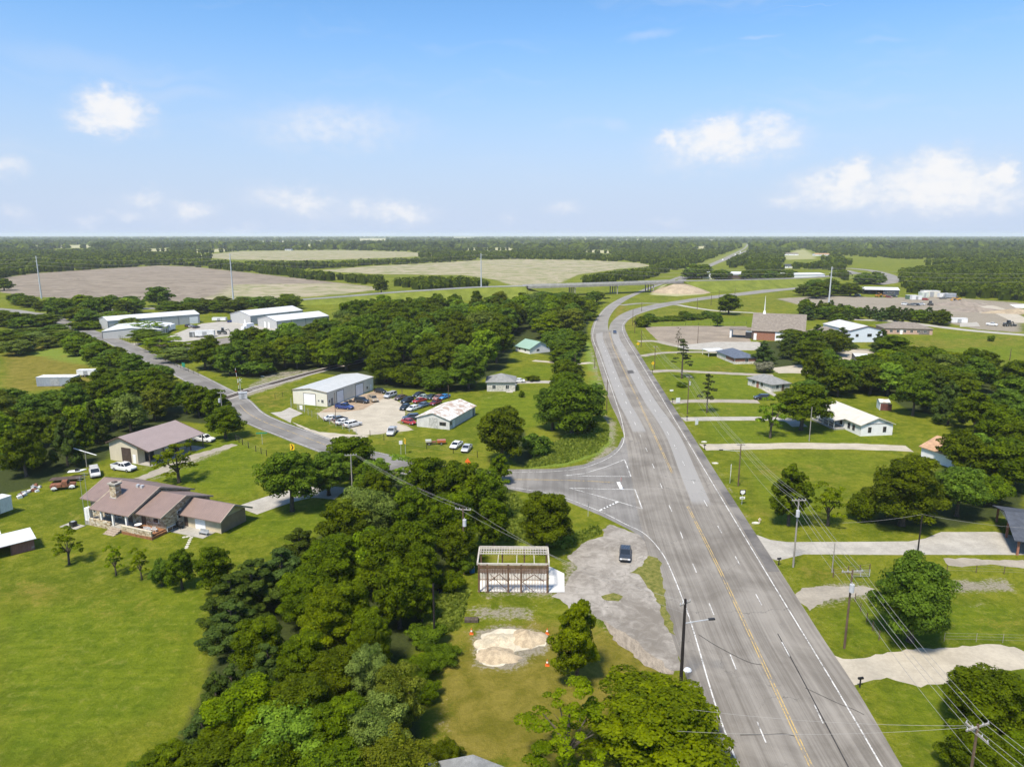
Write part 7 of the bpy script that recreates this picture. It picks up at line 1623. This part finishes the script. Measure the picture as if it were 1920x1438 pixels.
M_CONE = pm('cone_orange', (.62, .13, .02), .6)
for k, (x, y, lab) in enumerate(((1026, 1188, 'traffic cone at the right end of the upper sand heap'), (1026, 1247, 'traffic cone alone on the grass right of the sand heaps'), (884, 1188, 'traffic cone left of the sand heaps by the creek'))):
    t = thing('traffic_cone', lab, 'traffic cone', G(x, y), 0, 'traffic cones'); MB().cyl((0, 0, .05), (0, 0, .35), .2, .12, 12).build('cone', M_CONE, t); MB().cyl((0, 0, .35), (0, 0, .55), .12, .08, 12).build('band', M_WHITEDOOR, t); MB().cyl((0, 0, .55), (0, 0, .8), .08, .03, 12).build('tip', M_CONE, t); MB().box(-.25, .25, -.25, .25, 0, .05).build('foot', M_CONE, t)
o = MB().loft([[(r * math.cos(i * .785) * 1.2, r * math.sin(i * .785), z) for i in range(8)] for r, z in ((.34, 0), (.42, .2), (.3, .42), (.08, .55))]).build('rubbish_bag', M_WHITEDOOR, loc=G(1289, 1259)); tag(o, 'white rubbish bag on the verge behind the black lamp pole', 'bag')
t = thing('log_pile', 'small dark pile of logs on the grass left of the sand heaps', 'logs', G(884, 1164)); [MB().cyl((-.9, -.4 + .28 * (q % 4), .14 + .25 * (q // 4)), (.9, -.4 + .28 * (q % 4), .14 + .25 * (q // 4)), .13, n=7).build('log', BARK, t) for q in range(7)]

# ================================================================== POLES AND WIRES
M_POLE = pm('pole_brown', (.13, .085, .055), .9, .2, 3, stretch=(1, 1, .2)); M_POLEG = pm('pole_grey', (.30, .275, .24), .9, .15, 3, stretch=(1, 1, .2)); M_POLEB = pm('pole_black', (.02, .016, .014), .9, .2, 3, stretch=(1, 1, .2)); M_TRANS = pm('transformer_grey', (.5, .51, .52), .45, .06); M_INS = pm('insulator', (.55, .56, .58), .3); M_WIRE = pm('wire', (.26, .25, .235), .6, .1); M_STEELP = pm('weathered_steel_pole', (.44, .46, .48), .5, .06)
WIREPTS = {}
def pole(key, label, base, top_y, mat=None, r=.15, arm=None, armlen=2.4, trans=None, lamp=None, group=None, h=None, name='utility_pole', double=False, armz=.25):
    b = G(*base); h = h or height_at(b, top_y); t = thing(name, label, 'utility pole' if name == 'utility_pole' else 'post', b, 0, group); mat = mat or M_POLE
    MB().cyl((0, 0, -.2), (0, 0, h), r, r * .68, 9).build('shaft', mat, t)
    pts = [Vector((0, 0, h))]
    for k in range(2 if double else 1):
        if arm is None: break
        dv = Vector((math.cos(R(arm + 75 * k)), math.sin(R(arm + 75 * k)), 0)); z = h - armz - .55 * k
        o = MB().bar(dv * -armlen / 2 + Vector((0, 0, z)), dv * armlen / 2 + Vector((0, 0, z)), .12, .14).build('crossarm', M_POLEG, t)
        for s in (-.46, -.22, .22, .46): q = dv * armlen * s; MB().cyl((q.x, q.y, z + .07), (q.x, q.y, z + .27), .05, .035, 7).build('insulator', M_INS, o)
        if k == 0: pts = [Vector((0, 0, z + .27)) + dv * armlen * s for s in (-.46, -.22, .22, .46)]
    if trans:
        q = Vector((math.cos(R(trans)), math.sin(R(trans)), 0)) * .42; MB().cyl((q.x, q.y, h - 2.7), (q.x, q.y, h - 1.7), .28, n=12).build('transformer', M_TRANS, t); MB().cyl((q.x * .9, q.y * .9, h - 1.7), (q.x * .9, q.y * .9, h - 1.45), .06, .04, 7).build('bushing', M_INS, t)
    if lamp:
        a_, z, ln = lamp; dv = Vector((math.cos(R(a_)), math.sin(R(a_)), 0)); o = MB().bar((0, 0, z - .25), dv * ln + Vector((0, 0, z)), .07).build('lamp_arm', M_STEELP, t); e = dv * ln + Vector((0, 0, z)); MB().bar(e - dv * .1, e + dv * .65, .28, .16).build('lamp_head', M_BLACKMETAL, o)
    WIREPTS[key] = [b + p for p in pts] + [b + Vector((0, 0, h * .72))]
    return t
RG = None
pole('n0', 'double-armed power pole cut by the bottom right edge', (1803, 1560), 1366, h=10.5, arm=20, armlen=2.6, double=True)
pole('r2', 'brown power pole with a crossarm and transformer beside the round fence tree', (1583, 1215), 1068, arm=2, armlen=2.6, trans=260)
pole('r1', 'grey power pole with a transformer where the concrete drive meets the road', (1487, 1063), 935, M_POLEG, arm=2, armlen=2.2, trans=250)
pole('r0', 'brown power pole with a street lamp arm over the road above the bare lawn', (1384, 911), 832, arm=2, armlen=1.6, lamp=(178, 7.6, 3.6))
pole('q1', 'brown pole with a small transformer between the pine and the slim pine', (1288.5, 777), 705, arm=2, armlen=1.6, trans=40)
pole('q2', 'dark wooden pole on the lawn at the second upper driveway', (1227, 693), 649, arm=2, armlen=1.6)
pole('q3', 'dark wooden pole on the grass beside the church parking lot corner', (1202, 651), 619, r=.16); pole('q4', 'dark pole at the inner side of the ramp bend, nearest the clipped bush', (1190, 625), 591, r=.16); pole('q5', 'dark pole furthest into the ramp bend', (1186, 611), 580, r=.16)
pole('q6', 'thin pole between the ramp and the carriageway', (1203, 584), 566, r=.16)
for k, (x, y0, y1) in enumerate(((1307, 581, 560), (1333, 573, 552), (1348, 558, 545), (1378, 552, 540))): pole('s%d' % k, ['dark pole leftmost of those along the ramp beyond the church field', 'dark pole second from left along the ramp beyond the church field', 'dark pole third from left along the ramp beyond the church field', 'dark pole rightmost along the ramp beyond the church field'][k], (x, y0), y1, r=.18, group='poles along the ramp')
pole('u1', 'tall dark pole at the end of the concrete drive near the dark roof', (1720, 1040), 964, M_POLEB, r=.13); pole('u2', 'short guyed pole stub beside the concrete drive', (1560, 1073), 1018, M_POLEG, r=.10); pole('u3', 'bare grey pole in front of the old oak', (1517, 827), 763, M_POLEG, r=.12); pole('u4', 'thin brown pole in the church parking lot', (1308, 644), 612, r=.14); pole('u5', 'dark pole on the open lawn right of the building site road', (1893, 676), 654, r=.16)
pole('b1', 'black lamp pole with a tilted crossarm on the verge of the highway', (1276, 1290), 1123, M_POLEB, r=.21, arm=35, armlen=1.7, lamp=(8, 8.3, 2.9), armz=.5)
pole('v1', 'dark pole leaning over the verge at the left of the highway', (1137.5, 769), 712, r=.13); pole('v2', 'dark pole on the left verge near the highway bend', (1115, 690), 650, r=.13); pole('v3', 'thin brown pole among the trees left of the highway bend', (1078, 698), 664, r=.12)
pole('l1', 'wooden power pole with crossarm and transformer behind the timber frame', (870, 1076), 952, arm=-12, armlen=2.4, trans=300)
pole('l2', 'plain black pole left of the sand heaps', (815, 1208), 1094, M_POLEB, r=.15)
pole('l3', 'grey power pole with a crossarm among the trees at the side road', (662, 945), 851, M_POLEG, arm=12, armlen=2.2)
pole('l4', 'pale power pole with a transformer beside the railway crossing', (420, 812), 735, M_POLEG, arm=10, armlen=1.4, trans=200)
pole('y1', 'thin pole in the row of white cars along the shop fence', (630, 797), 736, M_POLE, r=.09); pole('y2', 'brown pole beyond the blue cover behind the rusty shed', (841, 750), 722, r=.11); pole('y3', 'short post with a box at the back of the car yard', (754, 744), 728, r=.12)
t = pole('w1', 'T-shaped pole with a long white slanted bar by the left wood', (163, 876), 846, M_POLEG, r=.10); MB().bar((-2.6, .3, 6.0), (2.6, -.3, 4.6), .16, .12).build('slanted_bar', M_WHITEDOOR, t).location = (0, 0, WIREPTS['w1'][0].z - 5.4)
for k, (x, y0, y1) in enumerate(((78, 560, 480), (438, 568, 475), (902.5, 558, 475), (1553.5, 573, 500))):
    b = G(x, y0); h = height_at(b, y1); t = thing('transmission_pole', ['tall steel transmission pole furthest left over the ploughed field', 'tall steel transmission pole behind the warehouses', 'tall steel transmission pole in front of the tan field', 'tall steel transmission pole at the building site'][k], 'transmission pole', b, 0, 'steel transmission poles')
    MB().cyl((0, 0, -.3), (0, 0, h), .62, .30, 10).build('shaft', M_STEELP, t); [MB().bar((0, 0, h - 1.5 - 3 * q), (1.6 * (-1) ** q, .3, h - 1.2 - 3 * q), .25, .2).build('insulator_arm', M_STEELP, t) for q in range(3)]; WIREPTS['t%d' % k] = [b + Vector((1.6 * (-1) ** q, .3, h - 1.2 - 3 * q)) for q in range(3)]
def wires(name, label, pairs, r=.02, sag=.02):
    t = thing(name, label, 'wires', pairs[0][0]); o0 = Vector(pairs[0][0])
    for a, b in pairs:
        a, b = Vector(a), Vector(b); n = 14; L = (b - a).length; P = [a.lerp(b, i / n) - Vector((0, 0, 4 * sag * L * (i / n) * (1 - i / n))) - o0 for i in range(n + 1)]
        mb = MB(); [mb.cyl(p, q, r, n=4, caps=False) for p, q in zip(P, P[1:])]; mb.build('wire', M_WIRE, t)
def span(k1, k2, label, r=.02, extra=None):
    A, B = WIREPTS[k1], WIREPTS[k2]; n = min(len(A), len(B)); A = A if len(A) == n else A[:n - 1] + A[-1:]; B = B if len(B) == n else B[:n - 1] + B[-1:]
    wires('power_line', label, list(zip(A, B)), r)
span('n0', 'r2', 'power lines from the bottom right pole to the round fence tree pole', .022); span('r2', 'r1', 'power lines from the fence tree pole to the grey pole at the drive', .022); span('r1', 'r0', 'power lines crossing the bare lawn towards the street lamp pole', .024); span('r0', 'q1', 'power lines above the driveways between the lamp pole and the pine', .024); span('q1', 'q2', 'power lines beside the pine', .028); span('q2', 'q3', 'power lines between the poles at the church lot', .03)
X = WIREPTS['n0']; off = Vector((12, -46, 1)); wires('power_line', 'power lines leaving the bottom right pole out of the picture', [(p, p + off) for p in X], .02)
wires('power_line', 'service wires from the bottom right pole across the road towards the pecan', [(X[0], G(1270, 1370, 9)), (X[1], G(1300, 1330, 8.5))], .014)
L1 = WIREPTS['l1']; wires('power_line', 'wires from the timber frame pole towards the road junction', [(L1[0], G(1290, 1130, 10.5)), (L1[3], G(1285, 1150, 8.5))], .016, .03); wires('power_line', 'wires from the timber frame pole back into the creek trees', [(L1[0], G(662, 851, 10)), (L1[2], G(668, 853, 10)), (L1[3], G(674, 855, 10))], .016)
wires('power_line', 'service wire between the tall dark drive pole and the lawn trees', [(WIREPTS['u1'][0], G(1580, 980, 6)), (WIREPTS['u1'][0], G(1930, 990, 5))], .016)
for a, b, lab in (('t0', 't1', 'high wires between the two left steel poles'), ('t1', 't2', 'high wires between the middle steel poles'), ('t2', 't3', 'high wires between the two right steel poles')): span(a, b, lab, .05)
A = WIREPTS['t3']; wires('power_line', 'high wires leaving the right steel pole over the wood', [(p, p + Vector((300, 40, 2))) for p in A], .05); A = WIREPTS['t0']; wires('power_line', 'high wires leaving the left steel pole out of the picture', [(p, p + Vector((-220, 50, 0))) for p in A], .05)

# ================================================================== SIGNS, FENCES, SMALL THINGS
M_SIGNW = pm('sign_white', (.78, .78, .77), .4, .03); M_SIGNY = pm('sign_yellow', (.72, .45, .02), .4, .04); M_SIGNO = pm('sign_orange', (.72, .14, .02), .4, .04); M_SIGNG = pm('sign_green', (.02, .24, .15), .4, .05); M_SIGNK = pm('sign_black', (.012, .012, .014), .4, .1); M_SIGNR = pm('sign_red', (.45, .02, .02), .4)
def sign(label, base, top_y, shape, mat, face, size, cat='road sign', h=None, posts=1, glyph=None, group=None):
    b = G(*base); h = h or height_at(b, top_y); t = thing('road_sign', label, cat, b, R(face), group)   # local -y is the face
    for k in range(posts): x = 0 if posts == 1 else (-.4 + .8 * k) * size[0] * .5; MB().cyl((x, .05, 0), (x, .05, h), .04, n=6).build('post', M_STEELP, t)
    w, hh = size; z = h - hh / 2
    if shape == 'rect': pts = [(-w / 2, z - hh / 2), (w / 2, z - hh / 2), (w / 2, z + hh / 2), (-w / 2, z + hh / 2)]
    elif shape == 'diamond': pts = [(0, z - hh / 2), (w / 2, z), (0, z + hh / 2), (-w / 2, z)]
    else: pts = [(w / 2 * math.cos(R(22.5 + 45 * i)), z + hh / 2 * math.sin(R(22.5 + 45 * i))) for i in range(8)]
    p = MB().hexa([(x, 0, q) for x, q in pts], [(x, -.04, q) for x, q in pts]); p = fix(p.build('sign_panel', mat, t))
    for m_, polys in (glyph or []):
        g = MB(); [g.poly([(x * w, -.045, z + q * hh) for x, q in pl]) for pl in polys]; g.build('symbol', m_, p)
    return t
CHEV = [[(-.3, .4), (.0, .4), (.32, 0), (.0, -.4), (-.3, -.4), (.02, 0)][:0], [(-.3, .42), (-.02, .42), (.32, 0), (.04, 0)], [(.04, 0), (.32, 0), (-.02, -.42), (-.3, -.42)]]
CHEV = [c for c in CHEV if c]
sign('yellow curve sign with a black chevron at the outer edge of the side road', (549, 852), 827, 'rect', M_SIGNY, -25, (1.3, 1.5), h=2.5, glyph=[(M_SIGNK, CHEV)])
sign('yellow warning sign on the grass right of the silver pickup', (760, 851), 822, 'rect', M_SIGNY, -60, (1.0, 1.3), glyph=[(M_SIGNK, [[(-.1, -.3), (.1, -.3), (.1, .1), (-.1, .1)], [(-.28, .08), (.28, .08), (0, .36)]])])
sign('small white sign beside the yellow warning sign', (752, 852), 826, 'rect', M_SIGNW, 20, (.8, .9)); sign('orange diamond construction sign near the round tree at the side road', (877.5, 886), 859, 'diamond', M_SIGNO, -35, (1.6, 1.9), h=3.3)
SHIELD = [[(-.36, .38), (.36, .38), (.42, 0), (.26, -.3), (0, -.42), (-.26, -.3), (-.42, 0)]]
us = sign('white and black highway shield sign with an arrow plate below it', (1391, 946), 918, 'rect', M_SIGNK, 5, (1.1, 1.0), glyph=[(M_SIGNW, SHIELD)]); pl = MB().box(-.5, .5, -.04, 0, 1.15, 1.6).build('arrow_plate', M_SIGNW, us); g = MB(); g.poly([(-.3, -.046, 1.33), (.1, -.046, 1.33), (.1, -.046, 1.42), (-.3, -.046, 1.42)]).poly([(.08, -.046, 1.25), (.34, -.046, 1.375), (.08, -.046, 1.5)]).build('symbol', M_SIGNK, pl)
sign('pair of narrow white signs seen edge-on left of the lamp pole', (1369, 905), 872, 'rect', M_SIGNW, 72, (1.6, 2.2), posts=2); sign('stop sign on the painted island, seen from its edge', (1163.5, 919), 895, 'oct', M_SIGNR, 85, (.9, .9))
sign('yellow diamond warning sign near the pole at the upper driveway', (1224, 690), 677, 'diamond', M_SIGNY, 10, (1.5, 1.5), h=2.6); sign('yellow warning sign at the church lot corner', (1196, 652), 640, 'diamond', M_SIGNY, 10, (1.6, 1.6), h=2.6); sign('green road sign at the fence of the warehouse lot', (345, 694), 680, 'rect', M_SIGNG, -40, (2.4, 1.6), h=2.8, posts=2); sign('green street name sign on the grass left of the side road', (492, 833), 814, 'rect', M_SIGNG, 10, (2.6, .3), h=3.0)
sign('small dark road marker post on the grass by the yield marks', (1103, 968), 943, 'rect', M_SIGNK, 80, (.5, .7)); sign('white board sign beside the driveway of the slim pine', (1271, 756), 746, 'rect', M_SIGNW, 20, (1.4, 1.5), h=1.7); sign('white board sign on the lawn by the middle driveway', (1306, 797), 788, 'rect', M_SIGNW, 30, (1.1, 1.6), h=1.7); sign('white lawn plate below the clipped bush', (1259, 735), 730, 'rect', M_SIGNW, 10, (1.2, .5), h=.8)
for k, (x, y) in enumerate(((1261, 755), (1288, 788.5), (1321, 843), (1460, 1060), (1612, 1288), (1223, 700))):
    t = thing('mailbox', ['black mailbox at the gravel drive of the slim pine', 'black mailbox at the drive of the old oak', 'black mailbox at the pale gravel track', 'black mailbox at the corner of the wide concrete drive', 'black mailbox below the wide gravel drive', 'black mailbox at the drive below the pine'][k], 'mailbox', G(x, y), R(10), 'roadside mailboxes'); MB().box(-.06, .06, -.06, .06, 0, 1.0).build('post', M_POLEB, t); MB().loft([[(-.3, .14 * math.cos(q), 1.15 + .16 * math.sin(q)) for q in (-.8, 0, .7, 1.57, 2.4, 3.14, 3.94)], [(.3, .14 * math.cos(q), 1.15 + .16 * math.sin(q)) for q in (-.8, 0, .7, 1.57, 2.4, 3.14, 3.94)]]).build('box', M_SIGNK, t)
t = thing('fire_hydrant', 'small pale hydrant on the lawn left of the concrete drive', 'hydrant', G(1424, 979)); MB().cyl((0, 0, 0), (0, 0, .7), .16, .14, 10).cyl((0, 0, .7), (0, 0, .85), .17, .05, 10).build('barrel', pm('hydrant_cream', (.55, .42, .28), .6), t); MB().cyl((-.25, 0, .5), (.25, 0, .5), .07, n=8).build('outlet', M_SIGNW, t)
for k, (x, y) in enumerate(((1417, 981), (1341, 869), (1320, 829), (492, 706))):
    o = MB().loft([[(r * math.cos(i * .9) * 1.5, r * math.sin(i * .9) * .6, z) for i in range(7)] for r, z in ((.5, 0), (.45, .18), (.2, .28))]).build('pale_stone', pm('white_stone', (.6, .57, .5), .9), loc=G(x, y)); tag(o, ['flat pale stone beside the hydrant', 'flat pale stone on the big lawn by the road', 'long pale stone at the gravel track', 'pale stone by the railway embankment'][k], 'stone')
# railway signals
def crossing_signal(label, px, ty, face, gate):
    b = G(*px); h = height_at(b, ty); t = thing('crossing_signal', label, 'railway signal', b, R(face)); MB().cyl((0, 0, 0), (0, 0, h), .08, n=8).build('mast', M_STEELP, t)
    c = MB(); c.bar((-.62, -.12, h - 1.2), (.62, -.12, h - .2), .22, .04); c.build('crossbuck', M_SIGNW, t); c = MB(); c.bar((-.62, -.17, h - .2), (.62, -.17, h - 1.2), .22, .04); c.build('crossbuck', M_SIGNW, t)
    l = MB().box(-.8, .8, -.1, .0, 2.6, 2.75).build('lamp_bar', M_SIGNK, t)
    for s in (-.55, .55): MB().cyl((s, -.12, 2.68), (s, -.2, 2.68), .28, n=12).build('signal_lamp', M_SIGNK, l)
    if gate: a_ = MB().bar((-.25, .1, 1.1), (-1.0, .1, 9.5), .10, .07).build('gate_arm', M_SIGNW, t); [MB().bar(Vector((-.25, .08, 1.1)).lerp(Vector((-1, .08, 9.5)), q), Vector((-.25, .08, 1.1)).lerp(Vector((-1, .08, 9.5)), q + .08), .13, .1).build('red_band', M_SIGNR, a_) for q in (.12, .36, .6, .84)]
    MB().box(-.4, .2, -.25, .25, .5, 1.3).build('gate_motor', M_TRANS, t)
crossing_signal('railway crossing signal with its gate raised, right side of the side road', (452, 746), 709, 25, True); crossing_signal('railway crossing signal by the trees, left side of the side road', (416, 765), 733, 200, False)
t = thing('relay_cabinet', 'silver relay cabinet at the foot of the crossing signal', 'cabinet', G(456, 748), R(20)); MB().box(-1.2, 1.2, -.7, .7, .1, 2.0).build('body', M_TRANS, t); MB().box(-1.3, 1.3, -.8, .8, 2.0, 2.12).build('roof', M_STEELP, t); MB().box(-.5, .4, -.74, -.703, .25, 1.85).build('door', M_GREYMETAL, t)
# fences
def fence(label, px, step, h, mat, mesh_mat=None, name='fence', rails=3, r=.06, group=None):
    P = resample([G(*p) for p in px], step); o0 = P[0]; t = thing(name, label, 'fence', o0, 0, group); pm_ = None
    for p in P: q = p - o0; pm_ = pm_ or MB().cyl((0, 0, -.1), (0, 0, h), r, r * .9, 6).mesh('post', mat); link('post', pm_, t, q)
    for k in range(rails):
        z = h * (.3 + .65 * k / max(1, rails - 1)); mb = MB(); [mb.bar(a - o0 + Vector((0, 0, z)), b - o0 + Vector((0, 0, z)), .014) for a, b in zip(P, P[1:])]; mb.build('wire', mesh_mat or M_WIRE, t)
fence('wire fence with brown posts along the lawn right of the fence tree', [(1775, 1073), (1830, 1074), (1935, 1078)], 3.0, 1.25, M_POLE); fence('wire fence running from the concrete drive towards the fence tree', [(1562, 1082), (1590, 1076), (1612, 1074), (1630, 1072)], 2.4, 1.3, M_POLE, r=.09)
fence('old wire fence between the brown power pole and the fence tree', [(1603, 1128), (1613, 1146), (1625, 1165), (1636, 1182), (1648, 1200)], 2.0, 1.3, M_POLE, r=.07); fence('faint wire fence behind the wide gravel drive', [(1770, 1202), (1830, 1203), (1930, 1206)], 3.2, 1.2, M_POLEG, r=.035); fence('farm fence with dark posts by the rounded gate tree', [(442, 826), (455, 834), (466, 840), (480, 847), (500, 855)], 2.3, 1.5, M_POLEB, r=.09)
fence('chain-link fence along the row of white cars', [(585, 782), (607, 790), (630, 800), (655, 810), (668, 815)], 2.6, 1.9, M_STEELP, rails=5, r=.05); fence('chain-link gate fence left of the repair shop', [(546, 757), (546, 765), (558, 769), (571, 774), (585, 782)], 2.6, 1.9, M_STEELP, rails=5, r=.05); fence('wire fence along the grass below the car yard', [(694, 818), (720, 826), (760, 836), (800, 842), (850, 850), (895, 858)], 4.2, 1.6, M_POLEB, r=.07); fence('low wire fence at the field left of the repair shop', [(516, 748), (530, 744), (547, 738)], 3, 1.6, M_POLEB, r=.06)
fence('fence at the far side of the church field', [(1218, 611), (1260, 610.5), (1310, 610), (1400, 608)], 7, 1.5, M_POLEB, r=.09)
fence('dark screened fence along the warehouse lot by the side road', [(150, 602), (180, 616), (230, 638), (270, 652), (310, 678), (345, 694), (372, 704)], 4, 2.0, M_POLEB, pm('dark_screen', (.03, .045, .03), .9), rails=7, r=.06)
t = thing('yard_gate', 'white gate panel leaning open at the repair shop fence', 'gate', G(566, 771), R(-20)); MB().bar((-1, 0, .2), (1, 0, .2), .06).bar((-1, 0, 1.9), (1, 0, 1.9), .06).bar((-1, 0, .2), (-1, 0, 1.9), .06).bar((1, 0, .2), (1, 0, 1.9), .06).build('frame', M_STEELP, t); MB().box(-.7, .3, -.02, .02, .5, 1.7).build('sign_board', M_SIGNW, t)
t = thing('farm_gate', 'grey tubular farm gate in the fence by the brown power pole', 'gate', G(1613, 1083), R(5)); [MB().bar((-1.4, 0, .25 + .25 * k), (1.4, 0, .25 + .25 * k), .035).build('tube', M_GREYMETAL, t) for k in range(5)]; [MB().bar((x, 0, .2), (x, 0, 1.3), .06).build('upright', M_STEELP, t) for x in (-1.4, 0, 1.4)]
tree_base('dead_brush', 1271, 655, 613, 12, 'bare thin snag in front of the church parking lot')

# ================================================================== TALL GRASS AND WEEDS (nobody could count it)
def tufts(name, label, polys, n, size, mat, seed, hr=(.35, .9)):
    rng = np.random.default_rng(seed); V, T = [], []
    for poly, share in polys:
        wp = wpoly(poly); x0, y0 = wp.min(0); x1, y1 = wp.max(0); m_ = int(n * share)
        x, y = rng.uniform(x0, x1, m_ * 3), rng.uniform(y0, y1, m_ * 3); ok = inside(x, y, wp); x, y = x[ok][:m_], y[ok][:m_]; k = len(x)
        a = rng.uniform(0, 6.28, k); h = rng.uniform(*hr, k); w = size * rng.uniform(.5, 1.2, k); lean = rng.normal(0, .25, (k, 2))
        c, s_ = np.cos(a) * w / 2, np.sin(a) * w / 2; zz = np.full(k, -.03)
        q = np.stack([np.stack([x - c, y - s_, zz], 1), np.stack([x + c, y + s_, zz], 1), np.stack([x + c * 1.3 + lean[:, 0] * h, y + s_ * 1.3 + lean[:, 1] * h, h], 1), np.stack([x - c * 1.3 + lean[:, 0] * h, y - s_ * 1.3 + lean[:, 1] * h, h * .9], 1)], 1)
        V.append(q.reshape(-1, 3)); T.append(np.repeat(rng.uniform(.1, 1, k), 4))
    V = np.concatenate(V); o = link(name, np_mesh(name, V, np.arange(len(V)).reshape(-1, 4), mat, {'tone': np.concatenate(T)})); return tag(o, label, 'grass', kind='stuff')
tufts('tall_grass', 'tall wild grass on the bank at the junction and the creek edge', [([(985, 878), (1005, 852), (1060, 818), (1125, 778), (1142, 800), (1140, 828), (1120, 848), (1060, 868)], .5), ([(800, 1200), (860, 1180), (880, 1110), (820, 1100), (790, 1160)], .2), ([(870, 930), (960, 925), (1060, 1010), (1120, 985), (1130, 1000), (1060, 1030), (900, 1010)], .3)], 14000, .4, LEAF['weed'], 5, (.2, .65))
# ================================================================== air
def haze():
    m_ = bpy.data.materials.new('haze'); m_.use_nodes = True
    N = NT(m_.node_tree); N.n.clear()
    v_ = N.add('ShaderNodeVolumePrincipled'); v_.inputs['Color'].default_value = (.86, .92, 1.0, 1); v_.inputs['Density'].default_value = HAZE
    v_.inputs['Anisotropy'].default_value = 0.0
    o = N.add('ShaderNodeOutputMaterial'); N.l.new(v_.outputs[0], o.inputs['Volume'])
    mb = MB(); mb.box(-15000, 15000, -400, 25000, -1.0, 75)
    h = mb.build('haze', m_); tag(h, 'thin pale summer haze over the plain', 'haze', kind='stuff')
HAZE = 0.000062
haze()
